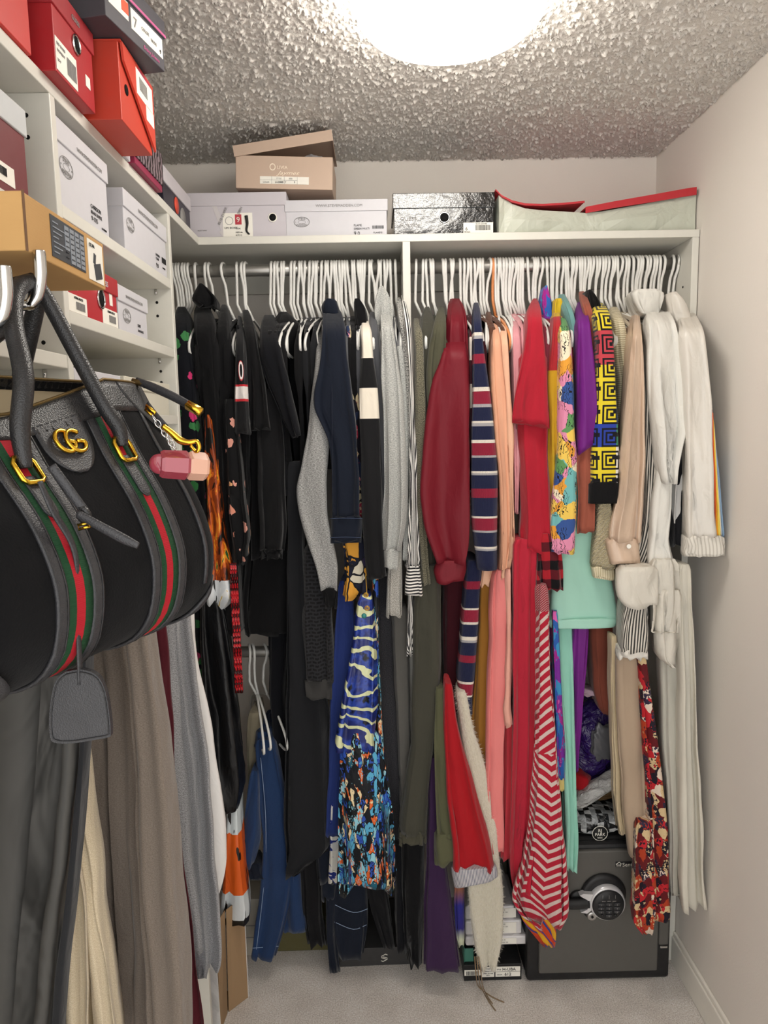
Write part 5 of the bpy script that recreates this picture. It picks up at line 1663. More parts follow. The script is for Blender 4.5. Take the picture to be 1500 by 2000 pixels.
so = cloth_loft('sleeve', [(1345, 890, 908), (1420, 898, 926), (1500, 908, 948), (1580, 915, 964), (1660, 912, 974), (1730, 908, 981), (1800, 915, 981), (1850, 922, 975), (1884, 936, 966)], 1.845, 0.08, FUZZ, fz, (1, .005))
V_, F_ = [], []
fr_ = random.Random(11)
me = so.data
pol = [p for p in me.polygons if p.area > 1e-7]
wts = [p.area for p in pol]
for p in fr_.choices(pol, wts, k=5200):
    c = Vector((0, 0, 0))
    ws = [fr_.random() for _ in p.vertices]
    sm = sum(ws)
    for w_, i in zip(ws, p.vertices):
        c += me.vertices[i].co * (w_ / sm)
    d = (p.normal + Vector((fr_.uniform(-.5, .5), fr_.uniform(-.5, .5), fr_.uniform(-1.2, .3)))).normalized()
    L = fr_.uniform(.004, .0115)
    sd = d.cross(Vector((0.3, 0.9, 0.2))).normalized() * 0.00035
    k = len(V_)
    V_ += [c - sd, c + sd, c + d * L]
    F_.append((k, k + 1, k + 2))
fu = link('fuzz', mesh('fuzz', V_, F_), plain('fuzz_fibre', 'f0ebdc', 0.95, 0.05), fz)
tag(fu, kind='stuff')
cordm = fabric('brown_cord', '8a7358')
for k, (xa, ya, za) in enumerate(((985, 1958, 0), (968, 1974, 1), (962, 1960, 2))):
    p0 = at(927 + 4 * k, 1868, 1.83)
    p1 = at(930 + 5 * k, 1905, 1.81)
    pe = Vector((0, 0, ZC)) + ray(xa, ya) * (-(ZC - 0.003) / ray(xa, ya).z)
    pm = Vector((0, 0, ZC)) + ray(936 + 4 * k, 1935) * (-(ZC - 0.003) / ray(936 + 4 * k, 1935).z)
    tube('tie_cord', [p0, p1, pm + Vector((0, 0.01, 0.004)), (pm + pe) / 2, pe], 0.0016, cordm, fz, 6, 6)
garment('plum_skirt', 'dark plum skirt with a wide hem hanging to the carpet', 'skirt', 1.85,
        [('skirt', [(1470, 836, 850), (1580, 834, 858), (1660, 831, 868), (1740, 828, 880), (1820, 825, 892), (1878, 823, 899)], fabric('plum', '352040'), dict(D=0.12, folds=(2, .008)))])
garment('black_slacks', 'black slacks hanging under the olive jumpsuit', 'trousers', 1.88,
        [('leg', [(1600, 782, 830), (1700, 780, 830), (1800, 786, 828), (1872, 800, 824)], BLK, dict(D=0.14, folds=(2, .010))),
         ('leg', [(1640, 766, 800), (1740, 768, 800), (1840, 774, 796)], NAVYBLK, dict(Y=1.9, D=0.12))])
M = T('tie_dye')
t = M
uv = t.coord('UV')
zt, zb = zY(1700, 1.88), zY(1850, 1.88)
M = cloth_finish(t, t.ramp(t.ma('DIVIDE', t.ma('SUBTRACT', zt, t.sep(uv)[1]), zt - zb), [(0, 'b0622a'), (0.25, '8a5a4a'), (0.45, '2a2a80'), (0.75, '2f2a72'), (0.9, 'c8cdb0')], 'LINEAR'), 0.8)
garment('tie_dye_scarf', 'orange to blue tie dye scarf end beside the plum skirt', 'scarf', 1.87,
        [('scarf', [(1715, 888, 908), (1760, 886, 908), (1800, 888, 908), (1842, 894, 906)], M, dict(D=0.03))])
# ---- jeans on the low rod
t = T('blue_denim')
uv = t.coord('UV')
n = t.noise(t.mp(uv, (3, 1, 1)), 300, 2)
n2 = t.noise(t.mp(uv, (10, 3, 1)), 1.0, 4)
MDEN = cloth_finish(t, t.mix(t.ma('ADD', t.ma('MULTIPLY', n, 0.45), t.ma('MULTIPLY', n2, 0.55)), '14233f', '2b4672'), 0.85, wr=0.4)
THR = plain('jeans_thread', '8fa3c0', 0.8)
g = garment('blue_jeans', 'mid blue jeans hanging from the low rod near the paper bag', 'jeans', 1.93,
            [('leg', [(1440, 498, 540), (1540, 505, 560), (1640, 512, 572), (1720, 508, 578), (1800, 498, 562), (1860, 489, 545)], MDEN, dict(D=0.08, folds=(2, .008))),
             ('leg', [(1560, 552, 580), (1650, 556, 588), (1740, 554, 594), (1812, 552, 600)], MDEN, dict(Y=1.95, D=0.08, folds=(1, .006))),
             ('waist', [(1418, 500, 534), (1450, 496, 540)], MDEN, dict(Y=1.95, D=0.16))])
tube('stitching', [at(509, 1480, 1.925), at(519, 1600, 1.922), at(516, 1720, 1.922), at(500, 1860, 1.924)], 0.001, THR, g, 5)
tube('stitching', [at(492, 1852, 1.924), at(518, 1850, 1.922), at(544, 1848, 1.924)], 0.001, THR, g, 5)
garment('denim_shorts', 'rolled denim shorts with pocket folded beside the blue jeans', 'shorts', 1.91,
        [('leg', [(1500, 492, 508), (1560, 484, 510), (1608, 474, 510), (1640, 466, 508), (1664, 464, 504), (1684, 478, 498)], MDEN, dict(D=0.07, folds=(1, .006))),
         ('turn_up', [(1680, 480, 516), (1710, 490, 518)], DENIM, dict(Y=1.92, D=0.07))])
g = garment('dark_jeans', 'dark indigo jeans folded on the low rod above the black box', 'jeans', 1.935,
            [('seat', [(1660, 648, 712), (1720, 646, 718), (1790, 648, 722), (1856, 656, 714)], DENIM, dict(D=0.10, folds=(2, .007))),
             ('leg', [(1640, 622, 650), (1740, 634, 656), (1820, 638, 656), (1892, 643, 664)], DENIM, dict(Y=1.93, D=0.06))])
tube('stitching', [at(650, 1765, 1.93), at(690, 1782, 1.926), at(718, 1775, 1.93)], 0.0009, THR, g, 5)
tube('stitching', [at(652, 1800, 1.93), at(690, 1815, 1.926), at(716, 1806, 1.93)], 0.0009, THR, g, 5)
garment('cuffed_jeans', 'dark jeans leg with a turned up cuff below the blue dress', 'jeans', 1.925,
        [('leg', [(1560, 610, 650), (1650, 612, 656), (1712, 622, 656)], DENIM, dict(D=0.07)),
         ('turn_up', [(1710, 622, 657), (1746, 626, 655)], DENIM, dict(Y=1.922, D=0.075))])
garment('black_jeans', 'faded black jeans leg slanting towards the black box', 'jeans', 1.935,
        [('leg', [(1660, 706, 752), (1740, 718, 758), (1800, 736, 768), (1842, 750, 774)], fabric('black_denim', '121215'), dict(D=0.08))])
garment('frayed_jeans', 'black frayed jeans hanging left of the cuffed jeans', 'jeans', 1.95,
        [('leg', [(1600, 580, 616), (1700, 585, 628), (1780, 590, 632), (1840, 600, 640)], fabric('black_denim', '121215'), dict(D=0.08))])
garment('khaki_trousers', 'khaki trousers on a white hanger in the gap above the jeans', 'trousers', 1.97,
        [('trousers', [(1385, 482, 516), (1440, 481, 512), (1500, 485, 508), (1580, 488, 506)], fabric('khaki', '7b7462'), dict(D=0.12))])
LZ = 0.972 + 0.0005
for k, (x, v) in enumerate(((487, 1), (494, 3), (517, 4))):
    p = at(x, 1262, ROD_Y)
    hanger(p.x, ROD_Y, LZ, 0.25 + 0.1 * k, v, ORD[k] + ' white hanger from the left on the low rod beside the bead tassel', 'hangers on the low rod')

# ---- clothes hanging in the left unit below the handbag (their broad side faces the camera)
LGp = dict(back=0.9, sq=0.5)
CH = T('garment_bag_cloth')
t = CH
uv = t.coord('UV')
t.bump(t.noise(t.mp(uv, (7, 3, 1)), 1.0, 3, dist=1.0), 0.6, 0.05)
CH = t.done(t.mix(t.noise(uv, 5, 3), '4b4a48', '5a5957'), 0.7, 0.25)
garment('garment_bag', 'charcoal garment bag with a dark zip edge at the lower left', 'garment bag', 0.96,
        [('bag', [(1130, -260, 150), (1250, -300, 168), (1400, -310, 166), (1550, -310, 155), (1700, -310, 140), (1850, -310, 122), (2010, -310, 106), (2140, -310, 95)], CH, dict(D=0.05, folds=(4, .014), **LGp)),
         ('zip_edge', [(1250, 164, 174), (1400, 162, 174), (1550, 150, 166), (1700, 136, 152), (1850, 118, 136), (2010, 102, 122), (2140, 92, 112)], fabric('dark_zip_tape', '2a2b2e'), dict(Y=0.955, D=0.03, folds=(1, 0), **LGp))])
CREAMK = heather('cream_marl', 'b8a88c', 'd8cbb2', 300)
garment('cream_sweater', 'cream marl sweater edge behind the charcoal garment bag', 'sweater', 1.055,
        [('sleeve', [(1300, 60, 150), (1450, 60, 168), (1560, 60, 180), (1700, 60, 198), (1850, 60, 215), (2010, 60, 238), (2100, 60, 245)], CREAMK, dict(D=0.05, folds=(2, .012), **LGp)),
         ('body', [(1300, 20, 110), (1560, 20, 140), (1750, 20, 172), (2010, 20, 182), (2100, 20, 185)], CREAMK, dict(Y=1.03, D=0.03, folds=(2, .01), **LGp))])
TAUPEK = heather('taupe_marl', '6b6158', '857a70', 300)
garment('taupe_hoodie', 'taupe fleece hoodie with a long sleeve hanging below the handbag', 'hoodie', 1.15,
        [('body', [(1150, 20, 150), (1175, -50, 230), (1300, -60, 258), (1450, -60, 268), (1600, -60, 276), (1750, -60, 288), (1880, -60, 298), (2010, -60, 300), (2100, -60, 300)], TAUPEK, dict(Y=1.185, D=0.05, folds=(3, .014), **LGp)),
         ('sleeve', [(1160, 228, 282), (1230, 238, 293), (1330, 250, 308), (1450, 258, 324), (1600, 262, 342), (1750, 272, 354), (1880, 286, 364), (2010, 296, 370), (2100, 300, 372)], TAUPEK, dict(Y=1.118, D=0.06, folds=(2, .008), **LGp))])
garment('burgundy_sweater', 'burgundy sweater peeking out between taupe hoodie and grey fleece', 'sweater', 1.29,
        [('sweater', [(1150, 120, 260), (1180, 60, 320), (1400, 55, 340), (1560, 55, 350), (1700, 60, 364), (1850, 60, 385), (2010, 60, 402), (2100, 60, 405)], fabric('burgundy_knit', '4a141e'), dict(D=0.05, **LGp))])
LF = heather('grey_fleece', '6e6e70', 'a5a5a7', 320, (1, 1.5))
garment('grey_fleece', 'mid grey fleece sweatshirt with ribbed cuffs above the paper bag', 'sweatshirt', 1.40,
        [('body', [(1120, 170, 300), (1142, 100, 366), (1220, 90, 374), (1330, 90, 388), (1450, 90, 404), (1600, 95, 418), (1720, 100, 424), (1820, 100, 432), (1868, 105, 434), (1886, 110, 430)], LF, dict(D=0.06, folds=(2, .012), **LGp)),
         ('sleeve', [(1160, 312, 350), (1300, 322, 352), (1500, 328, 362), (1650, 340, 378), (1780, 358, 396), (1850, 366, 402)], LF, dict(Y=1.385, D=0.05, folds=(1, .006), **LGp)),
         ('cuff', [(1846, 364, 404), (1880, 372, 406), (1906, 382, 406)], heather('grey_rib', '66666a', '8c8c90', 200), dict(Y=1.387, D=0.045, folds=(3, .003), **LGp))])
garment('white_sweatshirt', 'white sweatshirt bulging out behind the grey fleece', 'sweatshirt', 1.475,
        [('sweatshirt', [(1115, 190, 310), (1150, 140, 372), (1250, 130, 384), (1330, 130, 398), (1430, 130, 420), (1530, 130, 437), (1620, 135, 447), (1680, 140, 450), (1735, 150, 438), (1770, 160, 424), (1788, 170, 412)], fabric('white_fleece', 'dedcda', 0.9), dict(D=0.05, folds=(1, .008), **LGp))])
bm = bmesh.new()
bmesh.ops.create_cone(bm, cap_ends=True, segments=24, radius1=0.0165, radius2=0.0165, depth=D2 - 0.5,
                      matrix=Matrix.Translation((-0.60, (D2 + 0.498) / 2, 1.38)) @ Matrix.Rotation(PI / 2, 4, 'X'))
tag(link('closet_rod', bm_mesh(bm, 'closet_rod', True), M_STEEL), 'metal rod inside the left shelving unit behind the handbag', 'rod')
for (yh, lab) in ((0.985, 'charcoal garment bag'), (1.06, 'cream sweater'), (1.19, 'taupe hoodie'), (1.315, 'burgundy sweater'), (1.43, 'grey fleece'), (1.50, 'white sweatshirt')):
    h = hanger(-0.60, yh, 1.3805, PI / 2, 3, 'white hanger carrying the %s on the left unit rod' % lab, None)
    h.scale = (1, 0.72, 1)

# ================================================================== handbag on its hook
AX = Vector((0.336, 0.942, 0))
WX = Vector((0.942, -0.336, 0))
AC = Vector((-0.339, 0.727, 0)) - AX * 0.021
ZTOP, ZBOT = 1.692, 1.412
PROF = [(0.0, 0.05), (0.06, 0.15), (0.15, 0.30), (0.27, 0.49), (0.45, 0.80), (0.62, 0.98), (0.75, 1.0), (0.86, 0.93), (0.95, 0.74), (1.0, 0.42), (1.01, 0.0)]
PD = crom([p for p in PROF], 6)
ARC = [0.0]
for i in range(1, len(PD)):
    ARC.append(ARC[-1] + math.hypot((PD[i][0] - PD[i - 1][0]) * 0.28, (PD[i][1] - PD[i - 1][1]) * 0.115))


def prof(q):
    """q 0 at the rim .. 1 at the bottom centre, by arc length"""
    a = q * ARC[-1]
    i = 0
    while i < len(ARC) - 2 and ARC[i + 1] < a:
        i += 1
    t = (a - ARC[i]) / (ARC[i + 1] - ARC[i])
    return PD[i][0] + (PD[i + 1][0] - PD[i][0]) * t, PD[i][1] + (PD[i + 1][1] - PD[i][1]) * t


LB = 0.178


def bag(u, q, side=1, off=0.0):
    """point of the bag's skin: u along it, q down the side"""
    h, wq = prof(q)
    e = max(0.0, (abs(u) - 0.140) / (LB - 0.140))
    k = math.sqrt(max(0.0, 1 - (min(e, 1.0) * 0.62) ** 2))
    zt = ZTOP - (0.040 * max(0.0, min(1.0, (0.09 - u) / 0.14)) if side > 0 else 0.0) * (1 - h) ** 2
    zm = (ZTOP + ZBOT) / 2
    z = zt + (ZBOT - zt) * h
    z = zm + (z - zm) * (0.9 + 0.1 * k)
    opening = 0.026 * (1 - (u / LB) ** 2) * (1 - h) ** 3
    wv = (wq * 0.112 + opening) * k
    p = AC + AX * u + WX * (side * (wv + off * (0.3 + 0.7 * min(1, wq)))) + Vector((0, 0, z + (off * (-0.8 if h > 0.85 else 0.15))))
    return p


def bag_strip(name, u0, u1, q0, q1, off, mat, parent, side=1, nu=4, nq=26, th=0.0012, uvs=True, ufun=None):
    vs, fs, uv = [], [], []
    for layer in (off, off - th):
        for i in range(nq + 1):
            q = q0 + (q1 - q0) * i / nq
            a, b = (u0, u1) if ufun is None else ufun(i / nq)
            for j in range(nu + 1):
                u = a + (b - a) * j / nu
                vs.append(bag(u, q, side, layer))
                uv.append((j / nu, i / nq))
    m = nu + 1
    L = (nq + 1) * m
    for i in range(nq):
        for j in range(nu):
            f = (i * m + j, (i + 1) * m + j, (i + 1) * m + j + 1, i * m + j + 1)
            fs.append(f if side > 0 else f[::-1])
            fs.append(tuple(L + k for k in (f[::-1] if side > 0 else f)))
    edge = [i * m for i in range(nq + 1)] + [nq * m + j for j in range(1, m)] + [i * m + nu for i in range(nq - 1, -1, -1)] + [j for j in range(nu - 1, 0, -1)]
    for a, b in zip(edge, edge[1:] + edge[:1]):
        fs.append((a, a + L, b + L, b))
    return link(name, mesh(name, vs, fs, uv, True), mat, parent)


t = T('black_suede')
v = t.coord('Object')
t.bump(t.noise(v, 400, 3), 0.3, 0.002)
t.bump(t.noise(v, 14, 2), 0.25, 0.02)
M_SUEDE = t.done(t.mix(t.noise(v, 30, 4), '0d0d0e', '151517'), 0.95, 0.08, sheen=0.05)
t = T('black_leather')
v = t.coord('Object')
t.bump(t.vor(v, 700), 0.25, 0.0015)
M_LEATH = t.done(t.mix(t.noise(v, 60, 3), '1a1a1c', '28282a'), 0.38, 0.5)
t = T('grey_black_leather')
v = t.coord('Object')
t.bump(t.vor(v, 700), 0.25, 0.0015)
M_LEATH2 = t.done(t.mix(t.noise(v, 60, 3), '2a2a2d', '37373a'), 0.45, 0.45)
t = T('web_stripe')
uv = t.coord('UV')
t.bump(t.wave(t.mp(uv, (1, 1, 1)), 60, 0, d='Y'), 0.3, 0.001)
M_WEB = t.done(t.ramp(t.sep(uv)[0], [(0, '1c4028'), (0.33, 'a81f2b'), (0.67, '1c4028')]), 0.75, 0.2)
M_LINE = plain('tan_lining', '8f8064', 0.85)
t = T('brass_zip')
uv = t.coord('UV')
t.bump(t.frac(t.ma('MULTIPLY', t.sep(uv)[1], 90)), 0.6, 0.003)
M_ZIP = t.done('6b5836', 0.45, 0.5, 0.8)
hb = thing('handbag', (AC.x, AC.y, ZBOT), 'black suede handbag with green and red web stripes hanging on a hook', 'handbag')
# skin
NU, NQ = 44, 40
vs, fs, uv = [], [], []
for side in (1, -1):
    base = len(vs)
    for i in range(NQ + 1):
        for j in range(NU + 1):
            u = -LB + 2 * LB * j / NU
            vs.append(bag(u, i / NQ, side))
            uv.append((u, i / NQ))
    for i in range(NQ):
        for j in range(NU):
            f = (base + i * (NU + 1) + j, base + (i + 1) * (NU + 1) + j, base + (i + 1) * (NU + 1) + j + 1, base + i * (NU + 1) + j + 1)
            fs.append(f if side > 0 else f[::-1])
off = (NQ + 1) * (NU + 1)
for j in (0, NU):                                    # the two ends
    a = [i * (NU + 1) + j for i in range(NQ + 1)]
    b_ = [off + i * (NU + 1) + j for i in range(NQ + 1)]
    for i in range(NQ):
        f = (a[i], b_[i], b_[i + 1], a[i + 1])
        fs.append(f if j else f[::-1])
link('body', mesh('body', vs, fs, uv, True), M_SUEDE, hb)
# lining seen in the open mouth
vs, fs = [], []
for j in range(NU + 1):
    u = (-LB + 2 * LB * j / NU) * 0.97
    a, b_ = bag(u, 0.03, 1, -0.004), bag(u, 0.03, -1, -0.004)
    vs += [a, (a + b_) / 2 - Vector((0, 0, 0.05)), b_]
for j in range(NU):
    for k in range(2):
        fs.append((j * 3 + k, (j + 1) * 3 + k, (j + 1) * 3 + k + 1, j * 3 + k + 1))
link('lining', mesh('lining', vs, fs, None, True), M_LINE, hb)
for side in (1, -1):
    bag_strip('rim_trim', -LB, LB, 0.0, 0.10, 0.003, M_LEATH, hb, side, 40, 5, 0.003)
    tube('zipper', [bag(-LB + 2 * LB * j / 24, 0.0, side) + Vector((0, 0, 0.002)) for j in range(25)], 0.0016, M_ZIP, hb, 6, 1)
for uc in (-0.064, 0.064):
    bag_strip('web_stripe', uc - 0.0155, uc + 0.0155, 0.10, 0.97, 0.0022, M_WEB, hb)
    bag_strip('web_stripe', uc - 0.0155, uc + 0.0155, 0.10, 0.97, 0.0022, M_WEB, hb, -1)
    for d_ in (-1, 1):
        c_ = uc + d_ * 0.0215
        p_ = bag_strip('leather_band', c_ - 0.0065, c_ + 0.0065, 0.10, 0.98, 0.0034, M_LEATH2, hb, 1, 3, 30, 0.003)
        for e_ in (-0.005, 0.005):
            tube('stitching', [bag(c_ + e_, 0.1 + 0.88 * k / 24, 1, 0.0036) for k in range(25)], 0.0005, M_LEATH, p_, 5, 1)
    # leather tab under the handle ring
    p_ = bag_strip('handle_tab', uc - 0.0075, uc + 0.0075, 0.235, 0.37, 0.005, M_LEATH2, hb, 1, 6, 14, 0.003,
                   ufun=lambda s_, uc=uc: (uc - 0.0075 * math.sqrt(max(0.02, 1 - max(0, (s_ - 0.8) / 0.2) ** 2)), uc + 0.0075 * math.sqrt(max(0.02, 1 - max(0, (s_ - 0.8) / 0.2) ** 2))))
# leather half-round with the interlocked letters
bag_strip('logo_patch', -0.03, 0.03, 0.07, 0.255, 0.003, M_LEATH2, hb, 1, 10, 18, 0.003,
          ufun=lambda s_: tuple(sg * 0.031 * math.sqrt(max(0.02, 1 - max(0.0, (s_ - 0.35) / 0.65) ** 2)) for sg in (-1, 1)))
LCn = bag(0.0, 0.150, 1, 0.0065)
dn = (bag(0.0, 0.19, 1, 0.0065) - bag(0.0, 0.11, 1, 0.0065)).normalized()


def logo_arc(cx, r, flip):
    pts = []
    for k in range(15):
        a = math.radians(50 + 280 * k / 14)
        x, y = r * math.cos(a), r * math.sin(a)
        if flip:
            x = -x
        pts.append(LCn + AX * (cx + x) - dn * y)
    a = pts[-1]
    pts.append(LCn + AX * (cx + (0.9 * r if not flip else -0.9 * r)) + dn * 0.0005)
    pts.append(LCn + AX * (cx + (0.1 * r if not flip else -0.1 * r)) + dn * 0.0003)
    return pts


tube('logo_letter', logo_arc(-0.0055, 0.0115, False), 0.0022, M_GOLD, hb, 8, 2)
tube('logo_letter', [p + WX * 0.0016 for p in logo_arc(0.0065, 0.0115, False)], 0.0022, M_GOLD, hb, 8, 2)
for s_ in (-1, 1):
    q0 = 0.66
    bag_strip('corner_patch', s_ * 0.132, s_ * 0.1775, q0, 0.985, 0.004, M_LEATH2, hb, 1, 8, 16, 0.003,
              ufun=(lambda k, s_=s_: (s_ * (0.178 - 0.050 * math.sqrt(max(0.03, 1 - (1 - min(1, k * 2.2)) ** 2))), s_ * 0.1777) if s_ > 0 else
                    (s_ * 0.1777, s_ * (0.178 - 0.055 * math.sqrt(max(0.03, 1 - (1 - min(1, k * 2.2)) ** 2))))))
bag_strip('end_gusset', 0.130, 0.135, 0.10, 0.66, 0.003, M_LEATH2, hb, 1, 2, 20, 0.003)
bag_strip('zip_end_patch', 0.112, 0.177, 0.0, 0.18, 0.0045, M_LEATH, hb, 1, 10, 12, 0.003,
          ufun=lambda k: (0.112 + 0.05 * k ** 1.6, 0.1775))
# handles
ringm = M_GOLD
for (uc, side) in ((-0.064, 1), (0.064, 1), (-0.064, -1), (0.064, -1)):
    c = bag(uc, 0.225, side, 0.010)
    hw_ = 0.0115
    a, b_ = c - AX * hw_, c + AX * hw_
    up_ = (bag(uc, 0.17, side, 0.010) - c).normalized()
    tube('handle_ring', [a - up_ * 0.007, a + up_ * 0.010, a + up_ * 0.016 + AX * 0.004, b_ + up_ * 0.016 - AX * 0.004, b_ + up_ * 0.010, b_ - up_ * 0.007, b_ - up_ * 0.010 - AX * 0.004, a - up_ * 0.010 + AX * 0.004], 0.0025, ringm, hb, 8, 1, True)
HK = Vector((-0.362, 0.772, 1.787))                   # where the handles rest in the hook
r1, r2 = bag(-0.064, 0.195, 1, 0.012), bag(0.064, 0.195, 1, 0.012)
tube('handle', [r1 - Vector((0, 0, .004)), r1 + Vector((-.004, .004, .03)), at(46, 735, 0.645), at(27, 640, 0.675), at(28, 580, 0.695), at(50, 553, 0.715), at(82, 570, 0.740), at(148, 690, 0.745), at(205, 795, 0.742), r2 + Vector((-.003, 0, .015)), r2 - Vector((0, 0, .004))],
     [0.0060, 0.0084, 0.0088, 0.0088, 0.0086, 0.0082, 0.0078, 0.0078, 0.0080, 0.0078, 0.0060], M_LEATH, hb, 12, 6)
r1, r2 = bag(-0.064, 0.195, -1, 0.012), bag(0.064, 0.195, -1, 0.012)
tube('handle', [r1, r1 + Vector((0, .004, .05)), at(4, 640, 0.70), at(12, 575, 0.73), at(45, 556, 0.752), at(74, 570, 0.758), r2 + Vector((0, 0, .06)), r2],
     [0.006, 0.0088, 0.0092, 0.009, 0.0088, 0.0088, 0.009, 0.006], M_LEATH, hb, 12, 6)
# zip pull strap with gold end
zp = bag(0.165, 0.0, 1) + Vector((0, 0, 0.006))
pts = [zp, at(300, 757, zp.y - 0.005), at(345, 778, zp.y - 0.012), at(378, 797, zp.y - 0.018)]
tube('zip_pull', pts, [0.004, 0.0052, 0.0052, 0.005], M_LEATH2, hb, 8, 5, False, 0.5)
e0, e1 = at(365, 790, zp.y - 0.018), at(393, 806, zp.y - 0.022)
tube('zip_pull_end', [e0, e1], [0.0058, 0.0058], M_GOLD, hb, 4, 1)
tube('zip_slider', [at(258, 745, zp.y), at(275, 748, zp.y), at(285, 753, zp.y)], 0.004, M_ZIP, hb, 8, 4)
# hanging name tag with straps
lt = thing('luggage_tag', at(155, 1330, 0.615), 'dark grey leather luggage tag dangling from the front of the handbag', 'tag')
YT = 0.612
tube('strap', [at(78, 940, 0.60), at(105, 1000, 0.602), at(140, 1060, YT), at(152, 1120, YT), at(153, 1220, YT), at(157, 1335, YT)], [0.004, 0.005, 0.0048, 0.0042, 0.0042, 0.0048], M_LEATH2, lt, 8, 6, False, 0.4)
tube('strap', [at(100, 910, 0.603), at(130, 950, 0.605), at(165, 998, 0.61)], 0.0042, M_LEATH2, lt, 8, 6, False, 0.5)
tube('strap_loop', [at(158, 990, 0.609), at(172, 1003, 0.609), at(170, 1020, 0.612), at(155, 1010, 0.612)], 0.0028, M_LEATH, lt, 8, 4, True)
tube('strap_end', [at(152, 1003, 0.605), at(190, 1025, 0.603), at(240, 1052, 0.602), at(270, 1066, 0.602)], [0.0035, 0.0042, 0.0045, 0.003], M_LEATH2, lt, 8, 6, False, 0.6)
tube('buckle', [at(152, 1026, 0.608), at(174, 1020, 0.608), at(176, 1028, 0.608), at(154, 1034, 0.608)], 0.0014, M_GOLD, lt, 6, 1, True)
outl = [(128, 1312), (160, 1308), (190, 1320), (206, 1352), (214, 1400), (216, 1432), (212, 1440), (180, 1446), (140, 1452), (108, 1451), (98, 1440), (96, 1400), (102, 1350), (112, 1325)]
o_ = crom([(float(a), float(b_)) for a, b_ in outl + outl[:1]], 4)[:-1]
n_ = len(o_)
vs = [at(x, y, YT - 0.003) for x, y in o_] + [at(x, y, YT - 0.003) + Vector((0, 0.006, 0)) for x, y in o_]
fs = [tuple(range(n_ - 1, -1, -1)), tuple(range(n_, 2 * n_))] + [(i, (i + 1) % n_, n_ + (i + 1) % n_, n_ + i) for i in range(n_)]
tg = link('tag_body', mesh('tag_body', vs, fs), M_LEATH2, lt)
inn = [(155 + (x - 155) * 0.93, 1385 + (y - 1385) * 0.93) for x, y in o_]
tube('stitching', [at(x, y, YT - 0.0036) for x, y in inn], 0.0005, M_LEATH, tg, 5, 1, True)

# ---- charm on the bag
ch = thing('bag_charm', at(330, 880, 0.745), 'pink and peach lip gloss shaped charm clipped to the handbag', 'charm')
YCH = 0.748
tube('clasp_strap', [at(288, 790, YCH + 0.02), at(305, 812, YCH + 0.01), at(325, 835, YCH + 0.004)], 0.004, M_LEATH2, ch, 8, 4, False, 0.5)
tube('clasp', [at(286, 792, YCH + 0.012), at(303, 806, YCH + 0.008), at(300, 814, YCH + 0.008), at(284, 800, YCH + 0.012)], 0.0018, M_GOLD, ch, 6, 1, True)
tube('clasp', [at(318, 832, YCH), at(335, 845, YCH), at(352, 860, YCH), at(368, 864, YCH - 0.002), at(384, 862, YCH - 0.003), at(389, 874, YCH - 0.003), at(383, 882, YCH - 0.002), at(372, 870, YCH - 0.001)], [0.003, 0.0036, 0.0042, 0.003, 0.0024, 0.0024, 0.002, 0.0016], M_GOLD, ch, 8, 5)
for k in range(7):
    c = at(302 + 6.5 * k, 818 + 9.5 * k, YCH + 0.004)
    d1 = Vector((0.5, 0, -0.86)) * 0.0045
    d2 = Vector((0.86, 0, 0.5)) * 0.0028 if k % 2 else Vector((0, 1, 0)) * 0.0028
    tube('chain_link', [c + d1 * math.cos(a) + d2 * math.sin(a) for a in [2 * PI * q / 12 for q in range(12)]], 0.0009, M_CHROME, ch, 5, 1, True)


def hexprism(name, p0, p1, r0, r1_, mat, sides=6, b0=0.0):
    p0, p1 = Vector(p0), Vector(p1)
    ax = (p1 - p0).normalized()
    a = ax.cross(Vector((0, 0, 1))).normalized()
    b_ = ax.cross(a)
    vs = []
    for p, r in ((p0, r0 * 0.86), (p0 + ax * 0.003, r0), (p1 - ax * 0.003, r1_), (p1, r1_ * 0.86)):
        for k in range(sides):
            an = 2 * PI * (k + 0.5) / sides
            vs.append(p + (a * math.cos(an) + b_ * math.sin(an)) * r)
    fs = [tuple(range(sides - 1, -1, -1)), tuple(3 * sides + k for k in range(sides))]
    for i in range(3):
        for k in range(sides):
            l = (k + 1) % sides
            fs.append((i * sides + k, i * sides + l, (i + 1) * sides + l, (i + 1) * sides + k))
    return link(name, mesh(name, vs, fs), mat, ch)


t = T('pink_resin')
M_RESIN = t.done('9a3f4c', 0.12, 0.5, coat=0.5)
hexprism('bottle', at(312, 906, YCH - 0.010), at(368, 909, YCH + 0.004), 0.0145, 0.0155, M_RESIN)
hexprism('cap', at(366, 909, YCH + 0.004), at(404, 912, YCH + 0.014), 0.0155, 0.0150, plain('peach_resin', 'cfa08a', .25))
lathe('bottle_neck', [(0.010, 0), (0.0105, .002), (0.007, .003), (0.003, .0035)], at(312, 906, YCH - 0.011), M_RESIN, ch, 20, 'Y')

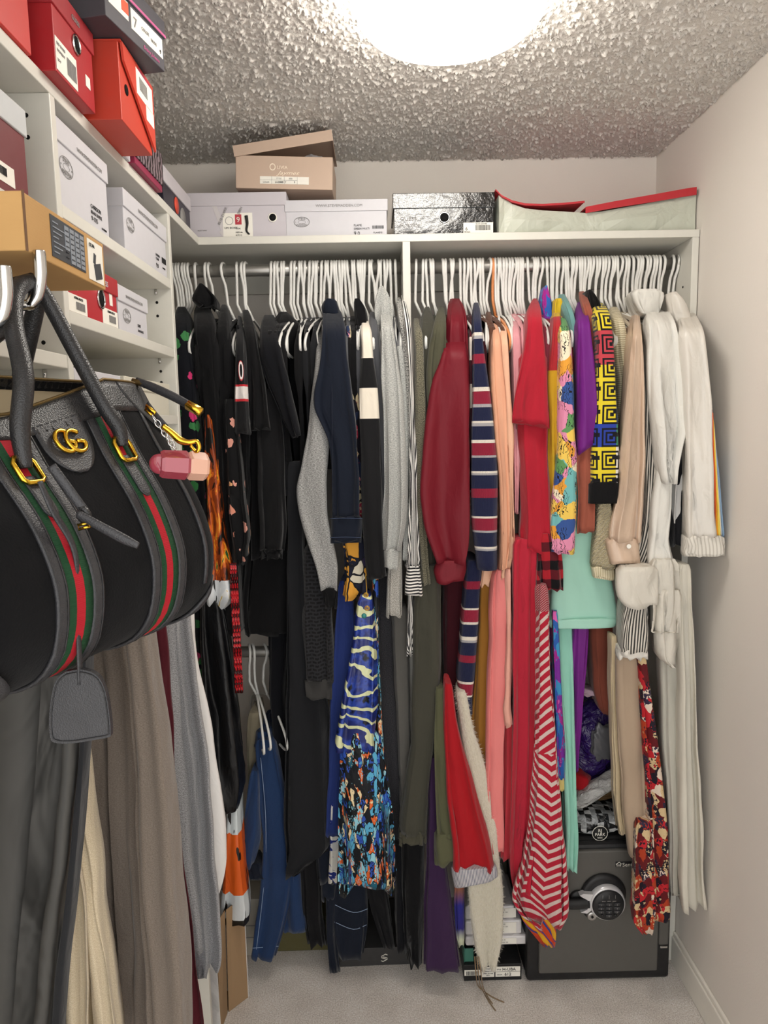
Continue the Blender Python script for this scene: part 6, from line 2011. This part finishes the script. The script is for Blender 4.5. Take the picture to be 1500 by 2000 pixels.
# ---- chrome hooks on a rail, off to the left of the picture
hk = thing('hook_rail', (XL + 0.012, 0.72, 1.80), 'chrome coat hooks holding the handbag beside the shelving unit', 'hook')
box('rail', (XL + 0.0005, 0.55, 1.775), (XL + 0.014, 0.80, 1.835), M_WHITE, hk, 0.002)
for (xt, yt, Yh) in ((76, 490, 0.722), (8, 520, 0.66)):
    tip = at(xt, yt, Yh)
    b_ = tip.copy()
    p = [Vector((XL + 0.014, Yh, tip.z + 0.004)), Vector((XL + 0.030, Yh, tip.z - 0.025)), Vector((tip.x - 0.026, Yh, tip.z - 0.050)), Vector((tip.x - 0.008, Yh, tip.z - 0.046)), Vector((tip.x - 0.001, Yh, tip.z - 0.028)), Vector((tip.x, Yh, tip.z - 0.008)), tip]
    tube('hook', p, [0.0055, 0.0055, 0.0055, 0.0058, 0.0060, 0.0062, 0.0058], M_CHROME, hk, 12, 6)
    lathe('hook_plate', [(0.016, 0.0), (0.016, 0.003), (0.012, 0.005)], (XL + 0.014, Yh, tip.z + 0.004), M_CHROME, hk, 20, 'X')

# ================================================================== things on the carpet
# ---- safe
M_SAFE = plain('safe_grey', '55534f', 0.5, 0.35)
M_SAFEB = plain('safe_black', '131315', 0.45, 0.35)
YSF = 1.886
sx0, sx1, szt = 0.414, 0.836, 0.432
sf = thing('safe', ((sx0 + sx1) / 2, YSF + 0.17, 0), 'dark grey digital safe with round keypad on the carpet at the right', 'safe')
box('body', (sx0, YSF + 0.035, 0.004), (sx1, YB - 0.06, szt), M_SAFEB, sf, 0.012)
box('frame', (sx0, YSF + 0.006, 0.0035), (sx1, YSF + 0.036, szt), M_SAFEB, sf, 0.010)
dr = box('door', (sx0 + 0.034, YSF - 0.004, 0.036), (sx1 - 0.040, YSF + 0.02, szt - 0.014), M_SAFE, sf, 0.005)
box('hinge_side', (sx1 - 0.038, YSF - 0.002, 0.115), (sx1 - 0.008, YSF + 0.02, szt - 0.014), M_SAFE, sf, 0.006)
box('hinge_pin', (sx1 - 0.034, YSF - 0.0035, 0.107), (sx1 - 0.012, YSF + 0.012, 0.114), M_CHROME, sf, 0.002)
kc = at(1188, 1767, YSF - 0.035)
kz, kx = kc.z, kc.x
lathe('dial_recess', [(0.062, -0.002), (0.066, 0.004), (0.060, 0.012), (0.05, 0.012)], (kx - 0.006, YSF - 0.004, kz + 0.012), M_SAFEB, sf, 48, 'Y')
M_SILV = plain('silver_plastic', 'd4d4d6', 0.22, 0.5, 0.3)
lathe('dial_ring', [(0.050, 0.004), (0.0515, 0.020), (0.049, 0.034), (0.0455, 0.034)], (kx, YSF, kz), M_SILV, sf, 56, 'Y')
kp = lathe('keypad', [(0.0455, 0.010), (0.0455, 0.036), (0.043, 0.040), (0.02, 0.041)], (kx, YSF, kz - 0.001), M_BLACK, sf, 56, 'Y')
for r in range(4):
    for c_ in range(3):
        if r == 3 and c_ != 1:
            lathe('key', [(0.0042, 0.0), (0.0042, 0.003), (0.0032, 0.004)], (kx + (c_ - 1) * 0.0225 * 0.82, YSF - 0.041, kz - 0.028), M_BLACK, kp, 16, 'Y')
            continue
        X = kx + (c_ - 1) * 0.0225
        Z = kz + 0.006 - r * 0.0115
        box('key', (X - 0.0088, YSF - 0.0445, Z - 0.0042), (X + 0.0088, YSF - 0.040, Z + 0.0042), plain('key_grey', '2c2d30', .35), kp, 0.002)
        dg = str(r * 3 + c_ + 1) if r < 3 else '0'
        text(dg, 0.0075, Matrix.Translation((X, YSF - 0.0449, Z - 0.0027)) @ Matrix.Rotation(PI / 2, 4, 'X'), M_GREYINK, None, 'key_digit', 'CENTER').parent = None
        o = bpy.data.objects[-1] if False else None
for o in [q for q in bpy.data.objects if q.name.startswith('key_digit')]:
    o.parent = kp
    o.matrix_parent_inverse = Matrix.LocRotScale(sf.location, sf.rotation_euler, sf.scale).inverted() @ Matrix.LocRotScale(sf.location, sf.rotation_euler, sf.scale)
for c_ in range(3):
    tube('display_mark', [(kx + (c_ - 1) * 0.018, YSF - 0.0415, kz + 0.022), (kx + (c_ - 1) * 0.018, YSF - 0.0415, kz + 0.033)], 0.0006, M_GREYINK, kp, 5, 1)
    box('display_mark', (kx + (c_ - 1) * 0.015 - 0.005, YSF - 0.0418, kz + 0.0145), (kx + (c_ - 1) * 0.015 + 0.005, YSF - 0.0408, kz + 0.0155), M_GREYINK, kp, 0)
# handle: silver fork and black lever
vs = []
ol = [(-0.080, 0.026), (-0.070, 0.031), (-0.042, 0.029), (-0.046, -0.020), (-0.058, -0.030), (-0.076, -0.026), (-0.058, -0.018), (-0.052, -0.002), (-0.058, 0.012), (-0.072, 0.020)]
n_ = len(ol)
vs = [(kx + a, YSF - 0.030, kz + b_) for a, b_ in ol] + [(kx + a, YSF - 0.012, kz + b_) for a, b_ in ol]
fs = [tuple(range(n_)), tuple(range(2 * n_ - 1, n_ - 1, -1))] + [(i, n_ + i, n_ + (i + 1) % n_, (i + 1) % n_) for i in range(n_)]
link('handle_fork', mesh('handle_fork', vs, fs), M_SILV, sf)
tube('lever', [(kx - 0.052, YSF - 0.022, kz - 0.002), (kx - 0.085, YSF - 0.024, kz - 0.003), (kx - 0.135, YSF - 0.026, kz - 0.001)], [0.0165, 0.0160, 0.0150], M_BLACK, sf, 14, 4, False, 0.7)
lathe('lever_boss', [(0.024, 0.0), (0.026, 0.006), (0.022, 0.010)], (kx - 0.078, YSF - 0.003, kz + 0.002), M_SAFEB, sf, 32, 'Y')
lk = lathe('key_lock', [(0.0130, -0.004), (0.0135, 0.020), (0.0120, 0.022), (0.006, 0.022)], (kx - 0.042, YSF - 0.004, kz - 0.043), plain('brushed_steel', 'b4b4b2', .3, .5, .8), sf, 28, 'Y')
lathe('keyhole', [(0.0038, 0.0), (0.0038, 0.001)], (kx - 0.042, YSF - 0.027, kz - 0.043), M_HOLE, sf, 14, 'Y')
lathe('fork_lower', [(0.020, 0.0), (0.021, 0.010), (0.018, 0.012)], (kx - 0.042, YSF - 0.002, kz - 0.036), M_SAFEB, sf, 28, 'Y')
lp = at(1203, 1690, YSF - 0.006)
lb_ = box('logo_badge', (lp.x - 0.001, YSF - 0.0062, lp.z - 0.006), (lp.x + 0.075, YSF - 0.0035, lp.z + 0.010), M_BLACK, sf, 0.001)
o = text('SentrySafe', 0.0165, Matrix.Translation((lp.x + 0.018, YSF - 0.0068, lp.z - 0.004)) @ Matrix.Rotation(PI / 2, 4, 'X'), M_PAPER, None)
o.parent = sf
o.matrix_parent_inverse = Matrix.Translation(sf.location).inverted()
tube('logo_mark', [(lp.x + a, YSF - 0.0068, lp.z + b_) for a, b_ in ((0.003, -0.003), (0.003, 0.003), (0.0, 0.003), (0.009, 0.010), (0.0155, 0.004), (0.0135, 0.004), (0.0135, -0.003))], 0.0010, M_PAPER, sf, 6, 1)
tube('logo_mark', [(lp.x + a, YSF - 0.0068, lp.z + b_) for a, b_ in ((0.007, -0.003), (0.007, 0.002), (0.010, 0.002), (0.010, -0.003))], 0.0008, M_PAPER, sf, 6, 1)

# ---- things piled on the safe
t = T('clear_printed_bag')
v = t.coord('Object')
chk = t.vor(t.mp(v, (1, 1, 1)), 60, out='Color', rnd=0.25)
t.bump(t.noise(v, 40, 3, dist=1.0), 0.7, 0.01)
M_PBAG = t.done(t.ramp(t.sep(chk)[0], [(0, '202224'), (0.45, '8d9092'), (0.7, 'c9cbcc')]), 0.22, 0.5)


def blob(name, c, s, mat, label, cat, sub=4, amp=0.12, fr=9.0, seed=1, parent=None, rot=None, floor=None):
    bm = bmesh.new()
    bmesh.ops.create_icosphere(bm, subdivisions=sub, radius=1.0)
    rr = random.Random(seed)
    ph = [rr.uniform(0, 6) for _ in range(9)]
    for v in bm.verts:
        p = v.co.copy()
        k = 1 + amp * (math.sin(p.x * fr * .5 + ph[0]) * math.sin(p.y * fr * .6 + ph[1]) + 0.6 * math.sin(p.z * fr + ph[2] + p.x * 3) + 0.5 * math.sin((p.x + p.z) * fr * 1.4 + ph[3]))
        q = Vector((spow(p.x, 0.8) * s[0], spow(p.y, 0.8) * s[1], spow(p.z, 0.8) * s[2])) * k
        v.co = q
    if rot:
        bm.transform(rot)
    for v in bm.verts:
        v.co += Vector(c)
        if floor is not None and v.co.z < floor:
            v.co.z = floor
    o = link(name, bm_mesh(bm, name, True), mat, parent)
    if label:
        tag(o, label, cat)
    return o


pc = at(1165, 1632, 1.93)
pb = thing('printed_plastic_bag', (pc.x, pc.y, szt), 'checked clear plastic bag with a round black logo on top of the safe', 'bag')
blob('bag', (pc.x + 0.005, 1.98, szt + 0.032), (0.105, 0.06, 0.034), M_PBAG, None, None, 4, 0.05, 8, 3, pb, None, szt + 0.0005)
lathe('logo_disc', [(0.0225, 0.0), (0.0225, 0.0012)], (at(1172, 1628, 1.912).x, 1.912, at(1172, 1628, 1.912).z), M_INK, pb, 32, 'Y')
cR = at(1172, 1628, 1.910)
tube('logo_ring', [(cR.x + 0.022 * math.cos(a), 1.9105, cR.z + 0.022 * math.sin(a)) for a in [2 * PI * q / 28 for q in range(28)]], 0.0009, M_PAPER, pb, 5, 1, True)
for s_, sz_, dz in (('RJ', 0.014, 0.004), ('PARK', 0.0125, -0.0075), ('WIGS', 0.006, -0.0155)):
    o = text(s_, sz_, Matrix.Translation((cR.x, 1.9102, cR.z + dz)) @ Matrix.Rotation(PI / 2, 4, 'X'), M_PAPER, None, 'lettering', 'CENTER')
    o.parent = pb
    o.matrix_parent_inverse = Matrix.Translation(pb.location).inverted()
M_HAIR = T('brown_wig_hair')
t = M_HAIR
v = t.coord('Object')
n = t.noise(t.mp(v, (8, 8, 60)), 6, 4)
t.bump(n, 0.9, 0.01)
M_HAIR = t.done(t.mix(n, '3a2a18', '8a6c44'), 0.5, 0.4)
blob('wig', (at(1160, 1590, 1.99).x, 2.02, szt + 0.105), (0.085, 0.05, 0.030), M_HAIR, 'golden brown wig bundle lying on the checked plastic bag', 'wig', 4, 0.06, 8, 5)
t = T('clear_plastic')
v = t.coord('Object')
t.bump(t.noise(v, 30, 4, .6, dist=1.5), 1.0, 0.02)
M_CLEAR = t.done('c9c8c6', 0.18, 0.6, alpha=0.82)
blob('clear_plastic_bag', (at(1165, 1540, 1.95).x, 1.96, at(1165, 1545, 1.95).z), (0.085, 0.03, 0.022), M_CLEAR, 'shiny clear plastic wrapping slanting above the wig', 'bag', 4, 0.12, 8, 6, None, Matrix.Rotation(-0.55, 4, 'Y'))
M_VIO = T('violet_bag')
t = M_VIO
v = t.coord('Object')
t.bump(t.noise(v, 18, 4, .6, dist=1.5), 0.9, 0.02)
M_VIO = t.done(t.mix(t.noise(v, 14, 2), '1c1038', '3a2070'), 0.25, 0.5)
pv = at(1158, 1450, 2.03)
blob('violet_bag', (pv.x, 2.06, pv.z), (0.075, 0.07, 0.125), M_VIO, 'glossy violet plastic bag in the dark above the safe', 'bag', 4, 0.08, 7, 8)
blob('dark_plastic_wrap', (at(1178, 1452, 1.97).x, 1.975, at(1178, 1452, 1.97).z), (0.032, 0.012, 0.055), plain('smoky_plastic', '5a5a5e', .2), 'crinkled smoky plastic wrap lying against the violet bag', 'wrap', 4, 0.12, 9, 9)
blob('red_cloth', (at(1130, 1520, 1.99).x, 2.0, at(1130, 1525, 1.99).z), (0.032, 0.04, 0.035), REDJ, 'small bundle of red cloth beside the clear plastic wrapping', 'cloth', 3, 0.12, 8, 10)
blob('pink_tissue', (at(1155, 1352, 1.97).x, 1.985, at(1155, 1352, 1.97).z), (0.038, 0.03, 0.012), plain('pinkish_tissue', 'b59aa8', .7), 'pale pinkish paper flap under the rust trousers', 'paper', 3, 0.2, 9, 12, None, Matrix.Rotation(0.15, 4, 'Y'))
# a rack that carries the pile above the safe
rk = thing('storage_carton', ((sx0 + sx1) / 2, 2.19, szt), 'dark carton standing at the back of the safe top', 'box')
box('body', (sx0 + 0.10, 2.10, szt), (sx1 - 0.04, 2.215, szt + 0.30), plain('dark_carton', '1d1822', .7), rk, 0.002)
box('lid', (sx0 + 0.097, 2.097, szt + 0.3005), (sx1 - 0.037, 2.218, szt + 0.33), plain('dark_carton', '1d1822', .7), rk, 0.002)

# ---- black shoe box with white labels
q0, q1 = 0.232, 0.402
b = Box('shoe_box', 'open black shoe box with white size labels beside the safe', q1 - q0, 0.25, 0.052, M_SAFEB, ((q0 + q1) / 2, 1.905 + 0.125, 0.001), 0)
W = b.w
b.rect(0.001, 0.018, W * 0.285, 0.036, M_PAPER)
b.barcode(0.006, 0.020, W * 0.26, 0.032, 0.0004)
b.rect(W * 0.305, 0.012, W * 0.525, 0.044, M_PAPER)
for k, vv in enumerate((0.037, 0.029, 0.022, 0.016)):
    b.text(('MADE', 'COMPOSITION', 'UPPER LEATHER', 'SIZE 9')[k], 0.0042, W * 0.415, vv, M_INK, align='CENTER', o=0.0005)
b.rect(W * 0.545, 0.0285, W * 0.975, 0.044, M_PAPER)
b.rect(W * 0.545, 0.012, W * 0.975, 0.0272, M_PAPER)
b.text('H-UBA', 0.0135, W * 0.78, 0.0315, M_INK, align='CENTER', o=0.0005)
b.text('612', 0.0135, W * 0.76, 0.0155, M_INK, align='CENTER', o=0.0005)
b.text('STYLE', 0.0045, W * 0.57, 0.034, M_INK, o=0.0005)
b.text('COLOR', 0.0045, W * 0.57, 0.0175, M_INK, o=0.0005)
box('inner_flap', (-W / 2 + 0.001, -0.115, 0.052), (-W / 2 + 0.003, 0.115, 0.100), plain('teal_card', '3f7a6a', .5), b.root, 0.0005, None, False)
box('inner_flap', (-W / 2 + 0.004, -0.112, 0.052), (-W / 2 + 0.03, -0.109, 0.094), plain('teal_card', '3f7a6a', .5), b.root, 0.0005, None, False)
# stack of wrapped garments standing on that box
M_POLY = T('poly_sleeve')
t = M_POLY
v = t.coord('Object')
t.bump(t.noise(v, 30, 3, dist=1.0), 0.4, 0.008)
M_POLY = t.done('d9d6d6', 0.2, 0.5)
for k, (z0, z1, lab) in enumerate(((0.105, 0.135, 'lowest'), (0.136, 0.182, 'middle'), (0.183, 0.225, 'topmost'))):
    st = thing('wrapped_garment', (0.33, 2.03, z0), '%s plastic wrapped garment in the stack behind the fuzzy sleeve' % lab, 'package', 'wrapped garments on the black shoe box')
    box('package', (0.238, 1.915 + 0.004 * k, z0), (0.425 - 0.02 * k, 2.14, z1), M_POLY, st, 0.006)
    box('care_label', (0.325, 1.9135 + 0.004 * k, z0 + 0.006), (0.388, 1.9148 + 0.004 * k, z1 - 0.006), M_PAPER, st, 0)
    for q in range(4):
        o = text(('TAGLIA 40', 'COTONE 100', 'ART. 612', 'MADE IN')[q], 0.0055, Matrix.Translation((0.330, 1.9130 + 0.004 * k, z1 - 0.013 - q * 0.0075)) @ Matrix.Rotation(PI / 2, 4, 'X'), M_GREYINK, None)
        o.parent = st
        o.matrix_parent_inverse = Matrix.Translation(st.location).inverted()
box('box_stand', (0.245, 2.0, 0.0535), (0.395, 2.14, 0.104), M_SAFEB, b.root, 0.001)
# bright print scarf
t = T('parrot_print')
uv = t.coord('UV')
wv = t.wave(t.mp(uv, (1, 1, 1), (0, 0, 0), (0, 0, -0.5)), 6, 2.0, 1.0, 1.0)
M = cloth_finish(t, t.ramp(wv, [(0, 'c8431f'), (0.3, '23418f'), (0.62, 'c8431f'), (0.78, 'd9a426')]), 0.6)
garment('parrot_scarf', 'orange, yellow and blue print scarf hanging below the striped dress', 'scarf', 1.85,
        [('scarf', [(1765, 1014, 1090), (1785, 1014, 1089), (1800, 1020, 1088), (1824, 1040, 1086), (1847, 1060, 1083)], M, dict(D=0.014, rough=0.3, folds=(2, .004)))])
garment('purple_slip', 'purple slip edge showing below the red striped dress', 'slip', 1.87,
        [('slip', [(1690, 1000, 1110), (1760, 1004, 1112), (1790, 1020, 1104), (1802, 1080, 1098)], PURP, dict(D=0.012, rough=0.3, folds=(2, .003)))])

# ---- black box with the angular S logo, olive box, paper bag
M_BOXB = plain('matt_black_card', '2e2d2d', 0.6)
p0, p1 = -0.14, 0.075
b = Box('shoe_box', 'matt black flat box with an angular white logo on the carpet', p1 - p0, 0.22, 0.058, M_BOXB, ((p0 + p1) / 2, 1.975 + 0.11, 0.001), 0.02, M_BOXB, 0.04)
lx = at(749, 1867, 1.968).x - (p0 + p1) / 2
for pts in ([(0.010, 0.009), (0.004, 0.012), (-0.009, 0.005), (-0.009, 0.001), (0.004, -0.0035)], [(-0.010, -0.009), (-0.004, -0.012), (0.009, -0.005), (0.009, -0.001), (-0.004, 0.0035)]):
    tube('logo_mark', [(lx + a, b.lf - 0.0008, 0.028 + c_) for a, c_ in pts], 0.0013, M_PAPER, b.lid, 6, 1, False, 1.0, False)
M_OLV = plain('olive_card', '55502a', 0.6)
b = Box('storage_box', 'olive green cardboard box in the shade under the jeans', 0.26, 0.18, 0.115, M_OLV, (-0.27, 2.045 + 0.09, 0.001), 0, M_OLV, 0.03, cat='box')
b = Box('pale_carton', 'pale cardboard box wedged behind the paper bag', 0.10, 0.12, 0.19, plain('pale_board', 'b9b3a6', .7), (-0.435, 2.03 + 0.06, 0.001), 0, None, cat='box')
b.rect(0.01, 0.10, 0.09, 0.103, M_GREYINK, 'printed_line')
b.rect(0.01, 0.06, 0.09, 0.063, M_GREYINK, 'printed_line')
t = T('white_gloss_paper')
v = t.coord('Object')
t.bump(t.noise(v, 9, 3, dist=1.0), 0.5, 0.03)
M_WPAP = t.done(t.mix(t.noise(v, 6, 2), 'd8d4d2', 'eceae8'), 0.35, 0.4)
M_KR2 = plain('kraft_paper', '9a7d5c', 0.75)
pgb = thing('paper_bag', (-0.5, 1.70, 0), 'white paper shopping bag with brown kraft side gusset on the floor', 'bag')
gx0, gx1, gy0, gy1, gz = -0.70, -0.462, 1.70, 1.825, 0.315
vs = [(gx0, gy0, 0.001), (gx1, gy0, 0.001), (gx1 + 0.012, gy0 + 0.03, gz * 0.55), (gx1 - 0.002, gy0, gz), (gx0, gy0, gz)]
pan = [Vector(v_) for v_ in ((gx0, gy0, 0.001), (gx1 - 0.02, gy0, 0.001), (gx1 - 0.022, gy0 - 0.004, gz), (gx0, gy0 - 0.004, gz))]
pan2 = [p + Vector((0, 0.0016, 0)) for p in pan]
link('front_panel', mesh('front_panel', pan + pan2, [(0, 1, 2, 3), (7, 6, 5, 4), (0, 4, 5, 1), (1, 5, 6, 2), (2, 6, 7, 3), (3, 7, 4, 0)]), M_WPAP, pgb)
pan = [Vector(v_) for v_ in ((gx0, gy1, 0.001), (gx1 - 0.01, gy1, 0.001), (gx1 - 0.01, gy1, gz), (gx0, gy1, gz))]
pan2 = [p + Vector((0, 0.0016, 0)) for p in pan]
link('rear_panel', mesh('rear_panel', pan + pan2, [(0, 1, 2, 3), (7, 6, 5, 4), (0, 4, 5, 1), (1, 5, 6, 2), (2, 6, 7, 3), (3, 7, 4, 0)]), M_WPAP, pgb)
for (ya, yb) in ((gy0, gy0 + 0.058), (gy0 + 0.060, gy1)):
    inn_ = ya == gy0
    pts = [Vector(v_) for v_ in ((gx1 - (0.019 if inn_ else 0.034), ya + 0.001, 0.001), (gx1 - (0.036 if inn_ else 0.011), yb - 0.001, 0.001), (gx1 - (0.028 if inn_ else 0.011), yb - 0.001, gz), (gx1 - (0.020 if inn_ else 0.026), ya + 0.001, gz))]
    pts2 = [p + Vector((-0.0016, 0, 0)) for p in pts]
    link('side_gusset', mesh('side_gusset', pts + pts2, [(0, 1, 2, 3), (7, 6, 5, 4), (0, 4, 5, 1), (1, 5, 6, 2), (2, 6, 7, 3), (3, 7, 4, 0)]), M_KR2, pgb)
box('rim_band', (gx0, gy0 - 0.006, gz - 0.035), (gx1 - 0.0215, gy0 - 0.0045, gz), M_KR2, pgb, 0)
box('base', (gx0 + 0.003, gy0 + 0.004, 0.001), (gx1 - 0.04, gy1 - 0.003, 0.003), M_KR2, pgb, 0)
pgb.rotation_euler.z = -0.38
pgb.location = (-0.5 + 0.030, 1.70 + 0.062, 0)
bpy.context.view_layer.update()
